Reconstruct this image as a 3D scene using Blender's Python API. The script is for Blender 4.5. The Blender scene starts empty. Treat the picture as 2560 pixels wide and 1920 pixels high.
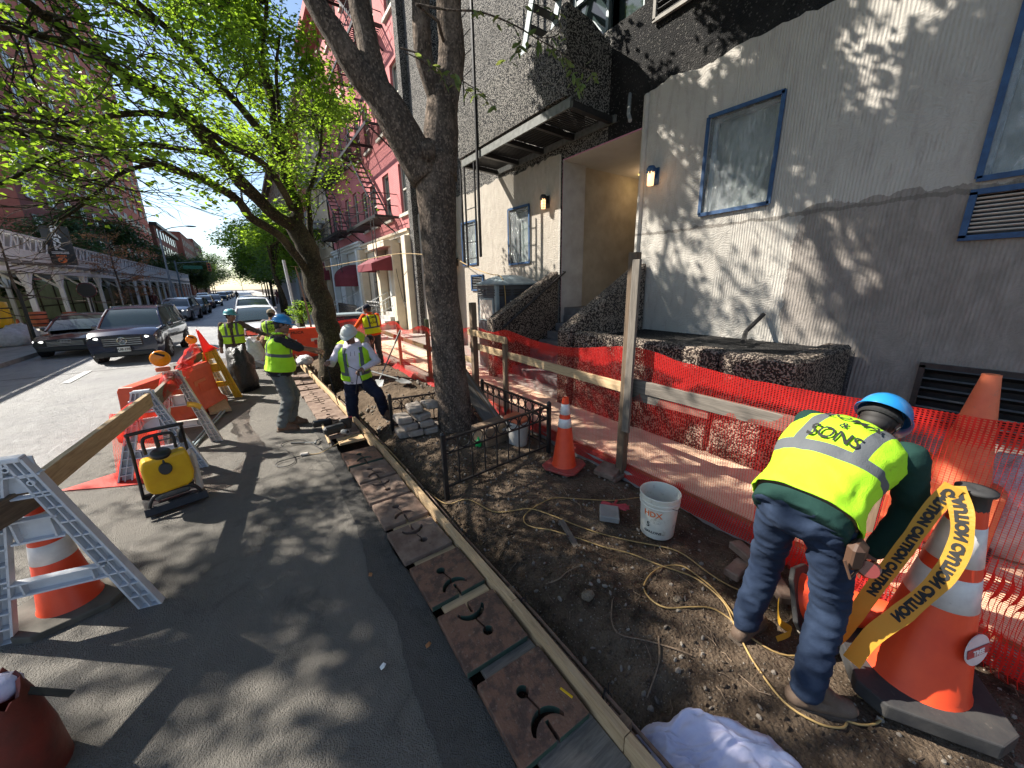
import bpy, bmesh, math, random
import numpy as np
from mathutils import Vector, Matrix, noise, Euler
R = math.radians
sc = bpy.context.scene
COL = sc.collection
# ------------------------------------------------------------------ camera
cam_d = bpy.data.cameras.new('camera'); cam = bpy.data.objects.new('camera', cam_d); COL.objects.link(cam)
cam_d.sensor_width = 36; cam_d.lens = 924 / 2560 * 36; cam_d.clip_end = 1500; cam_d.clip_start = .05
cam.matrix_world = Matrix(((0.81852272, 0.16406414, -0.55054838, 0), (-0.57422177, 0.20525455, -0.79255279, 0),
                           (-0.01702693, 0.96485933, 0.26221471, 2.1), (0, 0, 0, 1)))
sc.camera = cam
# ------------------------------------------------------------------ sky, sun, exposure
SUN_TO = Vector((-.80, .80, 1.0)).normalized()          # direction towards the sun
sun_el = math.asin(SUN_TO.z); sun_az = math.atan2(SUN_TO.x, SUN_TO.y)
w = bpy.data.worlds.new('World'); sc.world = w; w.use_nodes = True
nt = w.node_tree; bg = nt.nodes['Background']; sky = nt.nodes.new('ShaderNodeTexSky')
sky.sky_type = 'NISHITA'; sky.sun_disc = False; sky.sun_elevation = sun_el; sky.sun_rotation = sun_az
sky.air_density = 1.0; sky.dust_density = .6; sky.ozone_density = 1.2; sky.altitude = 50
nt.links.new(sky.outputs[0], bg.inputs[0]); bg.inputs[1].default_value = .078
sd = bpy.data.lights.new('sun', 'SUN'); sd.energy = 5.0; sd.angle = R(.53); sd.color = (1, .94, .84)
so = bpy.data.objects.new('sun', sd); COL.objects.link(so); so.rotation_euler = (-SUN_TO).to_track_quat('-Z', 'Y').to_euler()
so.location = (0, 0, 30)
vs = sc.view_settings; vs.view_transform = 'Standard'; vs.look = 'None'; vs.gamma = 1; vs.use_curve_mapping = False
vs.exposure = 1.48
sc.cycles.max_bounces = 8; sc.cycles.transparent_max_bounces = 16; sc.cycles.diffuse_bounces = 4

# ------------------------------------------------------------------ helpers
rng = random.Random(7)
WM = {}
def wm(o): return WM.get(o.name, Matrix.Identity(4))
def tag(o, label=None, cat=None, group=None, kind=None):
    if label: o['label'] = label
    if cat: o['category'] = cat
    if group: o['group'] = group
    if kind: o['kind'] = kind
    return o
def thing(name, label, cat, loc=(0, 0, 0), rz=0, group=None, rot=None):
    o = bpy.data.objects.new(name, None); COL.objects.link(o); o.empty_display_size = .1
    e = rot if rot else (0, 0, rz)
    o.location = loc; o.rotation_euler = e
    WM[o.name] = Matrix.Translation(Vector(loc)) @ Euler(e).to_matrix().to_4x4()
    return tag(o, label, cat, group)
def link(name, me, parent=None, m=None):
    o = bpy.data.objects.new(name, me); COL.objects.link(o)
    if parent is not None: o.parent = parent
    base = wm(parent) if parent is not None else Matrix.Identity(4)
    if m is not None: o.matrix_basis = m
    WM[o.name] = base @ (m if m is not None else Matrix.Identity(4))
    return o
def V(*a): return Vector(a[0] if len(a) == 1 else a)
def frame(d, up=(0, 0, 1)):
    d = V(d).normalized(); u = V(up)
    if abs(d.dot(u.normalized())) > .99: u = V(1, 0, 0)
    s = d.cross(u).normalized(); u = s.cross(d).normalized()
    return d, s, u
def smooth_path(pts, n=4):
    """Catmull-Rom through points (tuples of any length)."""
    P = [tuple(p) for p in pts]; k = len(P)
    if k < 3: return [tuple(p) for p in P]
    out = []
    for i in range(k - 1):
        a, b, c, d = P[max(i - 1, 0)], P[i], P[i + 1], P[min(i + 2, k - 1)]
        for j in range(n):
            t = j / n
            out.append(tuple(.5 * ((2 * b[q]) + (-a[q] + c[q]) * t + (2 * a[q] - 5 * b[q] + 4 * c[q] - d[q]) * t * t + (-a[q] + 3 * b[q] - 3 * c[q] + d[q]) * t ** 3) for q in range(len(b))))
    out.append(P[-1]); return out
class MB:
    def __init__(s): s.v = []; s.f = []; s.m = []; s.uv = None; s.at = {}
    def add(s, vs_, fs, mi=0):
        b = len(s.v); s.v += [tuple(x) for x in vs_]; s.f += [tuple(i + b for i in f) for f in fs]; s.m += [mi] * len(fs); return b
    def box(s, c, sz, mi=0, rot=None, bev=0):
        hx, hy, hz = sz[0] / 2, sz[1] / 2, sz[2] / 2
        if bev:
            b = min(bev, hx * .9, hy * .9, hz * .9); vs_ = []; 
            for sx in (-1, 1):
                for sy in (-1, 1):
                    for sz_ in (-1, 1):
                        vs_ += [(sx * hx, sy * (hy - b), sz_ * (hz - b)), (sx * (hx - b), sy * hy, sz_ * (hz - b)), (sx * (hx - b), sy * (hy - b), sz_ * hz)]
            bm = bmesh.new(); [bm.verts.new(x) for x in vs_]; bmesh.ops.convex_hull(bm, input=bm.verts)
            bm.verts.ensure_lookup_table(); bm.verts.index_update()
            vs_ = [v.co.copy() for v in bm.verts]; fs = [[v.index for v in f.verts] for f in bm.faces]; bm.free()
        else:
            vs_ = [V(x, y, z) for x in (-hx, hx) for y in (-hy, hy) for z in (-hz, hz)]
            fs = [(0, 1, 3, 2), (4, 6, 7, 5), (0, 4, 5, 1), (2, 3, 7, 6), (0, 2, 6, 4), (1, 5, 7, 3)]
        if rot is not None: vs_ = [rot @ V(x) for x in vs_]
        s.add([V(x) + V(c) for x in vs_], fs, mi); return s
    def beam(s, p0, p1, w_, h, up=(0, 0, 1), mi=0, bev=0):
        p0, p1 = V(p0), V(p1); d, sd_, u = frame(p1 - p0, up)
        m = Matrix((d, sd_, u)).transposed()
        return s.box((p0 + p1) / 2, ((p1 - p0).length, w_, h), mi, m, bev)
    def tube(s, path, r, n=8, mi=0, caps=True, sq=1.0):
        pts = [V(p[:3]) for p in path]; k = len(pts)
        rs = [r] * k if isinstance(r, (int, float)) else list(r)
        d = (pts[1] - pts[0]).normalized(); _, sd_, u = frame(d); vs_ = []; 
        for i, p in enumerate(pts):
            t = (pts[min(i + 1, k - 1)] - pts[max(i - 1, 0)])
            t = t.normalized() if t.length > 1e-9 else d
            sd_ = (sd_ - t * sd_.dot(t)); sd_ = sd_.normalized() if sd_.length > 1e-6 else frame(t)[1]
            u = sd_.cross(t).normalized()
            for j in range(n):
                a = 2 * math.pi * j / n; vs_.append(p + (sd_ * math.cos(a) + u * math.sin(a) * sq) * rs[i])
        fs = [(i * n + j, i * n + (j + 1) % n, (i + 1) * n + (j + 1) % n, (i + 1) * n + j) for i in range(k - 1) for j in range(n)]
        if caps: fs += [tuple(range(n))[::-1], tuple((k - 1) * n + j for j in range(n))]
        s.add(vs_, fs, mi); return s
    def lathe(s, prof, n=24, c=(0, 0, 0), mi=0, m=None, sy=1.0):
        vs_ = []; k = len(prof)
        for r_, z in prof:
            for j in range(n):
                a = 2 * math.pi * j / n; p = V(r_ * math.cos(a), r_ * math.sin(a) * sy, z)
                vs_.append((m @ p if m is not None else p) + V(c))
        fs = [(i * n + j, i * n + (j + 1) % n, (i + 1) * n + (j + 1) % n, (i + 1) * n + j) for i in range(k - 1) for j in range(n)]
        s.add(vs_, fs, mi); return s
    def ell(s, c, r_, n=12, k=8, mi=0, m=None):
        prof = [(math.sin(math.pi * i / k), -math.cos(math.pi * i / k)) for i in range(k + 1)]
        sc_ = Matrix.Diagonal(V(r_)); mm = (m @ sc_) if m is not None else sc_
        s.lathe([(max(a, 1e-4), b) for a, b in prof], n, c, mi, mm); return s
    def caps_(s, p0, p1, r0, r1, n=12, mi=0):
        p0, p1 = V(p0), V(p1); d = (p1 - p0); L = d.length
        if L < 1e-6: return s.ell(p0, (r0,) * 3, n, 8, mi)
        d.normalize(); path = []; rs = []
        for i in range(5):
            a = math.pi / 2 * (1 - i / 4); path.append(p0 - d * r0 * math.sin(a)); rs.append(max(r0 * math.cos(a), 1e-4))
        for i in range(5):
            a = math.pi / 2 * i / 4; path.append(p1 + d * r1 * math.sin(a)); rs.append(max(r1 * math.cos(a), 1e-4))
        return s.tube(path, rs, n, mi)
    def prism(s, poly, t, m=None, mi=0):
        """poly in local xy, thickness t along local z from 0."""
        k = len(poly); vs_ = [V(x, y, 0) for x, y in poly] + [V(x, y, t) for x, y in poly]
        if m is not None: vs_ = [m @ x for x in vs_]
        s.add(vs_, [tuple(range(k))[::-1], tuple(range(k, 2 * k))] + [(i, (i + 1) % k, k + (i + 1) % k, k + i) for i in range(k)], mi); return s
    def quad(s, a, b, c, d, mi=0): s.add([a, b, c, d], [(0, 1, 2, 3)], mi); return s
    def merge(s, o, m=None):
        s.add([m @ V(x) for x in o.v] if m is not None else o.v, o.f); s.m[-len(o.f):] = o.m; return s
    def build(s, name, mats, parent=None, smooth=False, world=False, m=None, origin=None, angle=None):
        me = bpy.data.meshes.new(name)
        vs_ = s.v
        if world and parent is not None:
            inv = wm(parent).inverted(); vs_ = [inv @ V(x) for x in vs_]
        if origin is not None: vs_ = [(x[0] - origin[0], x[1] - origin[1], x[2] - origin[2]) for x in vs_]
        me.from_pydata([tuple(x) for x in vs_], [], s.f)
        if not isinstance(mats, (list, tuple)): mats = [mats]
        for x in mats: me.materials.append(x)
        me.polygons.foreach_set('material_index', s.m)
        if smooth: me.polygons.foreach_set('use_smooth', [True] * len(s.f))
        if s.uv:
            l = me.uv_layers.new(name='UVMap'); uvs = s.uv
            idx = np.zeros(len(me.loops), dtype=np.int32); me.loops.foreach_get('vertex_index', idx)
            l.data.foreach_set('uv', np.array(uvs, dtype=np.float32)[idx].ravel())
        for k_, arr in s.at.items():
            a = me.attributes.new(k_, 'FLOAT_VECTOR', 'POINT'); a.data.foreach_set('vector', np.array(arr, dtype=np.float32).ravel())
        if angle and smooth: me.set_sharp_from_angle(angle=R(angle))
        me.update()
        if origin is not None: m = Matrix.Translation(V(origin)) @ (m if m is not None else Matrix.Identity(4))
        return link(name, me, parent, m)
def dup(root, loc, rz, label=None, group=None):
    r = root.copy(); COL.objects.link(r); r.location = loc; r.rotation_euler = (0, 0, rz)
    WM[r.name] = Matrix.Translation(Vector(loc)) @ Euler((0, 0, rz)).to_matrix().to_4x4()
    if label: r['label'] = label
    if group: r['group'] = group
    def rec(src, dst):
        for ch in list(src.children):
            c = ch.copy(); COL.objects.link(c); c.parent = dst; rec(ch, c)
    rec(root, r); return r
def plank(name, p0, p1, w_, h, mat, parent=None, up=(0, 0, 1), bev=.003, label=None, cat=None, group=None):
    """board whose own x axis is its length, so wood grain follows it; w across, h along up."""
    p0, p1 = V(p0), V(p1); d, s_, u = frame(p1 - p0, up); L = (p1 - p0).length
    m = Matrix((d, s_, u)).transposed().to_4x4(); m.translation = (p0 + p1) / 2
    if parent is not None: m = wm(parent).inverted() @ m
    b = MB().box((0, 0, 0), (L, w_, h), 0, None, bev)
    o = b.build(name, mat, parent, m=m)
    if label: tag(o, label, cat, group)
    return o

# ------------------------------------------------------------------ materials
class NG:
    def __init__(s, name):
        s.mat = bpy.data.materials.new(name); s.mat.use_nodes = True; s.t = s.mat.node_tree; s.n = s.t.nodes
        s.b = s.n['Principled BSDF']; s.out = s.n['Material Output']; s._c = None
    def new(s, t, **k):
        n_ = s.n.new(t)
        for a, b in k.items():
            if a.startswith('i_'): n_.inputs[a[2:].replace('_', ' ')].default_value = b
            else: setattr(n_, a, b)
        return n_
    def l(s, a, b): s.t.links.new(a, b)
    def co(s, kind='Object', scale=None):
        tc = s.new('ShaderNodeTexCoord'); o = tc.outputs[kind]
        if scale:
            m = s.new('ShaderNodeMapping'); m.inputs['Scale'].default_value = scale; s.l(o, m.inputs[0]); o = m.outputs[0]
        return o
    def world(s, scale=None):
        g = s.new('ShaderNodeNewGeometry'); o = g.outputs['Position']
        if scale:
            m = s.new('ShaderNodeMapping'); m.inputs['Scale'].default_value = scale; s.l(o, m.inputs[0]); o = m.outputs[0]
        return o
    def noise(s, vec, scale, detail=6, rough=.6, dist=0):
        n_ = s.new('ShaderNodeTexNoise'); n_.inputs['Scale'].default_value = scale; n_.inputs['Detail'].default_value = detail
        n_.inputs['Roughness'].default_value = rough; n_.inputs['Distortion'].default_value = dist; s.l(vec, n_.inputs['Vector']); return n_.outputs['Fac']
    def ramp(s, fac, stops, interp='LINEAR'):
        r_ = s.new('ShaderNodeValToRGB'); e = r_.color_ramp.elements; r_.color_ramp.interpolation = interp
        while len(e) < len(stops): e.new(.5)
        for i, (p, c) in enumerate(stops):
            e[i].position = p; e[i].color = (*c, 1) if len(c) == 3 else c
        s.l(fac, r_.inputs[0]); return r_.outputs[0]
    def mix(s, f, a, b, mode='MIX'):
        m = s.new('ShaderNodeMix', data_type='RGBA', blend_type=mode)
        for sock, val in ((m.inputs[0], f), (m.inputs[6], a), (m.inputs[7], b)):
            if hasattr(val, 'links') or hasattr(val, 'is_linked'): s.l(val, sock)
            else: sock.default_value = val if isinstance(val, (int, float)) else (*val, 1)
        return m.outputs[2]
    def math(s, op, a, b=None, c=None):
        m = s.new('ShaderNodeMath', operation=op)
        for i, val in enumerate((a, b, c)):
            if val is None: continue
            if hasattr(val, 'is_linked'): s.l(val, m.inputs[i])
            else: m.inputs[i].default_value = val
        return m.outputs[0]
    def bump(s, h, strength=.5, dist=.01, normal=None):
        b = s.new('ShaderNodeBump'); b.inputs['Strength'].default_value = strength; b.inputs['Distance'].default_value = dist
        s.l(h, b.inputs['Height'])
        if normal is not None: s.l(normal, b.inputs['Normal'])
        s.l(b.outputs[0], s.b.inputs['Normal']); return b.outputs[0]
    def set(s, **k):
        for a, val in k.items():
            sock = s.b.inputs[{'col': 'Base Color', 'rough': 'Roughness', 'metal': 'Metallic', 'spec': 'Specular IOR Level', 'em': 'Emission Color', 'es': 'Emission Strength', 'alpha': 'Alpha', 'trans': 'Transmission Weight', 'coat': 'Coat Weight', 'sheen': 'Sheen Weight'}[a]]
            if hasattr(val, 'is_linked'): s.l(val, sock)
            else: sock.default_value = (*val, 1) if isinstance(val, tuple) else val
        return s
def mat(name, c1, c2=None, scale=6, rough=.7, bump=.3, bscale=60, bdist=.004, metal=0, spec=.4, stretch=None, lo=.35, hi=.65, dirt=None, coat=0, space='Object'):
    g = NG(name); co = g.co('Object', stretch) if space == 'Object' else g.world(stretch)
    c2 = c2 or tuple(x * .75 for x in c1)
    f = g.noise(co, scale)
    col = g.ramp(f, [(lo, c1), (hi, c2)])
    if dirt:
        f2 = g.noise(co, scale * 2.7, 8, .7); col = g.mix(g.ramp(f2, [(dirt[1], (0, 0, 0)), (dirt[1] + .12, (1, 1, 1))]), col, dirt[0])
    g.set(col=col, rough=rough, metal=metal, spec=spec, coat=coat)
    if bump: g.bump(g.noise(co, bscale, 5, .65), bump, bdist)
    return g.mat
def flat(name, c, rough=.6, metal=0, **k):
    g = NG(name); co = g.co('Object'); f = g.noise(co, 14, 3)
    g.set(col=g.ramp(f, [(.3, c), (.7, tuple(x * .86 for x in c))]), rough=rough, metal=metal, **k); return g.mat
M = {}
def wood(name, c1, c2, dark=.5, rough=.75):
    g = NG(name); co = g.co('Object'); m = g.new('ShaderNodeMapping'); m.inputs['Scale'].default_value = (1.2, 14, 14); g.l(co, m.inputs[0])
    f = g.noise(m.outputs[0], 3.0, 8, .65, 1.2)
    oi = g.new('ShaderNodeObjectInfo')
    big = g.noise(g.co('Object', (1, 3, 3)), 2.2, 4)
    col = g.ramp(f, [(.3, c1), (.52, c2), (.72, tuple(x * dark for x in c2))])
    col = g.mix(g.math('MULTIPLY', big, .55), col, tuple(x * .55 for x in c2))
    hv = g.new('ShaderNodeHueSaturation'); g.l(col, hv.inputs['Color']); g.l(g.math('MULTIPLY_ADD', oi.outputs['Random'], .5, .75), hv.inputs['Value'])
    g.set(col=hv.outputs[0], rough=rough, spec=.3); g.bump(f, .35, .004); return g.mat
M['pine'] = wood('pine_wood', (.56, .42, .26), (.46, .32, .18))
M['oldwood'] = wood('weathered_wood', (.25, .175, .115), (.15, .105, .07))
M['greywood'] = wood('grey_wood', (.24, .21, .175), (.15, .13, .11))
M['greenwood'] = wood('treated_wood', (.20, .22, .12), (.14, .15, .08))
def plywood():
    g = NG('plywood'); co = g.world((9, .9, 9)); f = g.noise(co, 2.2, 8, .6, 1.5); f2 = g.noise(g.world(), 3, 5)
    col = g.ramp(f, [(.3, (.82, .66, .50)), (.7, (.70, .53, .38))]); col = g.mix(g.ramp(f2, [(.42, (0, 0, 0)), (.7, (.55, .55, .55))]), col, (.36, .27, .20))
    g.set(col=col, rough=.8, spec=.2); g.bump(f, .15, .003); return g.mat
M['plywood'] = plywood()
def asphalt(name, base, var, white=0, near=True):
    g = NG(name); p = g.world(); f1 = g.noise(p, .55, 6, .6); f2 = g.noise(p, 9, 6, .7); 
    vo = g.new('ShaderNodeTexVoronoi'); vo.inputs['Scale'].default_value = 130; g.l(p, vo.inputs['Vector'])
    col = g.ramp(f1, [(.32, base), (.68, var)]); col = g.mix(g.ramp(f2, [(.5, (0, 0, 0)), (.75, (.55, .55, .55))]), col, tuple(min(x * 1.7 + .02, 1) for x in base))
    col = g.mix(g.ramp(vo.outputs['Distance'], [(.08, (.5, .5, .5)), (.25, (0, 0, 0))]), col, (.17, .165, .155))
    streak = g.noise(g.world((3.2, .55, 1)), 2.4, 8, .75, .6)
    col = g.mix(g.ramp(streak, [(.54, (0, 0, 0)), (.70, (.6, .6, .6))]), col, tuple(min(x * 1.8, .5) for x in base))
    col = g.mix(g.ramp(g.noise(p, 2.3, 9, .78, 1.0), [(.36, (.55,) * 3), (.47, (0, 0, 0))]), col, tuple(x * .55 for x in base))
    g.set(col=col, rough=g.ramp(f2, [(.3, (.62 - white,) * 3), (.7, (.85 - white,) * 3)]), spec=.45)
    h = g.math('ADD', g.math('MULTIPLY', f2, .9), g.math('MULTIPLY', g.noise(p, 60, 6, .75), .5)); h = g.math('ADD', h, g.math('MULTIPLY', vo.outputs['Distance'], -.35))
    g.bump(h, 1.0, .035); return g.mat
M['asphalt'] = asphalt('asphalt', (.112, .102, .088), (.17, .155, .132))
M['asphalt_dark'] = asphalt('asphalt_patch', (.062, .057, .051), (.09, .083, .074))
M['road_far'] = asphalt('sunlit_asphalt', (.22, .22, .225), (.32, .315, .31), .26)  # same road asphalt, colour lightened to carry sunlight and glare
def dirt(name='dirt', a=(.085, .060, .041), b=(.165, .122, .085), dk=(.028, .020, .014)):
    g = NG(name); p = g.world(); f1 = g.noise(p, 1.6, 8, .65); f2 = g.noise(p, 13, 8, .72); f3 = g.noise(p, 90, 5, .7)
    vo = g.new('ShaderNodeTexVoronoi'); vo.inputs['Scale'].default_value = 48; g.l(p, vo.inputs['Vector'])
    col = g.ramp(f1, [(.3, dk), (.48, a), (.68, b)]); col = g.mix(g.ramp(f2, [(.42, (0, 0, 0)), (.72, (.8, .8, .8))]), col, b)
    col = g.mix(g.ramp(vo.outputs['Distance'], [(.10, (.7, .7, .7)), (.22, (0, 0, 0))]), col, (.30, .26, .21))
    col = g.mix(g.ramp(f3, [(.35, (.6,) * 3), (.5, (0, 0, 0))]), col, dk)
    g.set(col=col, rough=.95, spec=.15); h = g.math('ADD', f2, g.math('MULTIPLY', f3, .45)); h = g.math('ADD', h, g.math('MULTIPLY', vo.outputs['Distance'], -.5))
    g.bump(h, 1.0, .03); return g.mat
M['dirt'] = dirt()
M['soil'] = dirt('dark_soil', (.05, .04, .03), (.08, .06, .045), (.02, .015, .012))
M['sand'] = dirt('pale_soil', (.22, .17, .12), (.32, .26, .19), (.10, .08, .06))
M['stone'] = mat('pebble_stone', (.23, .20, .165), (.12, .10, .082), 9, .9, .5, 40, .01, space='World')
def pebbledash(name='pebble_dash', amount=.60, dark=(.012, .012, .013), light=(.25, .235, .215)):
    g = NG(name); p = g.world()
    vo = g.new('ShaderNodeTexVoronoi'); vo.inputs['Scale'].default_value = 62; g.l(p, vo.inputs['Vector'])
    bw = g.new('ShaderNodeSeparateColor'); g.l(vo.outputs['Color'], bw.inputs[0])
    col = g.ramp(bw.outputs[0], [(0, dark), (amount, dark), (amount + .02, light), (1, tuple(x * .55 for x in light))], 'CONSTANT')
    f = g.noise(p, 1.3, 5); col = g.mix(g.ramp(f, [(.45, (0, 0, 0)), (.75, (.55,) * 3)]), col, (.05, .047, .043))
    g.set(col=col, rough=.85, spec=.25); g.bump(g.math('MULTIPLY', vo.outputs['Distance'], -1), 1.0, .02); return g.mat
M['dash'] = pebbledash()
M['dash_dark_shaded'] = pebbledash('pebble_dash_dark_shaded', .92, (.007, .007, .0075), (.075, .07, .065))  # black-brown pebbles, with the shade of the right wall put into the colour
M['dash_brown'] = pebbledash('pebble_dash_brown', .56, (.025, .018, .015), (.27, .22, .175))
def stucco():
    g = NG('grey_stucco'); p = g.world()
    sp = g.new('ShaderNodeSeparateXYZ'); g.l(p, sp.inputs[0])
    warp = g.noise(p, 1.1, 4, .6); y = sp.outputs[1]; z = sp.outputs[2]
    # trowel ridges: fine vertical combing where the mortar is still rough
    ph = g.math('MULTIPLY_ADD', y, 175, g.math('MULTIPLY', g.noise(g.world((1, 1, .35)), 1.2, 3, .5), 26))
    comb = g.math('SINE', ph)
    ph2 = g.math('MULTIPLY_ADD', z, 170, g.math('MULTIPLY', warp, 150)); comb2 = g.math('SINE', ph2)
    msk = g.ramp(g.noise(g.world((1, 1, .8)), .9, 4, .55, .5), [(.47, (0, 0, 0)), (.52, (1, 1, 1))])
    edge = g.math('LESS_THAN', g.math('MULTIPLY_ADD', g.noise(p, 1.6, 4), .9, y), 2.75)
    m2 = g.math('MAXIMUM', g.math('MULTIPLY', edge, g.ramp(g.noise(g.world((1, 1, .7)), 1.7, 5, .6, .6), [(.40, (.1,) * 3), (.56, (1, 1, 1))])), g.math('MULTIPLY', msk, g.math('LESS_THAN', y, 3.1)))
    lump = g.noise(g.world((1, .9, .5)), 7, 9, .72, .4); fine = g.noise(p, 55, 6, .7)
    h = g.math('ADD', g.math('MULTIPLY', g.math('MULTIPLY', comb, m2), .085), g.math('MULTIPLY', lump, .9)); h = g.math('ADD', h, g.math('MULTIPLY', fine, .16))
    hatch = g.math('MULTIPLY', g.math('MULTIPLY', comb2, .05), g.math('SUBTRACT', 1, m2)); h = g.math('ADD', h, hatch)
    a = g.ramp(g.noise(p, .8, 6, .6), [(.3, (.42, .395, .355)), (.7, (.33, .31, .28))])
    a = g.mix(g.ramp(g.noise(g.world((1, 3, .7)), 3.2, 8, .7), [(.5, (0, 0, 0)), (.72, (.6,) * 3)]), a, (.24, .215, .195))
    # unfinished lower right field: damp brown coat with a ragged upper edge
    up = g.math('MULTIPLY_ADD', g.noise(p, 3.0, 5), .35, z)
    low = g.math('MULTIPLY', g.math('LESS_THAN', up, 3.15), g.math('LESS_THAN', g.math('MULTIPLY_ADD', g.noise(p, 2.2, 5), .5, y), 2.35))
    a = g.mix(g.math('MULTIPLY', low, .7), a, g.ramp(lump, [(.4, (.125, .105, .092)), (.65, (.22, .19, .17))]))
    left = g.math('GREATER_THAN', y, 6.7); a = g.mix(g.math('MULTIPLY', left, .6), a, g.ramp(lump, [(.35, (.25, .215, .175)), (.65, (.35, .31, .26))]))
    # raw black base strip behind the planter
    base = g.math('LESS_THAN', g.math('MULTIPLY_ADD', g.noise(p, 5, 6, .7), .35, z), 1.40)
    base = g.math('MULTIPLY', base, g.math('MULTIPLY', g.math('GREATER_THAN', y, 1.25), g.math('LESS_THAN', y, 3.6)))
    a = g.mix(base, a, g.ramp(fine, [(.4, (.03, .03, .032)), (.62, (.12, .115, .11))]))
    seam = g.math('MULTIPLY_ADD', g.noise(p, 4, 5, .7), .16, z); sm = g.math('COMPARE', seam, 2.98, .022); sm = g.math('MULTIPLY', sm, g.math('LESS_THAN', y, 4.6))
    a = g.mix(g.math('MULTIPLY', sm, .7), a, (.13, .115, .10)); h = g.math('ADD', h, g.math('MULTIPLY', sm, -.8))
    g.set(col=a, rough=.88, spec=.2); g.bump(h, .85, .035); return g.mat
M['stucco'] = stucco()
M['stucco_in'] = mat('recess_plaster', (.34, .30, .24), (.27, .235, .185), 3, .9, .4, 30, .01, space='World')
M['stucco_jamb'] = mat('jamb_plaster', (.40, .385, .37), (.31, .295, .28), 3, .9, .5, 22, .012, space='World')
M['ceiling'] = mat('ceiling_plaster', (.52, .50, .46), (.46, .44, .40), 2, .9, .1, 30, space='World')
M['concrete'] = mat('concrete', (.30, .285, .26), (.21, .20, .185), 4, .9, .5, 50, .006, space='World')
M['concrete_lt'] = mat('pale_concrete', (.42, .40, .37), (.33, .315, .29), 4, .9, .4, 50, .006, space='World')
M['step'] = mat('step_stone', (.13, .13, .135), (.08, .08, .085), 5, .85, .4, 50, .006, space='World')
M['black_metal'] = mat('black_iron', (.016, .016, .018), (.032, .030, .029), 18, .42, .2, 120, .002, metal=.3, dirt=((.07, .045, .03), .66))
M['grey_paint'] = mat('blue_grey_paint', (.24, .30, .32), (.16, .20, .22), 8, .5, .2, 60, .002)
M['steel'] = mat('galvanised_steel', (.22, .225, .22), (.14, .145, .145), 10, .6, .15, 60, .002, metal=.2)
M['rust_plate'] = mat('rusty_steel_plate', (.080, .047, .036), (.17, .088, .056), 14, .6, .9, 45, .008, metal=.1, lo=.42, hi=.56, dirt=((.20, .14, .105), .56))
M['rust_light'] = mat('dusty_steel_plate', (.21, .15, .115), (.12, .075, .055), 8, .8, .6, 60, .006, dirt=((.09, .06, .045), .58))
M['green_edge'] = mat('green_edge_paint', (.035, .06, .045), (.05, .085, .06), 9, .6, .2)
M['rebar'] = mat('rebar_steel', (.16, .11, .085), (.26, .20, .16), 12, .6, .5, 90, .003, metal=.4)
M['bark1'] = None
def bark(name, c1, c2, c3, sc_=(7, 7, 2.0)):
    g = NG(name); p = g.world(sc_); f = g.noise(p, 2.6, 9, .72, .8); f2 = g.noise(g.world(), 2.0, 5); f3 = g.noise(g.world(), 38, 6, .7)
    vo = g.new('ShaderNodeTexVoronoi'); vo.inputs['Scale'].default_value = 5; g.l(g.world((4, 4, 2.6)), vo.inputs['Vector'])
    col = g.ramp(f, [(.3, c1), (.52, c2), (.72, c3)]); col = g.mix(g.ramp(f2, [(.5, (0, 0, 0)), (.68, (.7,) * 3)]), col, tuple(x * 1.35 for x in c3))
    v2 = g.new('ShaderNodeTexVoronoi'); v2.inputs['Scale'].default_value = 64; g.l(g.mix(.06, g.world((1, 1, .75)), g.world()), v2.inputs['Vector']); sc2 = g.new('ShaderNodeSeparateColor'); g.l(v2.outputs['Color'], sc2.inputs[0])
    col = g.mix(g.ramp(sc2.outputs[0], [(.2, (.45,) * 3), (.5, (0, 0, 0))]), col, c1); col = g.mix(g.ramp(sc2.outputs[1], [(.72, (0, 0, 0)), (.9, (.35,) * 3)]), col, tuple(min(x * 2.1, 1) for x in c3))
    g.set(col=col, rough=.92, spec=.2); h = g.math('ADD', g.math('MULTIPLY', f, 1.0), g.math('MULTIPLY', f3, .4)); h = g.math('ADD', h, g.math('MULTIPLY', vo.outputs['Distance'], .4)); g.bump(h, 1.0, .03); return g.mat
M['bark1'] = bark('plane_bark', (.028, .021, .017), (.085, .065, .052), (.16, .122, .095))
M['bark2'] = bark('elm_bark', (.014, .011, .008), (.036, .029, .019), (.075, .062, .036))
def leaf(name, cols, transl=.5, tint=(.52, .75, .06)):
    g = NG(name); p = g.world(); f = g.noise(p, 1.1, 3); f2 = g.noise(p, 22, 2)
    mx = g.math('ADD', g.math('MULTIPLY', f, .55), g.math('MULTIPLY', f2, .45))
    n = len(cols); col = g.ramp(mx, [(.32 + .36 * i / (n - 1), c) for i, c in enumerate(cols)])
    tr = g.new('ShaderNodeBsdfTranslucent'); g.l(g.mix(.55, col, tint), tr.inputs[0]); ms = g.new('ShaderNodeMixShader'); ms.inputs[0].default_value = transl
    g.set(col=col, rough=.5, spec=.35); g.l(g.b.outputs[0], ms.inputs[1]); g.l(tr.outputs[0], ms.inputs[2]); g.l(ms.outputs[0], g.out.inputs[0]); return g.mat
M['leaf2'] = leaf('bright_leaf', [(.012, .045, .010), (.045, .125, .018), (.15, .23, .025)], .55, (.50, .74, .04))
M['leaf1'] = leaf('dark_leaf', [(.025, .06, .02), (.05, .10, .028), (.10, .13, .03)], .4, (.30, .42, .05))
M['leaf3'] = leaf('street_leaf', [(.02, .06, .018), (.045, .11, .025), (.09, .16, .03)], .35, (.30, .45, .06))
M['leaf_far'] = leaf('park_leaf', [(.018, .05, .018), (.04, .085, .026), (.07, .12, .035)], .25, (.18, .30, .06))
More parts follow.
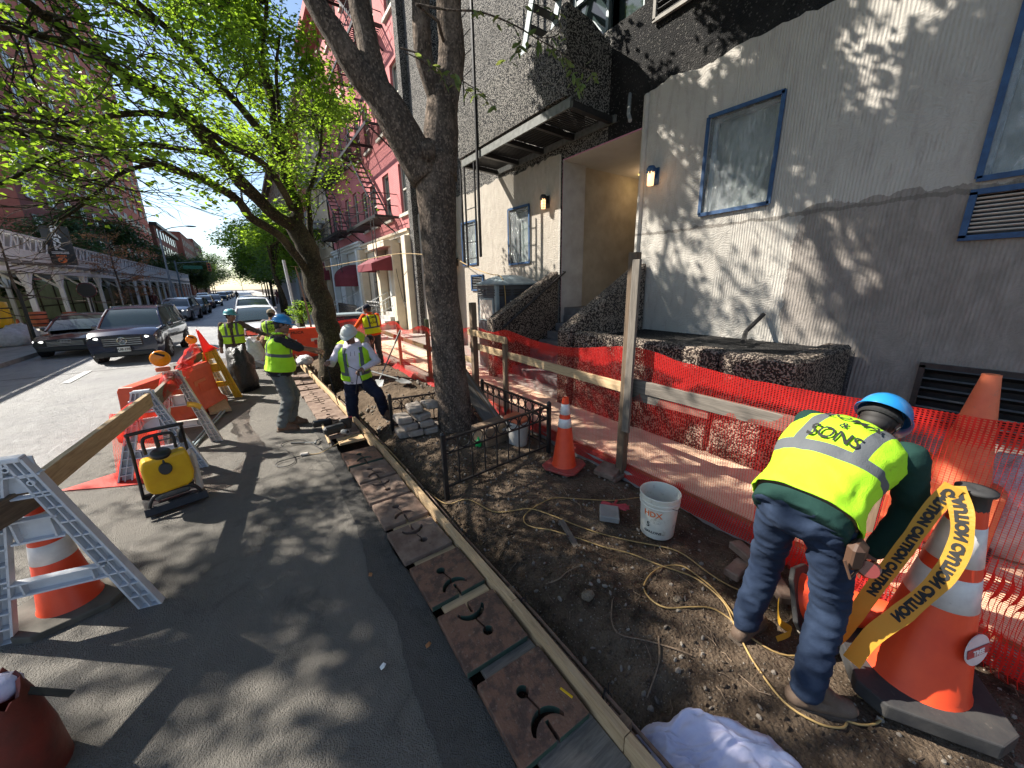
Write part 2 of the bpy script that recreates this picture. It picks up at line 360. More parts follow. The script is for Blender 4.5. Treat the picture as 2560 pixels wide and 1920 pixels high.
M['leaf_rust'] = leaf('orange_leaf', [(.25, .10, .04), (.40, .17, .07), (.45, .25, .12)], .4, (.6, .3, .12))
M['leaf_sprig'] = leaf('sprig_leaf', [(.05, .11, .045), (.09, .15, .05), (.25, .20, .05)], .4, (.35, .42, .08))
def net():
    g = NG('orange_safety_net'); uv = g.new('ShaderNodeTexCoord').outputs['UV']; sp = g.new('ShaderNodeSeparateXYZ'); g.l(uv, sp.inputs[0])
    def line(c, freq, w_):
        fr = g.math('FRACT', g.math('MULTIPLY', c, freq)); return g.math('LESS_THAN', fr, w_)
    u, v_ = sp.outputs[0], sp.outputs[1]
    at = g.new('ShaderNodeAttribute', attribute_name='dens'); ds = g.new('ShaderNodeSeparateXYZ'); g.l(at.outputs['Vector'], ds.inputs[0]); den = ds.outputs[0]
    grid = g.math('MAXIMUM', line(u, 48, g.math('MULTIPLY_ADD', den, .34, .12)), line(v_, 75, g.math('MULTIPLY_ADD', den, .34, .13)))
    cell = g.noise(uv, 34, 3); 
    tb = g.new('ShaderNodeBsdfTransparent'); tb.inputs[0].default_value = (1, .93, .90, 1)
    tl = g.new('ShaderNodeBsdfTranslucent'); tl.inputs[0].default_value = (.85, .06, .04, 1)
    g.set(col=g.ramp(cell, [(.3, (.62, .022, .020)), (.7, (.48, .016, .016))]), rough=.55, spec=.3)
    m1 = g.new('ShaderNodeMixShader'); m1.inputs[0].default_value = .5; g.l(g.b.outputs[0], m1.inputs[1]); g.l(tl.outputs[0], m1.inputs[2])
    m2 = g.new('ShaderNodeMixShader'); g.l(grid, m2.inputs[0]); g.l(tb.outputs[0], m2.inputs[1]); g.l(m1.outputs[0], m2.inputs[2]); g.l(m2.outputs[0], g.out.inputs[0]); return g.mat
M['net'] = net()
def tarp(name, c, t):
    g = NG(name); tl = g.new('ShaderNodeBsdfTranslucent'); tl.inputs[0].default_value = (*t, 1); g.set(col=c, rough=.5, spec=.4); g.bump(g.noise(g.co('Object'), 25, 5), .3, .01)
    m1 = g.new('ShaderNodeMixShader'); m1.inputs[0].default_value = .4; g.l(g.b.outputs[0], m1.inputs[1]); g.l(tl.outputs[0], m1.inputs[2]); g.l(m1.outputs[0], g.out.inputs[0]); return g.mat
M['flag'] = tarp('red_flag_cloth', (.75, .06, .04), (.9, .1, .06))
M['tape'] = tarp('caution_tape', (.56, .31, .035), (.6, .36, .04))
M['orange_pl'] = mat('orange_plastic', (.62, .085, .03), (.52, .06, .025), 5, .42, .1, 40, .002, dirt=((.30, .10, .06), .66))
M['orange_old'] = mat('faded_orange_plastic', (.60, .17, .075), (.50, .12, .055), 5, .55, .15, 40, .002, dirt=((.30, .14, .09), .6))
M['cone'] = mat('cone_orange', (.72, .07, .02), (.62, .05, .018), 5, .4, .08, 40, .002, dirt=((.34, .07, .04), .68))
M['reflect'] = mat('reflective_band', (.62, .60, .58), (.50, .48, .47), 12, .35, .15, 80, .001, dirt=((.30, .29, .28), .64))
M['rubber'] = mat('black_rubber', (.022, .022, .024), (.04, .038, .036), 9, .75, .4, 60, .003, dirt=((.085, .075, .065), .6))
M['rubber_brown'] = mat('muddy_rubber', (.06, .055, .045), (.10, .09, .075), 7, .85, .4, 60, .003)
M['white_pl'] = mat('dirty_white_plastic', (.56, .57, .60), (.44, .45, .48), 6, .55, .15, 50, .002, dirt=((.30, .27, .23), .62))
M['cream_pl'] = mat('cream_plastic', (.58, .53, .47), (.46, .41, .36), 6, .6, .15, 50, .002, dirt=((.28, .22, .18), .6))
M['yellow_pl'] = mat('yellow_plastic', (.68, .40, .012), (.58, .32, .01), 5, .4, .05, 40, .002, dirt=((.35, .22, .04), .7))
M['amber'] = mat('amber_lens', (.80, .27, .01), (.68, .19, .008), 20, .22, .3, 120, .002)
M['lime'] = flat('lime_cloth', (.37, .70, .02), .8)
M['blue_hat'] = flat('blue_helmet', (.015, .19, .46), .3, coat=.3)
M['teal_hat'] = flat('teal_helmet', (.05, .24, .28), .4)
M['white_hat'] = flat('grey_white_helmet', (.46, .48, .46), .45)
M['skin'] = mat('skin', (.33, .175, .115), (.27, .135, .085), 14, .55, .15, 90, .002)
M['skin_dk'] = mat('tanned_skin', (.20, .10, .065), (.155, .075, .05), 14, .5, .15, 90, .002)
M['hair'] = flat('dark_hair', (.012, .010, .009), .7)
M['eye'] = flat('eye', (.02, .015, .012), .2)
M['eyew'] = flat('eye_white', (.55, .52, .48), .3)
M['glove_red'] = mat('red_rubber_glove', (.42, .05, .06), (.32, .035, .045), 20, .6, .3)
M['lip'] = flat('lip', (.20, .075, .06), .6)
def cloth(name, c1, c2=None, rough=.9, b=.4, scale=5, dirt_=None):
    return mat(name, c1, c2, scale, rough, b, 45, .006, spec=.2, dirt=dirt_)
M['denim'] = cloth('blue_denim', (.008, .015, .034), (.020, .032, .060))
M['navy'] = cloth('navy_trousers', (.008, .010, .022), (.016, .018, .035))
M['greypants'] = cloth('dusty_grey_trousers', (.075, .085, .085), (.13, .135, .13), dirt_=((.22, .21, .19), .62))
M['darkpants'] = cloth('dark_trousers', (.045, .042, .042), (.08, .075, .07))
M['black_cloth'] = cloth('black_shirt', (.016, .016, .018), (.03, .03, .032))
M['green_cloth'] = cloth('dark_green_sweatshirt', (.006, .026, .022), (.010, .034, .028))
M['greyshirt'] = cloth('lilac_grey_shirt', (.20, .175, .19), (.28, .25, .27))
M['hoodie'] = cloth('pale_hoodie', (.50, .46, .52), (.62, .57, .64))
M['orange_cloth'] = cloth('orange_sleeves', (.75, .10, .015), (.62, .07, .012))
M['camo'] = cloth('dark_camo_sleeves', (.03, .02, .018), (.12, .085, .07), scale=30)
M['boot'] = cloth('tan_work_boot', (.085, .048, .030), (.14, .08, .05), rough=.75, dirt_=((.28, .22, .16), .6))
M['boot_dk'] = cloth('brown_work_boot', (.075, .05, .036), (.13, .09, .065), rough=.75, dirt_=((.20, .16, .12), .58))
M['sole'] = flat('boot_sole', (.10, .075, .055), .9)
M['leather'] = flat('leather', (.07, .035, .02), .6)
M['cap'] = cloth('beige_cap', (.28, .23, .18), (.20, .165, .13))
M['ink'] = flat('black_print', (.012, .012, .012), .8)
M['orange_ink'] = flat('orange_print', (.72, .16, .03), .6)
M['white_ink'] = flat('white_print', (.70, .70, .68), .6)
M['red_ink'] = flat('red_print', (.35, .03, .03), .6)
M['blue_ink'] = flat('blue_print', (.03, .06, .25), .6)
M['glass_dark'] = flat('dark_glass', (.03, .045, .045), .06, spec=.8)
M['masked_pane'] = mat('masked_pane', (.10, .125, .115), (.16, .185, .175), 1.2, .35, .1, space='World')
M['tire'] = flat('tyre', (.018, .018, .018), .85)
M['rim'] = flat('alloy_rim', (.35, .35, .36), .3, metal=.7)
M['chrome'] = flat('chrome', (.65, .66, .68), .15, metal=.95)
M['white_car'] = flat('white_car_paint', (.62, .64, .66), .25, coat=.6)
M['silver_car'] = flat('silver_car_paint', (.42, .44, .46), .28, metal=.4, coat=.6)
M['black_car'] = flat('black_car_paint', (.012, .014, .018), .18, coat=1.0)
M['navy_car'] = flat('navy_car_paint', (.012, .014, .035), .18, coat=1.0)
M['red_car'] = flat('dark_red_car_paint', (.13, .02, .02), .25, coat=.8)
M['green_car'] = flat('dark_teal_car_paint', (.03, .08, .08), .25, coat=.8)
M['bumper'] = flat('black_trim', (.014, .014, .015), .5)
M['blue_tape'] = mat('blue_masking_tape', (.010, .038, .10), (.018, .065, .16), 15, .6, .3, 40, .004)
M['white_tarp'] = cloth('white_sack', (.55, .54, .66), (.45, .44, .58), b=.6)
M['bag_black'] = mat('black_bin_bag', (.012, .012, .014), (.02, .02, .022), 8, .3, .9, 18, .03)
M['bag_clear'] = mat('pale_plastic_bag', (.55, .55, .57), (.40, .40, .42), 8, .3, .9, 18, .03)
def plastic_sheet():
    g = NG('clear_plastic_sheeting'); co = g.world(); f = g.noise(g.world((1, 2, .6)), 5, 8, .7, 1.5)
    vo = g.new('ShaderNodeTexVoronoi', feature='DISTANCE_TO_EDGE'); vo.inputs['Scale'].default_value = 3.5; g.l(g.mix(.25, co, g.ramp(f, [(0, (0, 0, 0)), (1, (3, 3, 3))])), vo.inputs['Vector'])
    g.set(col=(.62, .66, .67), rough=.12, spec=.8); g.bump(g.math('ADD', f, g.math('MULTIPLY', vo.outputs['Distance'], .6)), .8, .05)
    tb = g.new('ShaderNodeBsdfTransparent'); ms = g.new('ShaderNodeMixShader'); fc = g.ramp(f, [(.35, (.10,) * 3), (.7, (.42,) * 3)]); g.l(fc, ms.inputs[0]); g.l(tb.outputs[0], ms.inputs[1]); g.l(g.b.outputs[0], ms.inputs[2]); g.l(ms.outputs[0], g.out.inputs[0]); return g.mat
M['sheet'] = plastic_sheet()
def glow(name, c, s):
    g = NG(name); g.set(col=c, em=c, es=s, rough=.4); return g.mat
M['lamp_on'] = glow('lit_lamp_shade', (1.0, .55, .25), .9)
M['spot_on'] = glow('lit_spot', (1.0, .80, .25), 3.0)
M['head_on'] = glow('lit_headlight', (1.0, .98, .92), .9)
def brick(name, c1, c2, mortar, sc_=1.0, axis='yz'):
    g = NG(name); p = g.world(); sp = g.new('ShaderNodeSeparateXYZ'); g.l(p, sp.inputs[0]); cb = g.new('ShaderNodeCombineXYZ')
    g.l(g.math('ADD', sp.outputs[0], sp.outputs[1]), cb.inputs[0]); g.l(sp.outputs[2], cb.inputs[1])
    b = g.new('ShaderNodeTexBrick'); b.inputs['Scale'].default_value = sc_; b.inputs['Brick Width'].default_value = .22; b.inputs['Row Height'].default_value = .075; b.inputs['Mortar Size'].default_value = .008
    b.inputs['Color1'].default_value = (*c1, 1); b.inputs['Color2'].default_value = (*c2, 1); b.inputs['Mortar'].default_value = (*mortar, 1); g.l(cb.outputs[0], b.inputs['Vector'])
    f = g.noise(p, 1.2, 6); col = g.mix(g.ramp(f, [(.4, (0, 0, 0)), (.75, (.5,) * 3)]), b.outputs[0], tuple(x * .7 for x in c1))
    g.set(col=col, rough=.85, spec=.2); g.bump(b.outputs['Fac'], -.6, .006); return g.mat
M['pink_brick'] = brick('pink_painted_brick', (.44, .15, .15), (.48, .175, .17), (.36, .12, .12))
M['red_brick'] = brick('red_brick', (.34, .10, .075), (.40, .13, .095), (.33, .14, .11))
M['brown_brick'] = brick('brown_brick', (.13, .05, .04), (.17, .07, .05), (.12, .06, .05))
M['tan_brick'] = brick('tan_brick', (.36, .28, .20), (.40, .32, .24), (.33, .27, .20))
M['cream_st'] = mat('cream_stone', (.58, .50, .38), (.48, .41, .31), 2, .85, .3, 30, .006, space='World')
M['white_st'] = mat('white_painted_stone', (.62, .63, .61), (.52, .54, .52), 2, .85, .3, 30, .006, space='World')
M['tan_st'] = mat('tan_stone', (.50, .40, .28), (.42, .33, .23), 2, .85, .3, 30, .006, space='World')
M['grey_st'] = mat('grey_stone', (.38, .38, .38), (.32, .32, .32), 2, .85, .2, 30, .006, space='World')
M['frame_w'] = mat('painted_window_frame', (.46, .44, .38), (.38, .36, .31), 4, .7, .2)
M['awning'] = mat('maroon_awning', (.15, .018, .028), (.12, .014, .022), 4, .7, .3, 30)
M['shed_white'] = mat('off_white_paint', (.88, .86, .83), (.80, .78, .75), 3, .7, .2, 30, .003)
M['shed_dark'] = mat('dark_hoarding', (.05, .05, .045), (.09, .09, .08), 3, .9)
M['hedge_wall'] = leaf('ivy_screen', [(.14, .14, .09), (.30, .30, .19), (.46, .45, .32)], .5, (.62, .62, .42))
M['sign_black'] = flat('black_sign', (.014, .014, .015), .5)
M['paint_white'] = mat('road_marking_paint', (.50, .50, .50), (.36, .36, .36), 6, .8, .3, 60, .004, space='World')
M['cardboard'] = mat('brown_rubble_sack', (.16, .075, .045), (.26, .13, .08), 8, .85, .8, 22, .03)
def vest_mat(name, h0, strap=.115, sw=.026, v2=None, col=(.37, .70, .02)):
    """lime mesh cloth; grey tape: one band round the body at height h0, two shoulder straps above it."""
    g = NG(name); at = g.new('ShaderNodeAttribute', attribute_name='tc'); sp = g.new('ShaderNodeSeparateXYZ'); g.l(at.outputs['Vector'], sp.inputs[0])
    x, h = sp.outputs[0], sp.outputs[2]
    band = g.math('LESS_THAN', g.math('ABSOLUTE', g.math('SUBTRACT', h, h0)), sw)
    st = g.math('LESS_THAN', g.math('ABSOLUTE', g.math('SUBTRACT', g.math('ABSOLUTE', x), strap)), sw); st = g.math('MULTIPLY', st, g.math('GREATER_THAN', h, h0))
    msk = g.math('MAXIMUM', band, st); co = g.co('Object')
    base = g.ramp(g.noise(co, 8, 4), [(.3, col), (.7, tuple(q * .85 for q in col))]); base = g.mix(g.ramp(g.noise(co, 16, 7, .7), [(.64, (0, 0, 0)), (.74, (.6,) * 3)]), base, (.16, .20, .03))
    g.set(col=g.mix(msk, base, (.085, .092, .10)), rough=.75, spec=.3)
    vo = g.new('ShaderNodeTexVoronoi'); vo.inputs['Scale'].default_value = 260; g.l(co, vo.inputs['Vector']); g.bump(g.math('ADD', g.math('MULTIPLY', vo.outputs['Distance'], .2), g.noise(co, 14, 5)), .5, .012); return g.mat
# ------------------------------------------------------------------ the setting
def sheet(name, x0, x1, y0, y1, z, m_, nx=1, ny=1, zf=None, thick=0, kind='structure', parent=None):
    b = MB(); vs_ = []
    for j in range(ny + 1):
        for i in range(nx + 1):
            x = x0 + (x1 - x0) * i / nx; y = y0 + (y1 - y0) * j / ny; vs_.append((x, y, z if zf is None else zf(x, y)))
    fs = [(j * (nx + 1) + i, j * (nx + 1) + i + 1, (j + 1) * (nx + 1) + i + 1, (j + 1) * (nx + 1) + i) for j in range(ny) for i in range(nx)]
    b.add(vs_, fs)
    if thick:
        for (a, c) in (((x0, y0), (x1, y0)), ((x1, y0), (x1, y1)), ((x1, y1), (x0, y1)), ((x0, y1), (x0, y0))):
            b.quad((*a, z), (*a, z - thick), (*c, z - thick), (*c, z))
    o = b.build(name, m_, parent, smooth=zf is not None); 
    if kind: o['kind'] = kind
    return o
sheet('ground', -300, 300, -60, 900, -.5, M['soil'])
def fbm(x, y, s, o=4): return noise.fractal(Vector((x * s, y * s, .37)), 1.0, 2.0, o)
def asf(x, y): return .004 * fbm(x, y, 1.5) + .002 * fbm(x + 9, y, 8)
edge_x = lambda y: .67 + .035 * noise.noise(Vector((y * 1.7, 0, 3))) + .02 * noise.noise(Vector((y * 7, 0, 1)))
# work strip of darker asphalt with a broken right edge
b = MB(); ny = 260; nx = 60; vs_ = []
for j in range(ny + 1):
    y = -3 + 17.5 * j / ny; xe = edge_x(y)
    for i in range(nx + 1):
        x0_ = -2.15 + .22 * noise.noise(Vector((y * .9, 3, 0))) + .05 * noise.noise(Vector((y * 5, 3, 0))); x = x0_ + (xe - x0_) * i / nx; vs_.append((x, y, .004 + asf(x, y)))
    vs_.append((xe + .012, y, -.12))
n1 = nx + 2
b.add(vs_, [(j * n1 + i, j * n1 + i + 1, (j + 1) * n1 + i + 1, (j + 1) * n1 + i) for j in range(ny) for i in range(nx + 1)])
o = b.build('work_lane_asphalt', M['asphalt'], smooth=True); o['kind'] = 'structure'
sheet('road', -6.1, -1.7, -20, 14.5, -.006, M['road_far'], kind='structure'); sheet('road', -6.1, 1.7, 14.5, 420, 0, M['road_far'])
b = MB(); 
for k in range(5):                                       # dark cut line along the plates
    pass
pe = []
for j in range(90):
    y = -1 + 7.2 * j / 89; pe.append((edge_x(y) - .16 - .06 * noise.noise(Vector((y * 2.3, 4, 0))) - max(0, .25 - .08 * abs(y - 1.2)) * .5, y))
vs_ = [(x, y, .012) for x, y in pe] + [(edge_x(y) - .012, y, .011) for x, y in pe]; n1 = len(pe)
b.add(vs_, [(i, n1 + i, n1 + i + 1, i + 1) for i in range(n1 - 1)]); o = b.build('asphalt_patch', M['asphalt_dark']); o['kind'] = 'structure'
# trench beside the form and the dug up pavement
sheet('trench_floor', .56, 1.16, -3, 14.5, -.20, M['soil'], 12, 220, lambda x, y: -.17 + .05 * fbm(x, y, 5))
def dirt_z(x, y):
    n_ = fbm(x, y, 1.1) * .045 + fbm(x + 5, y, 4.5) * .022 + fbm(x, y + 3, 14, 3) * .009
    t = min(max((x - 1.14) / .34, 0), 1); lip = -.19 * (1 - t) ** 1.4
    mound = .13 * math.exp(-((x - 2.05) ** 2 / .55 + (y - 4.3) ** 2 / .7)) + .07 * math.exp(-((x - 1.75) ** 2 / .12 + (y - 1.45) ** 2 / .5))
    mound += .16 * math.exp(-((x - 2.4) ** 2 / .25 + (y - 7.2) ** 2 / .5)) + .12 * math.exp(-((x - 1.75) ** 2 / .1 + (y - 5.9) ** 2 / .25))
    pit = -.30 * math.exp(-(((x - 1.35) / .38) ** 4 + ((y - 6.6) / .9) ** 4)) - .22 * math.exp(-(((x - 1.5) / .5) ** 4 + ((y - 9.3) / 1.6) ** 4))
    hole = -.10 * math.exp(-((x - 1.45) ** 2 + (y - .75) ** 2) / .004)
    right = -.05 * min(max((x - 2.85) / .25, 0), 1)
    if x < 1.15: return -.22 + n_ * .3
    return -.01 + n_ + lip + mound + pit + hole + right
sheet('dirt_ground', 1.10, 3.16, -1.6, 14.5, 0, M['dirt'], 84, 640, dirt_z)
sheet('pavement_right', 3.14, 6.2, -4, 14.5, .06, M['concrete'], thick=.4)
sheet('pavement_right', 1.7, 6.4, 14.5, 420, .12, M['concrete_lt'], thick=.3)
sheet('kerb_left', -6.28, -6.1, -20, 420, .13, M['concrete'], thick=.2)
sheet('pavement_left', -15.5, -6.28, -20, 420, .126, M['concrete'], thick=.2)
# painted markings
b = MB()
for k in range(9):
    x = -5.6 + k * .8; b.quad((x, 64, .008), (x + .42, 64, .008), (x + .42, 67, .008), (x, 67, .008))
for (x0, x1, y0, y1) in ((-2.75, -2.63, 36, 60), (-3.9, -3.75, 13.0, 14.6)):
    b.quad((x0, y0, .008), (x1, y0, .008), (x1, y1, .008), (x0, y1, .008))
tag(b.build('road_markings', M['paint_white']), kind='structure')
# scattered stones, clods and grit on the dirt: past counting
def stones(name, n_, rmin, rmax, area, m_, seed, zoff=0):
    r_ = random.Random(seed); b = MB(); base = bmesh.new(); bmesh.ops.create_icosphere(base, subdivisions=1, radius=1)
    base.verts.ensure_lookup_table(); bv = [v.co.copy() for v in base.verts]; bf = [[v.index for v in f.verts] for f in base.faces]; base.free()
    for _ in range(n_):
        x, y = area(r_); s_ = rmin + (rmax - rmin) * r_.random() ** 3.2; rot = Euler((r_.random() * 6, r_.random() * 6, r_.random() * 6)).to_matrix()
        sc_ = V(s_ * r_.uniform(.7, 1.3), s_ * r_.uniform(.7, 1.2), s_ * r_.uniform(.45, .8)); z = dirt_z(x, y) + s_ * .25 + zoff
        b.add([V(x, y, z) + rot @ V(q.x * sc_.x * r_.uniform(.85, 1.15), q.y * sc_.y, q.z * sc_.z) for q in bv], bf)
    o = b.build(name, m_); o['kind'] = 'stuff'; return o
stones('pebbles', 1500, .004, .022, lambda r_: (r_.uniform(1.25, 3.1), -.9 + 5.6 * r_.random() ** 1.1), M['stone'], 3)
stones('pebbles', 500, .010, .05, lambda r_: (r_.uniform(1.3, 3.05), r_.uniform(4.8, 11)), M['stone'], 4)
stones('dirt_clods', 3600, .005, .020, lambda r_: (1.16 + 1.0 * r_.random() ** 1.3, r_.uniform(-.8, 6.5)), M['dirt'], 5)
for (x, y, s_, l) in ((1.55, 1.38, .05, 'pale fist sized stone in the middle of the dug soil'), (2.02, 1.02, .034, 'small whitish stone inside the loop of the yellow cord'), (1.92, 2.53, .03, 'grey stone beside the upper yellow cord')):
    b = MB(); b.ell((0, 0, 0), (s_, s_ * .8, s_ * .55), 9, 6); b.v = [tuple(V(q) * (1 + .22 * noise.noise(V(q) * 40 + V(x, y, 0)))) for q in b.v]
    tag(b.build('stone', M['sand'], m=Matrix.Translation((x, y, dirt_z(x, y) + s_ * .35))), l, 'stone')
# roots and twigs
b = MB(); r_ = random.Random(11)
roots = [[(2.44, 2.62), (2.35, 2.39), (2.34, 2.25), (2.28, 2.16)], [(1.65, 1.26), (1.54, 1.17), (1.51, 1.08), (1.6, .97), (1.68, .84), (1.74, .76)], [(1.67, .93), (1.56, .85), (1.39, .8)], [(1.42, 1.66), (1.49, 1.61), (1.6, 1.62), (1.72, 1.6)]]
for q in roots: b.tube(smooth_path([(x, y, dirt_z(x, y) + .012) for x, y in q], 4), .0045, 5)
for _ in range(260):
    x, y = 1.22 + 1.8 * r_.random() ** 1.5, r_.uniform(-.5, 7); a = r_.uniform(0, 6.28); L = r_.uniform(.03, .16); p = []
    for k in range(4):
        p.append((x, y, dirt_z(min(max(x, 1.16), 3.1), y) + .006 + (.01 if k % 2 else 0))); a += r_.uniform(-.6, .6); x += math.cos(a) * L / 3; y += math.sin(a) * L / 3
    b.tube(p, r_.uniform(.0012, .003), 4)
o = b.build('roots_and_twigs', M['oldwood']); o['kind'] = 'stuff'
# ------------------------------------------------------------------ walls with openings
def wall_panel(name, x, y0, y1, z0, z1, holes, m_, parent, reveal=.25, rm=None, ragged=0, th=0):
    """facade in the yz plane facing -x; holes = (ya, yb, za, zb) with reveals going to +x."""
    b = MB(); ys = sorted({y0, y1, *[q for h in holes for q in h[:2] if y0 < q < y1]}); zs = sorted({z0, z1, *[q for h in holes for q in h[2:] if z0 < q < z1]})
    def inside(y, z): return any(a < y < b_ and c < z < d for a, b_, c, d in holes)
    for i in range(len(ys) - 1):
        for j in range(len(zs) - 1):
            if not inside((ys[i] + ys[i + 1]) / 2, (zs[j] + zs[j + 1]) / 2):
                b.quad((x, ys[i + 1], zs[j]), (x, ys[i], zs[j]), (x, ys[i], zs[j + 1]), (x, ys[i + 1], zs[j + 1]))
    if reveal:
        for a, b_, c, d in holes:
            if c == 0 and d > 4.5: continue
            a, b_, c, d = max(a, y0), min(b_, y1), max(c, z0), min(d, z1); X = x + reveal
            if a >= b_ or c >= d: continue
            b.quad((x, a, c), (X, a, c), (X, a, d), (x, a, d), 1); b.quad((x, b_, c), (x, b_, d), (X, b_, d), (X, b_, c), 1)
            b.quad((x, a, d), (X, a, d), (X, b_, d), (x, b_, d), 1); b.quad((x, a, c), (x, b_, c), (X, b_, c), (X, a, c), 1)
    if ragged:
        r_ = random.Random(int(abs(y0 * 31 + z1 * 7))); n_ = int((y1 - y0) / .06); top = [(y0 + (y1 - y0) * i / n_, z1 + ragged * (.55 * noise.noise(Vector((i * .11, z1, 0))) + .35 * noise.noise(Vector((i * .45, z1, 4))) + .12 * r_.random() + .2)) for i in range(n_ + 1)]
        vs_ = [(x, y, z1) for y, z in top] + [(x, y, z) for y, z in top] + [(x + .03, y, z) for y, z in top]; k = n_ + 1
        b.add(vs_, [(i, k + i, k + i + 1, i + 1) for i in range(n_)] + [(k + i, 2 * k + i, 2 * k + i + 1, k + i + 1) for i in range(n_)])
    return b.build(name, [m_, rm or m_], parent)
# ------------------------------------------------------------------ the building under repair
bd = thing('apartment_building', 'apartment building being re-rendered in grey stucco below black and white pebble dash', 'building', (6, 4, 0))
inv = wm(bd).inverted()
def bp(name, b, mats, parent=bd, **k): return b.build(name, mats, parent, world=True, **k)
_wp = wall_panel
def wall_panel_w(name, x, y0, y1, z0, z1, holes, m_, parent, **k):
    o = _wp(name, x - 6, y0 - 4, y1 - 4, z0, z1, [(a - 4, b_ - 4, c, d) for a, b_, c, d in holes], m_, parent, **k); return o
H_w1 = (2.47, 3.42, 3.08, 4.39); H_w2 = (-.75, .65, 3.0, 4.75); H_vent = (-.4, .65, 2.46, 2.88); H_louv = (-1.6, .67, .52, 1.16)
H_wl = (7.74, 8.63, 2.6, 3.95); H_w0 = (10.35, 11.25, 2.7, 3.95); H_ac = (10.05, 10.75, 1.92, 2.36); H_up = (3.4, 4.5, 6.05, 7.2); H_uw = (4.75, 6.5, 6.4, 8.2)
DOOR = (4.57, 6.62, 0, 4.64)
wr = wall_panel_w('pebble_dash_wall', 6.03, -6, 5.4, 0, 16, [H_w1, H_w2, H_vent, H_louv, DOOR, H_up, H_uw], M['dash_dark_shaded'], bd, reveal=.22)
wall_panel_w('pebble_dash_wall', 6.03, 5.4, 15.3, 0, 16, [DOOR, H_wl, H_w0, H_ac, H_uw, (12.2, 13.1, 5.9, 7.3)], M['dash'], bd, reveal=.2)
wall_panel_w('stucco_wall', 6.0, -6, 4.55, 0, 5.10, [H_w1, H_w2, H_vent, H_louv], M['stucco'], bd, reveal=.26, ragged=.13)
wall_panel_w('stucco_wall', 6.0, 6.64, 15.28, 0, 4.72, [H_wl, H_w0, H_ac], M['stucco'], bd, reveal=.2, ragged=.16)
b = MB(); b.box((6.0, 4.55, 2.55), (.10, .10, 5.1), 0, None, .03); bp('stucco_corner', b, M['stucco'])
b = MB(); b.box((12, 4.65, 8), (11.9, 21.2, 16.0)); 
# entrance recess
b = MB(); X0, X1 = 6.04, 9.6
b.quad((X0, 6.62, 0), (6.72, 6.62, 0), (6.72, 6.62, 4.64), (X0, 6.62, 4.64), 0)
b.quad((6.72, 6.62, 0), (6.72, 6.72, 0), (6.72, 6.72, 4.64), (6.72, 6.62, 4.64), 0)
b.quad((6.72, 6.72, 0), (X1, 6.72, 0), (X1, 6.72, 4.64), (6.72, 6.72, 4.64), 1)
b.quad((X1, 4.5, 0), (X1, 6.72, 0), (X1, 6.72, 4.64), (X1, 4.5, 4.64), 1); b.quad((X0, 4.57, 0), (X0, 4.57, 4.64), (X1, 4.57, 4.64), (X1, 4.57, 0), 1)
bp('entrance_recess', b, [M['stucco_jamb'], M['stucco_in']])
b = MB(); b.quad((X0, 4.57, 4.62), (X1, 4.57, 4.62), (X1, 6.72, 4.62), (X0, 6.72, 4.62)); bp('recess_ceiling', b, M['ceiling'])
b = MB(); b.box((7.9, 5.6, .77), (3.5, 2.3, 1.53)); bp('landing', b, M['step'])
b = MB(); b.lathe([(0.001, 0), (.10, 0), (.10, -.012), (.075, -.014), (0.001, -.014)], 20, (8.41, 6.35, 4.612)); bp('ceiling_light', b, M['spot_on'])
for (nm, p, e, c) in (('recess_lamp', (8.35, 6.0, 4.3), 4.5, (1, .66, .36)), ('sconce_lamp', (5.72, 4.27, 3.74), .8, (1, .6, .3)), ('sconce_lamp', (5.72, 7.07, 3.82), .8, (1, .6, .3))):
    ld = bpy.data.lights.new(nm, 'POINT'); ld.energy = e; ld.color = c; ld.shadow_soft_size = .08; lo = bpy.data.objects.new(nm, ld); COL.objects.link(lo); lo.parent = bd; lo.location = inv @ V(p)
for k in range(8):
    b = MB(); z = .17 + k * .17; b.box((4.32 + k * .255 + .62, 5.59, z / 2 + .0), (1.24, 2.02, z), 0, None, .015)
    if k < 7 or True: bp('step', b, M['step'])
def slab_xz(poly, y0, y1, m_, name, bevel=.04):
    m = Matrix(((1, 0, 0, 0), (0, 0, 1, y0), (0, 1, 0, 0), (0, 0, 0, 1)))
    b = MB(); b.prism(poly, y1 - y0, m); o = bp(name, b, m_)
    md = o.modifiers.new('bevel', 'BEVEL'); md.width = bevel; md.segments = 3; return o
slab_xz([(4.15, .05), (4.15, 1.36), (4.27, 1.45), (5.96, 2.36), (5.99, .05)], 6.62, 6.90, M['dash_brown'], 'stair_side_wall')
slab_xz([(4.08, .05), (4.08, 1.34), (4.16, 1.42), (5.96, 2.42), (5.99, .05)], 4.28, 4.56, M['dash_brown'], 'stair_side_wall')
b = MB(); b.tube([(4.36, 6.56, 1.20), (6.10, 6.56, 2.34)], .024, 8); b.tube([(4.36, 6.62, 1.15), (4.36, 6.56, 1.20)], .014, 6); b.tube([(6.10, 6.62, 2.34), (6.10, 6.56, 2.34)], .02, 6); bp('handrail', b, M['black_metal'])
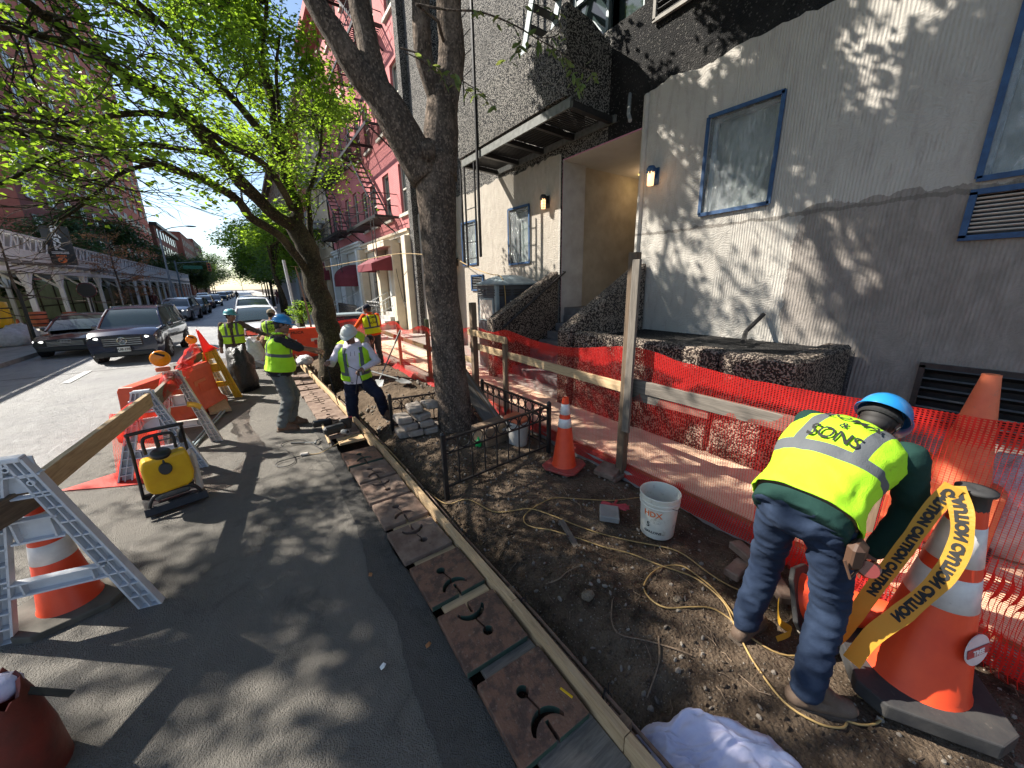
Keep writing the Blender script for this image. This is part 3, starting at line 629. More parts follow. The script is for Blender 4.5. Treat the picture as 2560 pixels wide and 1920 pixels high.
# long planter wall in front of the stucco
b = MB(); 
for (y0, y1) in ((1.27, 1.98), (2.0, 4.26)): b.box((4.28, (y0 + y1) / 2, .70), (.26, y1 - y0, 1.29), 0, None, .035)
b.box((5.15, 1.40, .68), (1.5, .26, 1.27), 0, None, .03); bp('planter_wall', b, M['dash_brown'])
b = MB(); b.box((5.2, 2.9, .62), (1.58, 2.7, 1.24)); bp('planter_fill', b, M['dash_dark_shaded'])
b = MB(); b.tube([(5.2, 2.2, 1.32), (5.6, 2.35, 1.40), (5.95, 2.3, 1.62)], .03, 7); bp('pipe_stub', b, M['black_metal'])
b = MB(); b.box((5.15, .8, .08), (1.7, 6, .14), 0, None, .02); 
b = MB(); b.box((4.36, 3.4, .12), (.34, 6.4, .16), 0, None, .02); bp('plinth_step', b, M['concrete'])
# masked windows
def masked_window(h, fancy=True):
    a, c, z0, z1 = h; b = MB(); X = 6.16
    b.box((X + .05, (a + c) / 2, (z0 + z1) / 2), (.02, c - a - .02, z1 - z0 - .02)); win = bp('window', b, M['masked_pane'])
    b = MB(); f = .05
    for (yy, zz, sy, sz) in (((a + c) / 2, z0 + f / 2, c - a, f), ((a + c) / 2, z1 - f / 2, c - a, f), (a + f / 2, (z0 + z1) / 2, f, z1 - z0), (c - f / 2, (z0 + z1) / 2, f, z1 - z0)):
        b.box((X, yy, zz), (.07, sy, sz), 0, None, .005)
    bp('frame', b, M['grey_paint'], win)
    b = MB(); n1, n2 = 14, 18; vs_ = []
    for i in range(n1 + 1):
        for j in range(n2 + 1):
            y = a - .015 + (c - a + .03) * i / n1; z = z0 - .015 + (z1 - z0 + .03) * j / n2; e = min(i, n1 - i, j, n2 - j)
            vs_.append((5.975 + (.02 * noise.noise(V(y * 6, z * 3, 1)) + .018 if e else 0), y, z))
    b.add(vs_, [(i * (n2 + 1) + j, (i + 1) * (n2 + 1) + j, (i + 1) * (n2 + 1) + j + 1, i * (n2 + 1) + j + 1) for i in range(n1) for j in range(n2)]); bp('plastic_sheet', b, M['sheet'], win, smooth=True)
    b = MB(); t = .05
    for (p0, p1) in (((a - .01, z0 + .01), (c + .01, z0 - .005)), ((c, z0), (c + .008, z1)), ((c + .01, z1 + .005), (a - .01, z1 - .01)), ((a, z1), (a - .006, z0))):
        b.beam((5.965, *p0), (5.965, *p1), .016, t, (0, .7, .7) if False else ((0, 0, 1) if abs(p0[1] - p1[1]) < .3 else (0, 1, 0)))
    bp('masking_tape', b, M['blue_tape'], win); return win
for h in (H_w1, H_w2, H_wl, H_w0): masked_window(h)
def louvre(h, n_, m_, rim, x=6.02, sl=.03, th=.012, deep=.14):
    a, c, z0, z1 = h; b = MB(); b.box((x + deep, (a + c) / 2, (z0 + z1) / 2), (.02, c - a, z1 - z0)); lv = bp('vent', b, M['black_metal'])
    b = MB()
    for (yy, zz, sy, sz) in (((a + c) / 2, z0, c - a + .05, .05), ((a + c) / 2, z1, c - a + .05, .05), (a, (z0 + z1) / 2, .05, z1 - z0), (c, (z0 + z1) / 2, .05, z1 - z0)): b.box((x - .04, yy, zz), (.05, sy, sz))
    bp('vent_frame', b, rim, lv)
    rot = Euler((0, R(28), 0)).to_matrix(); b = MB(); b.box((0, 0, 0), (sl * 1.5, c - a - .05, th), 0, rot); first = None
    for k in range(n_):
        z = z0 + (z1 - z0) * (k + .5) / n_; m = Matrix.Translation((x - .02 - 6, (a + c) / 2 - 4, z))
        if first is None: first = b.build('slat', m_, lv, m=m)
        else: link('slat', first.data, lv, m)
    return lv
louvre(H_vent, 11, M['cream_pl'], M['blue_tape'], sl=.014, th=.007); louvre(H_louv, 6, M['bumper'], M['black_metal'], sl=.07, th=.02); louvre(H_ac, 9, M['bumper'], M['blue_tape']); louvre(H_up, 14, M['bumper'], M['concrete'])
b = MB(); b.box((6.2, 5.62, 7.3), (.03, 1.75, 1.8)); wn = bp('window', b, M['glass_dark'])
b = MB(); b.beam((6.14, 4.8, 7.25), (6.14, 6.45, 7.25), .05, .07); [b.beam((6.14, y, 6.4), (6.14, y, 8.2), .06, .08, (1, 0, 0)) for y in (4.8, 5.6, 6.45)]; b.beam((6.1, 5.6, 6.45), (6.02, 6.4, 7.1), .05, .06); bp('frame', b, M['grey_paint'], wn)
b = MB(); b.box((6.18, 12.65, 6.6), (.03, .9, 1.4)); wn = bp('window', b, M['glass_dark']); b = MB(); [b.beam((6.12, y, 5.9), (6.12, y, 7.3), .05, .06, (1, 0, 0)) for y in (12.23, 13.07)]; [b.beam((6.12, 12.2, z), (6.12, 13.1, z), .05, .06) for z in (5.93, 6.6, 7.27)]; bp('frame', b, M['grey_paint'], wn)
b = MB(); b.box((5.72, 11.9, 8), (.5, .28, 16.0)); bp('corner_pier', b, M['dash'])
b = MB(); b.box((5.9, 15.1, 8), (.22, .4, 16.0)); bp('corner_pier', b, M['dash'])
# projecting pebble dash balcony box above the escape landing
m = Matrix(((0, 0, 1, 4.95), (1, 0, 0, 0), (0, 1, 0, 0), (0, 0, 0, 1)))
b = MB(); b.prism([(5.46, 5.14), (9.3, 5.14), (9.3, 6.14), (8.0, 6.2), (5.8, 6.22), (5.46, 6.28)], .16, m); bp('balcony_parapet', b, M['dash'])
b = MB(); b.prism([(4.93, 5.12), (6.02, 5.06), (6.02, 6.1), (5.5, 6.33), (4.93, 6.40)], .15, Matrix(((1, 0, 0, 0), (0, 0, 1, 5.38), (0, 1, 0, 0), (0, 0, 0, 1)))); bp('balcony_side', b, M['dash'])
# wall lamps
def sconce(y, z, caged):
    b = MB(); b.lathe([(.001, -.17), (.052, -.17), (.056, 0), (.06, .07), (.001, .075)], 14, (5.86, y, z)); lp = bp('wall_lamp', b, M['lamp_on'], smooth=True)
    b = MB(); b.lathe([(.062, .03), (.072, .03), (.076, .08), (.05, .12), (.001, .12)], 14, (5.86, y, z)); b.box((5.95, y, z + .02), (.10, .06, .15)); b.box((5.985, y, z - .02), (.02, .13, .26), 0, None, .005)
    for k in range(9): b.box((5.86 + .07 * math.cos(k * .7), y + .07 * math.sin(k * .7), z + .03), (.02, .02, .03 + .02 * (k % 3)))
    bp('masked_cap', b, M['blue_tape'] if not caged else M['black_metal'], lp)
    if caged:
        b = MB(); 
        for k in range(6): a = k * math.pi / 3; b.tube([(5.86 + .066 * math.cos(a), y + .066 * math.sin(a), z - .18), (5.86 + .066 * math.cos(a), y + .066 * math.sin(a), z + .04)], .004, 4)
        for zz in (-.16, -.10, -.04): b.tube([(5.86 + .066 * math.cos(a), y + .066 * math.sin(a), z + zz) for a in np.linspace(0, 6.28, 13)], .004, 4)
        bp('cage', b, M['black_metal'], lp)
sconce(4.27, 3.82, False); sconce(7.07, 3.9, True); sconce(11.7, 2.85, True)
b = MB(); b.tube([(6.05, 4.95, 5.25), (5.55, 4.55, 4.72), (5.35, 4.35, 4.52)], .03, 7); bp('downpipe_stub', b, M['steel'])
# steel fire escape over the entrance
fe = thing('fire_escape', 'black steel fire escape platform with slatted floor hanging over the building entrance', 'fire escape', (5.5, 7.2, 5.0))
def fp(name, b, m_, **k): return b.build(name, m_, fe, world=True, **k)
b = MB(); b.beam((5.0, 5.32, 5.02), (5.0, 9.2, 5.02), .04, .15); b.beam((6.0, 5.2, 4.95), (6.0, 9.1, 4.95), .04, .12); fp('side_beam', b, mat('dull_iron', (.07, .075, .07), (.13, .135, .13), 10, .6, .3))
for y in (5.3, 6.28, 7.25, 8.2, 9.15): b = MB(); b.beam((4.99, y, 4.98), (6.01, y, 4.94), .09, .10); fp('cross_beam', b, M['black_metal'])
b = MB(); b.box((0, 0, 0), (.026, 1.0, .02)); b2 = None
rot_ = Matrix.Rotation(R(90), 4, 'Z')
b = MB(); b.box((0, 0, 0), (.98, .030, .018)); first = None
for seg in (5.38, 6.36, 7.33, 8.28):
    for k in range(13):
        y = seg + .045 + k * .066; m = wm(fe).inverted() @ Matrix.Translation((5.5, y, 5.03)) @ Euler((0, .035, 0)).to_matrix().to_4x4()
        if first is None: first = b.build('slat', M['black_metal'], fe, m=m)
        else: link('slat', first.data, fe, m)
def ladder(x, y0, y1, z0, z1, n_, lean=0, mrail=None, name='ladder', parent=fe, w_=.035, inv_=None):
    b = MB(); b.beam((x, y0, z0), (x + lean, y0, z1), w_, w_, (1, 0, 0)); b.beam((x, y1, z0), (x + lean, y1, z1), w_, w_, (1, 0, 0)); la = b.build(name, mrail or M['black_metal'], parent, world=True)
    b = MB(); b.tube([(0, -(y1 - y0) / 2, 0), (0, (y1 - y0) / 2, 0)], .012, 6); f = None
    for k in range(n_):
        t = (k + .5) / n_; m = wm(la).inverted() @ Matrix.Translation((x + lean * t, (y0 + y1) / 2, z0 + (z1 - z0) * t))
        if f is None: f = b.build('rung', M['black_metal'], la, m=m)
        else: link('rung', f.data, la, m)
    return la
ladder(4.95, 8.55, 9.05, 2.55, 4.9, 6); ladder(5.0, 8.5, 9.0, 5.1, 9.2, 11)
b = MB(); b.beam((4.93, 8.35, 2.75), (4.93, 8.35, 9.5), .05, .05, (1, 0, 0)); b.beam((4.93, 9.2, 2.65), (4.93, 9.2, 4.9), .04, .04, (1, 0, 0)); fp('guide_rail', b, M['black_metal'])
# stair flight of the escape running up to the next floor
b = MB(); b.beam((5.2, 7.2, 5.6), (5.2, 5.9, 9.0), .04, .14); b.beam((5.8, 7.2, 5.6), (5.8, 5.9, 9.0), .04, .14); st = fp('stair_stringers', b, M['grey_paint'])
b = MB(); b.box((0, 0, 0), (.58, .17, .02)); f = None
for k in range(13):
    t = (k + .5) / 13; m = wm(st).inverted() @ Matrix.Translation((5.5, 7.2 - 1.3 * t, 5.6 + 3.4 * t))
    if f is None: f = b.build('tread', M['black_metal'], st, m=m)
    else: link('tread', f.data, st, m)

# ------------------------------------------------------------------ row of houses up the street (right side)
def facade_window(parent, x, ya, yb, za, zb, fm, sash=True, deep=.16, gl='glass_dark'):
    b = MB(); b.box((x + deep, (ya + yb) / 2, (za + zb) / 2), (.02, yb - ya, zb - za)); wd = b.build('window', M[gl], parent, world=True)
    b = MB(); X = x + deep - .03; t = .06
    for (yy, zz, sy, sz) in (((ya + yb) / 2, za + t / 2, yb - ya, t), ((ya + yb) / 2, zb - t / 2, yb - ya, t), (ya + t / 2, (za + zb) / 2, t, zb - za), (yb - t / 2, (za + zb) / 2, t, zb - za), ((ya + yb) / 2, (za + zb) / 2, yb - ya, t)):
        b.box((X, yy, zz), (.05, sy, sz))
    b.build('frame', fm, wd, world=True)
    b = MB(); b.box((x - .03, (ya + yb) / 2, za - .06), (.14, yb - ya + .2, .12)); b.build('sill', fm, wd, world=True); return wd
def escape(parent, x, ya, yb, zs, mt='black_metal', ladders=True, stairs=True):
    for i, z in enumerate(zs):
        b = MB(); D = 1.0
        b.beam((x - D, ya, z), (x - D, yb, z), .05, .12); [b.beam((x - D, y, z), (x, y, z), .05, .10) for y in (ya, (ya + yb) / 2, yb)]
        n_ = int((yb - ya) / .13)
        for k in range(n_): y = ya + (yb - ya) * (k + .5) / n_; b.box((x - D / 2, y, z + .03), (D, .05, .02))
        [b.beam((x - D * .9, y, z - .05), (x, y, z - .75), .04, .05) for y in (ya + .1, yb - .1)]
        pf = b.build('fire_escape', M[mt], parent, world=True)
        b = MB()
        for zz in (.45, .9): b.tube([(x, ya, z + zz), (x - D, ya, z + zz), (x - D, yb, z + zz), (x, yb, z + zz)], .018, 5)
        for k in range(int((yb - ya) / .22) + 1): y = ya + k * .22; b.tube([(x - D, y, z), (x - D, y, z + .9)], .010, 4)
        b.build('railing', M[mt], pf, world=True)
        if stairs and i < len(zs) - 1:
            z2 = zs[i + 1]; s0, s1 = (ya + .5, yb - 1.0) if i % 2 == 0 else (yb - .5, ya + 1.0); b = MB()
            for dx in (.25, .75): b.beam((x - dx, s0, z), (x - dx, s1, z2), .03, .10)
            for k in range(12): t = (k + .5) / 12; b.box((x - .5, s0 + (s1 - s0) * t, z + (z2 - z) * t), (.5, .2, .025))
            b.build('stair_flight', M[mt], pf, world=True)
        if ladders and i == 0:
            b = MB(); yl = ya + .35
            for dy in (0, .45): b.tube([(x - D, yl + dy, z - 2.3), (x - D, yl + dy, z + 1)], .02, 5)
            for k in range(10): b.tube([(x - D, yl, z - 2.2 + k * .3), (x - D, yl + .45, z - 2.2 + k * .3)], .012, 4)
            b.build('drop_ladder', M[mt], pf, world=True)
def tenement(name, label, x, y0, y1, z1, H, um, gm, wins, fl, esc=None, ground=(), depth=14):
    t = thing(name, label, 'building', (x, (y0 + y1) / 2, 0)); holes = []
    for (ya, yb) in wins:
        for z in fl: holes.append((ya, yb, z, z + 1.9))
    inv_ = wm(t).inverted()
    loc = V(x, (y0 + y1) / 2, 0)
    sh = lambda hs: [(a - loc.y, b_ - loc.y, c, d) for a, b_, c, d in hs]
    wall_panel('upper_wall', 0, y0 - loc.y, y1 - loc.y, z1, H, sh(holes), um, t, reveal=.2)
    g_h = sh([(a, b_, c, d) for (a, b_, c, d) in ground]); wall_panel('ground_floor_wall', -.02, y0 - loc.y, y1 - loc.y, 0, z1, g_h, gm, t, reveal=.2)
    b = MB(); b.box((x + depth / 2 + .3, (y0 + y1) / 2, H / 2), (depth, y1 - y0 - .02, H - .01)); b.build('side_walls', um, t, world=True)
    for (ya, yb, za, zb) in holes: facade_window(t, x, ya, yb, za, zb, M['frame_w'])
    for (ya, yb, za, zb) in ground: facade_window(t, x, ya, yb, za, zb, M['frame_w'])
    b = MB(); 
    for k, (d, h, z) in enumerate(((.30, .10, z1 + .12), (.22, .14, z1), (.12, .18, z1 - .16))): b.box((x - d / 2 - .02, (y0 + y1) / 2, z), (d, y1 - y0 - .04, h))
    b.build('cornice', gm, t, world=True)
    b = MB(); b.box((x - .35, (y0 + y1) / 2, H), (.9, y1 - y0, .5)); b.box((x - .2, (y0 + y1) / 2, H - .4), (.5, y1 - y0, .4)); b.build('roof_cornice', um, t, world=True)
    if esc: escape(t, x, esc[0], esc[1], esc[2])
    return t
tA = tenement('tenement_house', 'pink painted brick tenement with cream ground floor and barred tall window', 6, 15.32, 23.1, 4.15, 17.5, M['pink_brick'], M['cream_st'],
    [(15.7, 16.6), (17.9, 18.8), (20.0, 20.9), (21.7, 22.6)], [5.0, 8.4, 11.8, 15.0], (17.0, 22.4, [4.95, 8.35, 11.75, 15.0]), [(15.9, 16.9, 1.45, 3.5), (20.6, 21.5, 1.3, 3.3)])
tB = tenement('tenement_house', 'pink tenement with white painted ground floor beside the cream fronted one', 6, 23.12, 31.6, 4.4, 17.0, M['pink_brick'], M['white_st'],
    [(23.6, 24.5), (25.6, 26.5), (28.0, 28.9), (30.0, 30.9)], [5.3, 8.7, 12.1, 15.0], (24.6, 30.2, [5.2, 8.6, 12.0]), [(28.6, 29.6, 1.4, 3.4)])
tC = tenement('tenement_house', 'tan stone house with bow front and small balconies beyond the pink tenements', 5.9, 31.62, 40, 4.2, 15.5, M['tan_st'], M['tan_st'],
    [(32.4, 33.2), (34.6, 35.4), (37.2, 38.0)], [5.2, 8.3, 11.4], None, [])
tD = tenement('tenement_house', 'red brick house further up the street on the right', 6, 40.1, 58, 4.2, 15, M['red_brick'], M['tan_st'], [(42 + k * 2.6, 43 + k * 2.6) for k in range(6)], [5.2, 8.3, 11.4], (45, 52, [5.1, 8.2]), [])
tE = tenement('tenement_house', 'pale brick apartment house far up the street on the right', 6, 58.2, 90, 4.2, 18, M['tan_brick'], M['white_st'], [(60 + k * 3, 61.2 + k * 3) for k in range(9)], [5.2, 8.3, 11.4, 14.5], None, [])
b = MB()
for z in (6.9, 10.2): b.box((5.45, 35, z), (1.0, 3.2, .14)); [b.tube([(4.97, 33.5 + k * .16, z), (4.97, 33.5 + k * .16, z + .95)], .012, 4) for k in range(20)]; b.tube([(4.97, 33.4, z + .95), (4.97, 36.6, z + .95)], .03, 5); b.box((5.4, 35, z - .25), (.6, 2.6, .4))
b.build('balcony', M['grey_st'], tC, world=True)
# bow fronted ground floor ribs
for k in range(7): MB().box((5.45 - .18 * math.sin(k / 6 * math.pi), 32.2 + k * 1.05, 2.0), (.32, .30, 4.0), 0, None, .02).build('pilaster', M['tan_st'], tC, world=True)
def window_grille(t, x, ya, yb, za, zb):
    b = MB()
    for k in range(7): y = ya + (yb - ya) * k / 6; b.tube([(x, y, za), (x, y, zb)], .014, 5)
    for z in (za, (za + zb) / 2, zb): b.beam((x, ya, z), (x, yb, z), .03, .04)
    b.build('window_grille', M['black_metal'], t, world=True)
window_grille(tA, 5.9, 15.85, 16.95, 1.4, 3.55); window_grille(tA, 5.9, 20.55, 21.55, 1.25, 3.35)
for y in (15.55, 17.3, 19.5, 22.9): MB().box((5.75, y, 2.05), (.4, .45, 4.0), 0, None, .02).build('pilaster', M['cream_st'], tA, world=True)
for y in (23.5, 27.6, 31.2): MB().box((5.75, y, 2.1), (.4, .4, 4.1), 0, None, .02).build('pilaster', M['white_st'], tB, world=True)
b = MB(); b.box((5.6, 18.4, 3.9), (.7, 2.6, .25)); b.build('door_hood', M['cream_st'], tA, world=True)
# doors, steps, rails
def stoop(t, x, yc, w_, n_, gm, rail='white_car'):
    b = MB(); b.box((x - .02, yc, n_ * .17 + 1.05), (.06, 1.1, 2.1)); b.build('door', M['white_st'], t, world=True)
    for k in range(n_): b = MB(); b.box((x - .15 - .28 * (n_ - 1 - k) / 2, yc, .09 + .17 * k), (.3 + .28 * (n_ - 1 - k), w_, .17)); b.build('step', gm, t, world=True)
    for s_ in (-1, 1):
        b = MB(); p0, p1 = V(x - .3 - .28 * n_, yc + s_ * w_ / 2, 1.0), V(x - .1, yc + s_ * w_ / 2, .17 * n_ + .95); b.tube([p0, p1], .022, 6); b.tube([p0 - V(0, 0, .45), p1 - V(0, 0, .45)], .016, 5)
        for k in range(6): q = p0.lerp(p1, k / 5); b.tube([q - V(0, 0, .9), q], .014, 5)
        b.build('stair_rail', M['white_st'], t, world=True)
stoop(tA, 5.95, 18.4, 1.6, 5, M['concrete_lt']); stoop(tB, 5.95, 25.7, 1.6, 5, M['concrete_lt'])
def awning(t, yc, x, z, w_, d, h, dome):
    b = MB()
    if not dome:
        a = [(x, yc - w_ / 2, z + h), (x, yc + w_ / 2, z + h), (x - d * .55, yc + w_ * .35, z + h * .85), (x - d * .55, yc - w_ * .35, z + h * .85)]
        c = [(x, yc - w_ / 2, z), (x, yc + w_ / 2, z), (x - d, yc + w_ / 2, z), (x - d, yc - w_ / 2, z)]; e = [(x, yc - w_ / 2, z + h * .45), (x, yc + w_ / 2, z + h * .45), (x - d, yc + w_ / 2, z + h * .40), (x - d, yc - w_ / 2, z + h * .40)]
        b.add(a + e + c, [(0, 3, 7, 4), (3, 2, 6, 7), (2, 1, 5, 6), (0, 1, 2, 3), (4, 7, 11, 8), (7, 6, 10, 11), (6, 5, 9, 10)])
    else:
        n_ = 12; k2 = 6; vs_ = []
        for j in range(k2 + 1):
            ph = math.pi / 2 * j / k2
            for i in range(n_ + 1):
                th = math.pi * i / n_; vs_.append((x - d * math.sin(th) * math.cos(ph), yc - w_ / 2 * math.cos(th) * math.cos(ph), z + .45 * h + h * .75 * math.sin(ph)))
        for i in range(n_ + 1):
            th = math.pi * i / n_; vs_.append((x - d * math.sin(th), yc - w_ / 2 * math.cos(th), z))
        k = n_ + 1; b.add(vs_, [(j * k + i, j * k + i + 1, (j + 1) * k + i + 1, (j + 1) * k + i) for j in range(k2) for i in range(n_)] + [((k2 + 1) * k + i, (k2 + 1) * k + i + 1, i + 1, i) for i in range(n_)])
    b.build('awning', M['awning'], t, world=True)
awning(tA, 18.4, 5.95, 2.75, 2.5, 1.3, .75, False); awning(tB, 25.7, 5.95, 2.1, 2.2, 1.3, 1.1, True); awning(tC, 33.0, 5.5, 2.6, 2.0, 1.2, 1.1, True)
# iron railings in front of the houses
def iron_rail(name, p0, p1, h, label, n_=None, scroll=False):
    p0, p1 = V(p0), V(p1); L = (p1 - p0).length; t = thing(name, label, 'railing', p0)
    b = MB(); b.beam(p0 + V(0, 0, h), p1 + V(0, 0, h), .04, .04); b.beam(p0 + V(0, 0, .1), p1 + V(0, 0, .1), .03, .03); b.beam(p0 + V(0, 0, h - .2), p1 + V(0, 0, h - .2), .03, .03); b.build('rails', M['black_metal'], t, world=True)
    b = MB(); b.tube([(0, 0, 0), (0, 0, h + .1)], .012, 5); f = None; n_ = n_ or int(L / .13)
    for k in range(n_ + 1):
        m = wm(t).inverted() @ Matrix.Translation(p0.lerp(p1, k / n_))
        if f is None: f = b.build('baluster', M['black_metal'], t, m=m)
        else: link('baluster', f.data, t, m)
    if scroll:
        b = MB()
        for k in range(int(L / .22)): c = p0.lerp(p1, (k + .5) / int(L / .22)) + V(0, 0, h + .12); d = (p1 - p0).normalized(); b.tube([c + d * .09 * math.cos(a) + V(0, 0, .09 * math.sin(a)) for a in np.linspace(0, 6.28, 11)], .012, 4)
        b.build('scrolls', M['black_metal'], t, world=True)
    return t
iron_rail('iron_railing', (4.3, 15.4, .12), (4.3, 17.3, .12), 1.15, 'black iron railing with scroll top in front of the cream ground floor', scroll=True)
iron_rail('iron_railing', (4.3, 19.3, .12), (4.3, 23.6, .12), 1.0, 'tall dark gate railing behind the worker with orange sleeves')
iron_rail('iron_railing', (4.3, 26.8, .12), (4.3, 32, .12), 1.0, 'iron railing in front of the white ground floor')
iron_rail('iron_railing', (4.2, 33, .12), (4.2, 40, .12), 1.0, 'far iron railing below the tan bow fronted house')
# ------------------------------------------------------------------ left side of the street
tw = thing('brick_tower_block', 'tall red brick apartment tower behind the trees on the left', 'building', (-15.5, 89, 0))
b = MB(); b.box((-23, 89, 25), (15, 66, 50)); b.build('wall', M['red_brick'], tw, world=True)
b = MB()
for z in (14.6, 30.6, 46.6): b.box((-15.47, 89, z), (.12, 66, .4))
b.build('string_course', M['cream_st'], tw, world=True)
bw = MB(); bw.box((.0, 0, 0), (.10, 1.9, 1.5)); bfm = MB(); [bfm.box((.06, y, 0), (.08, .09, 1.6)) for y in (-.95, 0, .95)]; [bfm.box((.06, 0, z), (.08, 2.0, .09)) for z in (-.78, .1, .78)]
fw = ff = None
for fl in range(14):
    for k in range(13):
        y, z = 58.6 + k * 5.1, 5.4 + fl * 3.1
        if y > 120: continue
        m = wm(tw).inverted() @ Matrix.Translation((-15.47, y, z))
        if fw is None: fw = bw.build('window', M['glass_dark'], tw, m=m); ff = bfm.build('frame', M['frame_w'], fw)
        else: o = link('window', fw.data, tw, m); link('frame', ff.data, o)
t = thing('brown_brick_house', 'dark brown brick house with small windows beyond the red tower', 'building', (-15, 142, 0))
b = MB(); b.box((-21, 142, 8.5), (12, 35.5, 17)); b.build('wall', M['brown_brick'], t, world=True); b = MB(); b.box((-15, 142, 17.1), (1.4, 36, .7)); b.build('roof_cornice', M['bumper'], t, world=True)
fw = None; bw = MB(); bw.box((0, 0, 0), (.2, 1.7, 2.2))
for fl in range(4):
    for k in range(8):
        m = wm(t).inverted() @ Matrix.Translation((-14.98, 127 + k * 4.2, 4.5 + fl * 3.6))
        if fw is None: fw = bw.build('window', M['glass_dark'], t, m=m)
        else: link('window', fw.data, t, m)
for (nm, lb, x, y, wy, h, m_) in (('grey_slab_tower', 'pale grey slab tower rising behind the brick tower', -19, 131, 12, 34, 'grey_st'), ('brick_house', 'brown house far up the left side of the street behind the tall trees', -14, 185, 40, 20, 'brown_brick'),
        ('brown_brick_house', 'narrow brown house beside the far tan one', -14, 225, 38, 22, 'brown_brick'), ('far_apartment_block', 'far right apartment block in the haze of the street end', 12, 150, 100, 17, 'tan_brick')):
    t = thing(nm, lb, 'building', (x, y, 0)); b = MB(); b.box((x + (-6 if x < 0 else 6), y, h / 2), (12, wy, h)); b.build('wall', M[m_], t, world=True)
    fw = None; bw = MB(); bw.box((0, 0, 0), (.2, 1.8, 2.0))
    for fl in range(int(h / 3.5)):
        for k in range(int(wy / 4.5)):
            m = wm(t).inverted() @ Matrix.Translation((x, y - wy / 2 + 2.2 + k * 4.5, 3 + fl * 3.5))
            if fw is None: fw = bw.build('window', M['bumper'], t, m=m)
            else: link('window', fw.data, t, m)
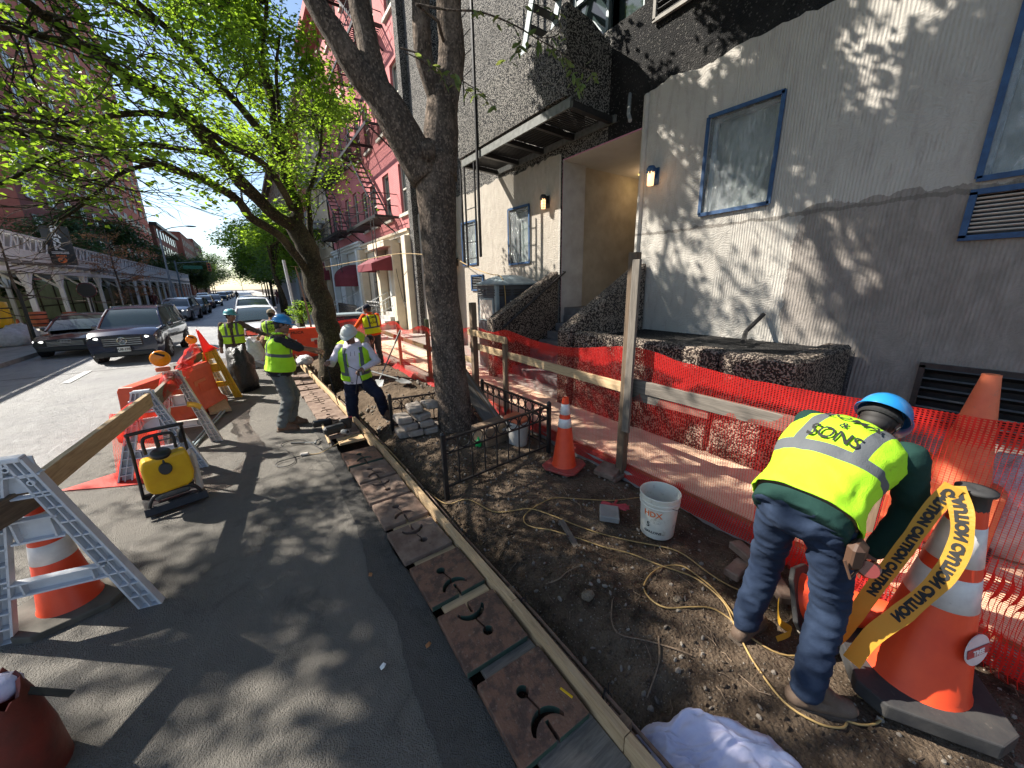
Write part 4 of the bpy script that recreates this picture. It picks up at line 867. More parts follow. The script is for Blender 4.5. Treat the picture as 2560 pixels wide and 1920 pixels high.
TREE2_LIMBS = [
    [(1.383, 9.5, -0.407, 0.3), (1.448, 9.5, 0.423, 0.278), (1.438, 9.5, 1.179, 0.257), (1.37, 9.5, 1.903, 0.235), (1.268, 9.5, 2.755, 0.213), (1.138, 9.5, 3.275, 0.192), (1.052, 9.5, 3.542, 0.17)],  # trunk
    [(1.106, 9.5, 3.312, 0.13), (1.195, 9.486, 3.668, 0.121), (1.104, 9.471, 4.088, 0.113), (1.044, 9.457, 4.572, 0.104), (0.998, 9.443, 4.858, 0.096), (1.05, 9.429, 5.363, 0.087), (0.998, 9.414, 5.777, 0.079), (0.976, 9.4, 6.08, 0.07)],  # A
    [(0.976, 9.4, 6.08, 0.06), (0.888, 9.32, 6.278, 0.052), (0.73, 9.24, 6.409, 0.044), (0.625, 9.16, 6.47, 0.036), (0.578, 9.08, 6.827, 0.028), (0.596, 9.0, 7.221, 0.02)],  # A1
    [(0.994, 9.4, 4.845, 0.075), (0.734, 9.162, 4.953, 0.069), (0.514, 8.925, 5.139, 0.064), (0.185, 8.688, 5.415, 0.058), (-0.033, 8.45, 5.595, 0.052), (-0.183, 8.212, 5.674, 0.047), (-0.419, 7.975, 5.762, 0.041), (-0.552, 7.737, 5.784, 0.036), (-0.638, 7.5, 5.839, 0.03)],  # A2
    [(0.976, 9.4, 6.08, 0.05), (1.0, 9.267, 6.336, 0.04), (1.172, 9.133, 7.05, 0.03), (1.228, 9.0, 7.505, 0.02)],  # A3
    [(1.064, 9.4, 4.418, 0.05), (1.079, 9.267, 5.015, 0.04), (1.133, 9.133, 5.914, 0.03), (1.288, 9.0, 6.554, 0.02)],  # A4
    [(1.075, 9.5, 3.349, 0.13), (0.763, 9.175, 3.465, 0.122), (0.307, 8.85, 3.925, 0.113), (0.025, 8.525, 4.244, 0.105), (-0.169, 8.2, 4.45, 0.097), (-0.304, 7.875, 4.582, 0.088), (-0.557, 7.55, 4.692, 0.08), (-0.806, 7.225, 4.708, 0.072), (-0.939, 6.9, 4.738, 0.063), (-1.009, 6.575, 4.655, 0.055), (-1.068, 6.25, 4.634, 0.047), (-1.124, 5.925, 4.591, 0.038), (-1.179, 5.6, 4.55, 0.03)],  # B
    [(1.079, 9.4, 3.682, 0.07), (0.942, 8.98, 3.832, 0.065), (0.706, 8.56, 4.155, 0.059), (0.491, 8.14, 4.196, 0.054), (0.157, 7.72, 4.22, 0.048), (-0.181, 7.3, 4.307, 0.043), (-0.477, 6.88, 4.225, 0.037), (-0.806, 6.46, 4.022, 0.032), (-1.14, 6.04, 3.733, 0.026), (-1.32, 5.62, 3.582, 0.02), (-1.387, 5.2, 3.495, 0.015)],  # B2
    [(1.218, 9.4, 2.334, 0.085), (0.818, 9.033, 3.0, 0.08), (0.352, 8.667, 3.307, 0.074), (0.19, 8.3, 3.497, 0.069), (-0.077, 7.933, 3.648, 0.063), (-0.32, 7.567, 3.68, 0.058), (-0.685, 7.2, 3.707, 0.053), (-0.882, 6.833, 3.661, 0.047), (-1.031, 6.467, 3.647, 0.042), (-1.186, 6.1, 3.597, 0.036), (-1.319, 5.733, 3.51, 0.031), (-1.458, 5.367, 3.43, 0.025), (-1.472, 5.0, 3.347, 0.02)],  # C
    [(0.024, 8.3, 4.188, 0.045), (-0.358, 7.886, 4.115, 0.04), (-0.765, 7.471, 3.996, 0.036), (-1.121, 7.057, 3.807, 0.031), (-1.264, 6.643, 3.687, 0.026), (-1.423, 6.229, 3.443, 0.021), (-1.575, 5.814, 3.155, 0.017), (-1.572, 5.4, 3.001, 0.012)],  # C2
    [(-0.967, 6.3, 4.548, 0.035), (-1.119, 5.933, 4.409, 0.028), (-1.235, 5.567, 4.261, 0.022), (-1.317, 5.2, 4.113, 0.015)],  # C3
    [(-0.685, 7.2, 3.707, 0.03), (-0.991, 6.85, 3.492, 0.025), (-1.188, 6.5, 3.187, 0.019), (-1.35, 6.15, 2.915, 0.013), (-1.48, 5.8, 2.718, 0.008)],  # D2
    [(1.448, 9.7, 2.253, 0.08), (1.427, 9.733, 2.944, 0.07), (1.418, 9.767, 3.298, 0.06), (1.481, 9.8, 4.038, 0.05), (1.608, 9.833, 4.345, 0.04), (1.847, 9.867, 4.95, 0.03), (1.981, 9.9, 5.595, 0.02)],  # E
    [(0.506, 8.8, 5.097, 0.025), (0.258, 8.533, 5.224, 0.019), (-0.057, 8.267, 5.082, 0.014), (-0.286, 8.0, 5.204, 0.008)],  # F
]
TREE1_LIMBS = [
    [(2.20, 4.6, .15, .275), (2.175, 4.6, .45, .24), (2.15, 4.6, .75, .232), (2.135, 4.6, 1.376, .218), (2.105, 4.6, 2.185, .212), (2.10, 4.6, 2.607, .215), (2.105, 4.6, 3.015, .23), (2.11, 4.6, 3.35, .245), (2.12, 4.6, 3.6, .22)],
    [(2.02, 4.6, 3.35, .22), (1.79, 4.62, 3.76, .20), (1.555, 4.65, 4.07, .171), (1.342, 4.7, 4.32, .135), (1.12, 4.75, 4.65, .11), (.93, 4.8, 5.02, .09)],
    [(1.56, 4.65, 4.06, .13), (1.50, 4.7, 4.50, .114), (1.462, 4.75, 4.85, .108), (1.45, 4.8, 5.4, .10)],
    [(2.16, 4.6, 3.35, .23), (2.223, 4.6, 3.87, .20), (2.30, 4.6, 4.25, .18)],
    [(2.25, 4.6, 4.10, .11), (2.09, 4.58, 4.50, .10), (2.06, 4.55, 4.72, .098), (2.05, 4.5, 5.4, .09)],
    [(2.30, 4.6, 4.2, .165), (2.42, 4.6, 4.70, .150), (2.39, 4.57, 5.1, .14), (2.44, 4.5, 5.6, .13)],
]
SPRIGS = [
    [(2.224, 4.4, 4.213, 0.012), (2.127, 4.333, 4.297, 0.009), (1.877, 4.267, 4.349, 0.007), (1.683, 4.2, 4.336, 0.004)],  # s1
    [(1.684, 4.3, 4.412, 0.01), (1.903, 4.22, 4.371, 0.009), (2.08, 4.14, 4.246, 0.007), (2.269, 4.06, 4.173, 0.006), (2.414, 3.98, 4.087, 0.004), (2.589, 3.9, 3.98, 0.003)],  # s2
    [(1.846, 4.2, 4.775, 0.012), (2.143, 4.1, 4.774, 0.011), (2.459, 4.0, 4.809, 0.009), (2.791, 3.9, 4.763, 0.008), (3.037, 3.8, 4.667, 0.007), (3.298, 3.7, 4.57, 0.006), (3.512, 3.6, 4.455, 0.004), (3.733, 3.5, 4.395, 0.003)],  # s3
    [(2.791, 3.9, 4.763, 0.006), (2.846, 3.833, 4.608, 0.005), (2.743, 3.767, 4.445, 0.003), (2.567, 3.7, 4.3, 0.002)],  # s4
    [(2.957, 3.7, 4.599, 0.006), (3.214, 3.675, 4.681, 0.005), (3.247, 3.65, 4.786, 0.004), (3.057, 3.625, 4.852, 0.003), (2.726, 3.6, 4.781, 0.002)],  # s5
    [(3.209, 3.6, 4.503, 0.005), (3.407, 3.55, 4.276, 0.004), (3.486, 3.5, 4.182, 0.002)],  # s6
]
# ------------------------------------------------------------------ trees
def leaves_mesh(name, pts, size, m_, parent=None, seed=1, flat_=.55, jitter=.25, drop=.3, kind='stuff', droop=0):
    """many small folded leaves around points; one object."""
    r_ = np.random.default_rng(seed); P_ = np.array(pts, dtype=np.float64); n_ = len(P_)
    P_ = P_ + r_.normal(0, jitter, (n_, 3)) * np.array([1, 1, .6]); a = r_.uniform(0, 2 * np.pi, n_); nz = r_.normal(0, flat_, (n_, 2))
    d = np.stack([np.cos(a), np.sin(a), -drop + r_.normal(0, .35, n_)], 1); d /= np.linalg.norm(d, axis=1)[:, None]
    nn = np.stack([nz[:, 0], nz[:, 1], np.ones(n_)], 1); s_ = np.cross(d, nn); s_ /= np.linalg.norm(s_, axis=1)[:, None]; up = np.cross(s_, d)
    L = size * r_.uniform(.6, 1.35, n_)[:, None]; W_ = L * .27
    v = np.stack([P_, P_ + d * L * .45 + s_ * W_ + up * W_ * .35, P_ + d * L, P_ + d * L * .45 - s_ * W_ + up * W_ * .35], 1).reshape(-1, 3)
    if parent is not None: off = np.array(wm(parent).translation); v = v - off
    me = bpy.data.meshes.new(name); me.vertices.add(4 * n_); me.vertices.foreach_set('co', v.astype(np.float32).ravel())
    me.loops.add(6 * n_); me.polygons.add(2 * n_); i = np.arange(n_) * 4
    me.loops.foreach_set('vertex_index', np.stack([i, i + 1, i + 2, i, i + 2, i + 3], 1).astype(np.int32).ravel())
    me.polygons.foreach_set('loop_start', (np.arange(2 * n_) * 3).astype(np.int32)); me.polygons.foreach_set('loop_total', np.full(2 * n_, 3, dtype=np.int32))
    me.update(calc_edges=True); me.materials.append(m_); o = link(name, me, parent)
    if kind: o['kind'] = kind
    return o
def branch_tubes(b, limbs, knob=.06, n=10, wob=.35):
    for L in limbs:
        p = smooth_path(L, 5); q = []; rs = []
        for k, (x, y, z, r_) in enumerate(p):
            c = V(x, y, z) + V(noise.noise_vector(V(x, y, z) * 2.3)) * r_ * wob; q.append(c); rs.append(r_ * (1 + knob * 1.6 * noise.noise(V(x, y, z) * 5) + knob * noise.noise(V(x, y, z) * 13)))
        b.tube(q, rs, n)
def twigs(b, limbs, r_, n_per, length, tips, up=.15, start=.25, spread=1.0, rad=.010, sub=2):
    """side twigs that fork; records points for leaves."""
    for L in limbs:
        p = smooth_path(L, 4); k = len(p)
        for _ in range(int(n_per * k / 20) + 1):
            t = start + (1 - start) * r_.random(); i = min(int(t * (k - 1)), k - 2); o = V(p[i][:3]); ax = (V(p[i + 1][:3]) - o).normalized()
            a = r_.uniform(0, 6.28); side = V(math.cos(a), math.sin(a), r_.uniform(-.35, .45)) * spread
            d = (ax * .8 + side).normalized(); grow_twig(b, o, d, length * r_.uniform(.5, 1.2), rad, r_, tips, sub, up)
        e = V(p[-1][:3]); tips.append(e)
def grow_twig(b, o, d, L, rad, r_, tips, sub, up):
    pts = [o]; q = o.copy(); dd = d.copy(); m_ = 5
    for k in range(m_):
        dd = (dd + V(r_.gauss(0, .16), r_.gauss(0, .16), r_.gauss(0, .10) + up * .1)).normalized(); q = q + dd * L / m_; pts.append(q.copy())
        if k >= 1: tips.append(q.copy()); tips.append(q - dd * L / m_ * .5)
    b.tube(pts, [rad * (1 - .16 * k) for k in range(m_ + 1)], 5, caps=False)
    if sub > 0:
        for k in (2, 3, 4):
            if r_.random() < .8: a = r_.uniform(-1, 1); nd = (dd + V(-dd.y, dd.x, 0) * (1 if a > 0 else -1) * .9 + V(0, 0, r_.uniform(-.25, .25))).normalized(); grow_twig(b, pts[k], nd, L * .55, rad * .55, r_, tips, sub - 1, up)
# street tree two: leaning trunk, limbs fanning over the road
t2 = thing('street_tree', 'leaning dark trunked tree behind the white helmet, its leafy limbs fanning over the road', 'tree', (1.38, 9.5, -.3), group=None)
b = MB(); branch_tubes(b, TREE2_LIMBS[:1], .07, 18); b.build('trunk', M['bark2'], t2, world=True, smooth=True)
b = MB(); branch_tubes(b, TREE2_LIMBS[1:], .08, 9)
tips = []; r_ = random.Random(21); twigs(b, TREE2_LIMBS[1:], r_, 13, 1.15, tips, spread=1.1, rad=.011, start=.22)
# limbs beyond the top of the picture, which carry the shade on the wall and road
HIGH = [[(.55, 9.1, 7.0, .05), (-.6, 9.2, 7.9, .04), (-2.2, 9.6, 8.5, .02)], [(-.55, 7.7, 5.9, .05), (-1.6, 7.4, 6.8, .04), (-2.8, 7.2, 7.4, .02)], [(1.1, 9.2, 7.0, .05), (1.3, 8.7, 8.3, .04), (1.8, 8.0, 9.1, .02)],
        [(-1.2, 6.3, 5.2, .05), (-2.2, 6.6, 5.9, .03), (-3.6, 6.9, 6.3, .02)], [(.6, 9.1, 6.6, .05), (.2, 10.5, 7.4, .03), (-.4, 12.1, 7.8, .02)], [(-.4, 8, 5.7, .04), (-2.0, 8.6, 6.3, .03), (-3.9, 9.3, 6.7, .02)],
        [(1.2, 9.8, 5.2, .04), (1.6, 10.9, 6.0, .03), (2.1, 12.2, 6.4, .015)], [(1.0, 9.6, 4.6, .04), (1.1, 10.8, 5.2, .03), (1.0, 12.2, 5.5, .015)], [(-2.8, 7.2, 7.4, .03), (-4.6, 7.6, 7.2, .02), (-6.6, 8.3, 6.9, .015)], [(-3.6, 6.9, 6.3, .03), (-5.0, 6.4, 6.6, .02), (-6.3, 6.3, 6.9, .015)], [(-3.9, 9.3, 6.7, .03), (-5.6, 9.8, 6.9, .02), (-7, 10.4, 7.0, .015)], [(-3.6, 6.9, 6.3, .03), (-4.9, 5.6, 6.3, .02), (-6.2, 4.7, 6.5, .015)], [(-3.6, 6.9, 6.3, .03), (-5.2, 7.3, 6.7, .02), (-7.2, 7.2, 6.9, .015)]]
branch_tubes(b, HIGH, .05, 7); t_hi = []; twigs(b, HIGH, r_, 30, 1.2, t_hi, start=.1)
b.build('limbs', M['bark2'], t2, world=True, smooth=True)
def keep(p, r_, base=1.0):
    """thin the foliage in gaps, so that light reaches the pavement and the street in broad patches."""
    gx, gy = p.x + .8 * p.z, p.y - .8 * p.z; k = base
    if gx < 5.9:
        n_ = noise.noise(V(gx * 1.25, gy * .8, 5.5))
        if 2.0 < gx < 4.2 and abs((gx - 2.1) - (4.6 - gy)) < .45: k *= .2
        if 2.9 < gx < 4.7 and gy > -.3: k *= .06 if n_ > -.25 else .8
        elif gy > 1.6: k *= .05 if n_ > -.16 else .85
        else: k *= .06 if n_ > .24 else 1
    else:
        t = (5.98 - p.x) / .8; y, z = p.y - .8 * t, p.z - t; a, c = .57 * y + .82 * z, .82 * y - .57 * z; n_ = noise.noise(V(a * .55, c * 1.25, 2.2))
        if z > 5.0 and y < 9.6: k *= 1
        elif y > 6.6: k *= .10 if n_ > .06 else 1
        else: k *= .04 if n_ > .19 else 1
    return r_.random() < k
pts = []
for p in tips:
    if p.z < 2.9 + .0 * p.x: continue
    den = 3 if p.x < .6 else 4
    if noise.noise(V(p) * 1.5) < -.03: den = 0 if p.x < .6 else 1
    if den and not keep(p, r_): den = max(1, den - 2)
    pts += [(p.x, p.y + .02, p.z + .09)] * den
leaves_mesh('crown', pts, .080, M['leaf2'], t2, 3, jitter=.13)
leaves_mesh('crown', [tuple(p) for p in t_hi for _ in range(6) if keep(p, r_)], .13, M['leaf2'], t2, 4, jitter=.17)
print('TREE2 leaves', len(pts), len(t_hi) * 6, len(tips))
# street tree one: big trunk in the railed pit, forking at head height; crown mostly above the picture
t1 = thing('street_tree', 'thick mottled trunk inside the small iron tree guard, forking into heavy dark limbs', 'tree', (2.08, 4.6, 0))
b = MB(); tr = TREE1_LIMBS[0]; tr = [(2.27, 4.6, -.2, .40), (2.24, 4.6, .02, .32)] + tr
branch_tubes(b, [tr], .022, 28, .10); o = b.build('trunk', M['bark1'], t1, world=True, smooth=True)
b = MB(); branch_tubes(b, TREE1_LIMBS[1:], .03, 18, .18); b.ell((1.93, 4.33, 3.55), (.09, .05, .10), 12, 8)
H1 = [[(.97, 4.8, 5.0, .16), (.3, 5.0, 6.0, .10), (-.8, 5.3, 7.0, .05)], [(1.52, 4.9, 5.45, .12), (1.3, 5.4, 6.8, .08), (1.0, 6.2, 8.0, .04)], [(1.97, 4.4, 5.3, .10), (1.8, 3.8, 6.6, .07), (1.2, 3.0, 7.8, .03)],
      [(2.43, 4.5, 5.5, .11), (3.0, 4.2, 6.6, .07), (3.8, 3.6, 7.4, .03)], [(2.43, 4.5, 5.5, .11), (2.8, 5.2, 6.8, .07), (3.4, 6.2, 8.0, .03)], [(1.3, 5.4, 6.8, .06), (.0, 6.6, 7.8, .04), (-1.0, 7.6, 8.4, .02)],
      [(1.8, 3.8, 6.6, .06), (.6, 3.0, 7.2, .04), (-.6, 2.4, 7.6, .02)], [(3.0, 4.2, 6.6, .05), (3.4, 5.6, 7.3, .04), (3.9, 7.2, 7.8, .02)], [(.3, 5.0, 6.0, .08), (-.6, 4.2, 6.9, .04), (-1.6, 3.6, 7.4, .02)], [(1.8, 3.8, 6.6, .05), (2.8, 2.6, 7.2, .04), (3.6, 1.2, 7.6, .02)], [(3.0, 4.2, 6.6, .05), (4.2, 4.6, 7.6, .03), (4.9, 4.2, 8.4, .02)], [(2.8, 2.6, 7.2, .03), (3.9, 2.2, 8.0, .02), (4.8, 1.6, 8.6, .015)]]
branch_tubes(b, H1, .05, 8); t1p = []; r_ = random.Random(5); twigs(b, H1, r_, 17, 1.3, t1p, start=.3)  # unseen upper limbs, several added to shade the stucco wall
b.build('limbs', M['bark1'], t1, world=True, smooth=True)
pp = [tuple(p) for p in t1p for _ in range(16) if p.z > 2.9 + .80 * p.y - .1 * p.x and keep(p, r_)]
leaves_mesh('crown', pp, .12, M['leaf1'], t1, 6, jitter=.16)
# the two low sprigs with large leaves, each leaf its own part
b = MB(); sp_pts = []
for L in SPRIGS:
    p = smooth_path(L, 4); b.tube([q[:3] for q in p], [q[3] for q in p], 5); sp_pts.append(p)
b.tube([(2.3, 4.55, 4.75), (2.15, 4.35, 4.80), (1.85, 4.2, 4.775)], [.02, .016, .012], 6)
b.build('sprig', M['bark1'], t1, world=True)
lf = MB(); lf.v = [(0, 0, 0), (.35, .17, .03), (.7, .15, .03), (1, 0, -.04), (.7, -.15, .03), (.35, -.17, .03), (.5, 0, -.01)]; lf.f = [(0, 1, 6), (1, 2, 6), (2, 3, 6), (3, 4, 6), (4, 5, 6), (5, 0, 6)]; lf.m = [0] * 6
first = None; r_ = random.Random(9)
for si, p in enumerate(sp_pts):
    if si == 0: continue
    n_ = (0, 46, 46, 14, 14, 18)[si]
    for k in range(n_):
        q = p[int((len(p) - 1) * (.25 + .75 * r_.random()))]; pos = V(q[:3]) + V(r_.gauss(0, .03), r_.gauss(0, .03), r_.gauss(-.02, .025))
        e = Euler((r_.gauss(0, .6), r_.uniform(-.1, 1.1), r_.uniform(0, 6.28))).to_matrix().to_4x4(); s_ = r_.uniform(.07, .13)
        m = wm(t1).inverted() @ Matrix.Translation(pos) @ e @ Matrix.Diagonal((s_, s_, s_, 1))
        if first is None: first = lf.build('leaf', M['leaf_sprig'], t1, m=m)
        else: link('leaf', first.data, t1, m)
# generic background trees
def bg_tree(label, x, y, h, cr, tr_h, seed, n_leaf, size, m_='leaf3', lean=0, name='street_tree', group=None, flat_z=.75, dens=1.0):
    t = thing(name, label, 'tree', (x, y, 0), group=group); r_ = random.Random(seed)
    b = MB(); b.tube([(x, y, 0), (x + lean * .3, y, tr_h * .5), (x + lean, y, tr_h), (x + lean, y, tr_h + (h - tr_h) * .45)], [.16, .13, .11, .05], 8); b.build('trunk', M['bark2'], t, world=True, smooth=True)
    b = MB(); cz = tr_h + (h - tr_h) * .5; clumps = []
    for k in range(26):
        th = r_.uniform(0, 6.28); ph = math.acos(r_.uniform(-1, 1)); rr = cr * r_.uniform(.45, 1.0)
        c = V(x + lean + rr * math.cos(th) * math.sin(ph), y + rr * math.sin(th) * math.sin(ph), cz + (h - tr_h) * .5 * math.cos(ph) * (.5 + .5 * r_.random())); clumps.append((c, cr * r_.uniform(.22, .42)))
        if k % 2 == 0: b.tube([(x + lean, y, tr_h + r_.random() * (cz - tr_h)), (V(x + lean, y, cz) + c) / 2 + V(0, 0, .2), c], [.05, .03, .012], 5)
    b.build('limbs', M['bark2'], t, world=True)
    pts = []
    for c, r0 in clumps:
        for _ in range(n_leaf // 26):
            d = V(r_.gauss(0, 1), r_.gauss(0, 1), r_.gauss(0, 1)).normalized() * r0 * r_.random() ** .45; pts.append((c.x + d.x, c.y + d.y, c.z + d.z * flat_z))
    leaves_mesh('crown', pts, size, M[m_], t, seed, jitter=size * .8); return t
bg_tree('bright green street tree over the parked cars beyond the red barrier', 2.0, 27, 6.6, 2.4, 2.9, 31, 9000, .16, 'leaf2', lean=-.4)
bg_tree('second street tree with its slim trunk beside the pavement, further up', 2.3, 36, 8.5, 3.2, 2.9, 32, 8000, .22, 'leaf3')
bg_tree('third street tree on the right pavement far up the block', 2.3, 47, 9, 3.6, 3.2, 33, 6000, .28, 'leaf2')
for k, (x, y, h, cr, th) in enumerate([(-12.5, 52, 9.4, 3.6, 2.5), (-12.8, 66, 11.0, 4.4, 3), (-12.2, 80, 9.6, 4.2, 2.5), (-11.5, 95, 9.2, 4.2, 2.5), (-13, 38, 6.2, 2.4, 2.2)]):
    bg_tree(['round topped green tree above the near part of the white shed parapet', 'tallest dark green tree rising behind the middle of the shed', 'green tree behind the far half of the shed roof', 'dark tree where the sidewalk shed ends', 'low tree hidden behind the near shed posts'][k], x, y, h, cr, th, 40 + k, 7000, .34, 'leaf_far', name='park_tree')
for k, (x, y, h, cr) in enumerate([(-8.5, 108, 8.5, 4), (-8.0, 124, 9, 4.2), (-9, 142, 12, 5.2), (-9, 168, 15, 6.5), (-10, 200, 18, 8)]):
    bg_tree(['dark tree at the crossing left of the signal', 'yellowish tree just past the crossing', 'broad tree further up the left pavement', 'tall tree beyond the broad one on the left pavement', 'farthest big tree on the left of the street'][k], x, y, h, cr, 2.5, 60 + k, 4500, .5, 'leaf_far' if k != 1 else 'leaf3')
for k, (x, y, h, cr) in enumerate([(3, 62, 9.5, 3.8), (3.4, 80, 10, 4.4), (4, 105, 12, 5.5), (4.5, 140, 14, 7), (-1, 330, 18, 14)]):
    bg_tree(['street tree by the far red brick house', 'street tree before the pale apartment house', 'large street tree far up on the right', 'last big tree on the right side of the street', 'pale green tree mass at the end of the street'][k], x, y, h, cr, 2.8, 70 + k, 4000, .5, 'leaf3')
# leafless little trees on the left pavement
def bare_tree(label, x, y, h, seed, leafy=None, sp=1.0):
    t = thing('bare_tree', label, 'tree', (x, y, .12)); r_ = random.Random(seed); b = MB(); tp = []
    b.tube([(x, y, .1), (x + .05, y, h * .35), (x - .04, y + .1, h * .62), (x + .05, y, h)], [.07, .055, .04, .012], 7)
    for k in range(22):
        z = h * r_.uniform(.28, .95); a = r_.uniform(0, 6.28); grow_twig(b, V(x, y, z), V(math.cos(a), math.sin(a), r_.uniform(-.15, .45)).normalized(), h * .30 * sp * r_.uniform(.6, 1.3), .020, r_, tp, 2, .1)
    b.build('branches', M['bark1'], t, world=True)
    if leafy: leaves_mesh('leaves', [tuple(p) for p in tp for _ in range(leafy)], .10, M['leaf_rust'], t, seed, jitter=.08)
bare_tree('leafless pale twiggy tree in front of the nearest shed posts', -6.9, 22.0, 4.2, 3, sp=1.7)
bare_tree('thin tree with a few orange leaves in front of the white shed', -6.9, 36.5, 6.0, 4, 2)
# shrub planted at the right pavement
bg_tree('small bright green shrub beside the grey signpost on the right pavement', 1.95, 20, 1.5, .45, .5, 91, 1500, .09, 'leaf2', name='shrub')
# ------------------------------------------------------------------ sidewalk shed on the left
sh = thing('sidewalk_shed', 'white sidewalk shed with latticed parapet running along the left pavement', 'scaffold', (-8.2, 55, 0))
px0, px1 = 8.0, 93
b = MB(); b.box((-8.2, (px0 + px1) / 2, 3.78), (.12, px1 - px0, .5)); b.box((-8.15, (px0 + px1) / 2, 4.68), (.14, px1 - px0, .08)); b.build('fascia', M['shed_white'], sh, world=True)
b = MB(); b.box((-8.28, (px0 + px1) / 2, 4.35), (.03, px1 - px0, .62)); b.build('mesh_screen', M['grey_st'], sh, world=True)
b = MB(); b.box((-9.9, (px0 + px1) / 2, 3.45), (3.5, px1 - px0, .16)); b.build('deck', M['concrete'], sh, world=True)
b = MB()
for y in np.arange(px0, px1, 1.3): b.beam((-9.9, y, 3.28), (-9.8, y, 3.28), .1, .1); b.box((-9.9, y, 3.28), (3.6, .12, .18))
b.build('joists', M['shed_white'], sh, world=True)
for x in (-8.25, -11.4): b = MB(); b.beam((x, px0, 3.1), (x, px1, 3.1), .16, .2); b.build('beam', M['shed_white'], sh, world=True)
br = MB(); br.beam((0, -.55, 3.98), (0, .0, 4.66), .05, .06); br.beam((0, .0, 4.66), (0, .12, 3.98), .04, .05); br.beam((0, .12, 3.98), (0, .55, 4.66), .03, .04); f = None
for y in np.arange(px0 + .6, px1, 1.25):
    m = wm(sh).inverted() @ Matrix.Translation((-8.12, y, 0))
    if f is None: f = br.build('lattice', M['shed_white'], sh, m=m)
    else: link('lattice', f.data, sh, m)
pb = MB(); pb.box((0, 0, 1.55), (.17, .17, 2.9)); pb.box((0, 0, .15), (.34, .34, .03)); pb.beam((0, 0, 2.2), (0, .75, 3.0), .09, .09); pb.beam((0, 0, 2.2), (0, -.75, 3.0), .09, .09); pb.beam((0, 0, 2.3), (-.8, 0, 3.0), .09, .09); f = None
for y in (12.0, 15.6, 18.2, 21.2, 24.3, 27.6, 31.5, 35.5, 38.4, 43.5, 49.2, 52.9, 56, 60.5, 64.4, 68.5, 72.8, 77, 80.6, 85, 89, 92.5):
    for x in (-8.25, -11.4):
        m = wm(sh).inverted() @ Matrix.Translation((x, y, 0))
        if f is None: f = pb.build('post', M['shed_white'], sh, m=m)
        else: link('post', f.data, sh, m)
hd = thing('ivy_screen_fence', 'leafy printed screen fence behind the shed posts', 'fence', (-12.3, 50, 0))
b = MB(); b.box((-12.3, 50, 1.5), (.05, 90, 2.9)); b.build('screen', M['hedge_wall'], hd, world=True)
b = MB(); b.tube([(-12.2, 5, 1.1), (-12.2, 95, 1.1)], .05, 5); [b.tube([(-12.2, y, 0), (-12.2, y, 3)], .05, 5) for y in np.arange(6, 95, 3)]; b.build('rails', M['oldwood'], hd, world=True)
# hanging parking sign
def text_mesh(s, size, m_, name, parent, mt, ext=.002, align='CENTER', sx=1.0, bold=0, space=1.0, lines=1.0):
    c = bpy.data.curves.new(name, 'FONT'); c.body = s; c.size = size; c.align_x = align; c.align_y = 'CENTER'; c.extrude = ext; c.offset = bold; c.space_character = space; c.space_line = lines; c.resolution_u = 3
    o = bpy.data.objects.new(name, c); me = bpy.data.meshes.new_from_object(o); bpy.data.objects.remove(o); bpy.data.curves.remove(c)
    for v in me.vertices: v.co.x *= sx
    me.name = name; me.materials.clear(); me.materials.append(m_)
    return link(name, me, parent, mt)
def face_m(pos, right, up):
    r_, u = V(right).normalized(), V(up).normalized(); n_ = r_.cross(u); m = Matrix((r_, u, n_)).transposed().to_4x4(); m.translation = V(pos); return m
ps = thing('parking_sign', 'tall black blade sign with white PARK lettering and an orange arrow disc on the shed', 'sign', (-7.7, 31, 4.2))
b = MB(); b.box((-7.72, 31, 4.45), (1.0, .14, 1.95)); b.build('panel', M['sign_black'], ps, world=True)
inv_ = wm(ps).inverted()
for k, ch in enumerate('PARK'): text_mesh(ch, .40, M['white_ink'], 'letter', ps, inv_ @ face_m((-7.72, 30.925, 5.27 - k * .30), (1, 0, 0), (0, 0, 1)), sx=1.35, bold=.012)
text_mesh('24 HR\nPARKING', .10, M['white_ink'], 'lettering', ps, inv_ @ face_m((-7.72, 30.925, 4.10), (1, 0, 0), (0, 0, 1)), bold=.004) if False else None
b = MB(); [b.box((-7.72, 30.922, 4.13 - .07 * k), (.62, .006, .035)) for k in range(2)]; b.build('small_print', M['white_ink'], ps, world=True)
text_mesh('icon', .17, M['orange_ink'], 'lettering', ps, inv_ @ face_m((-7.72, 30.925, 3.95), (1, 0, 0), (0, 0, 1)), bold=.006, sx=1.3)
b = MB(); m = face_m((-7.72, 30.92, 3.72), (1, 0, 0), (0, 0, 1)); ring = [(.17 * math.cos(a), .15 * math.sin(a)) for a in np.linspace(0, 6.28, 21)[:-1]]; b.prism(ring, .01, m); b.build('disc', M['orange_ink'], ps, world=True)
b = MB(); b.prism([(-.11, -.10), (.03, -.10), (-.01, -.055), (.11, .07), (.07, .11), (-.05, -.015), (-.10, .03)], .006, face_m((-7.72, 30.908, 3.72), (1, 0, 0), (0, 0, 1))); b.build('arrow', M['sign_black'], ps, world=True)
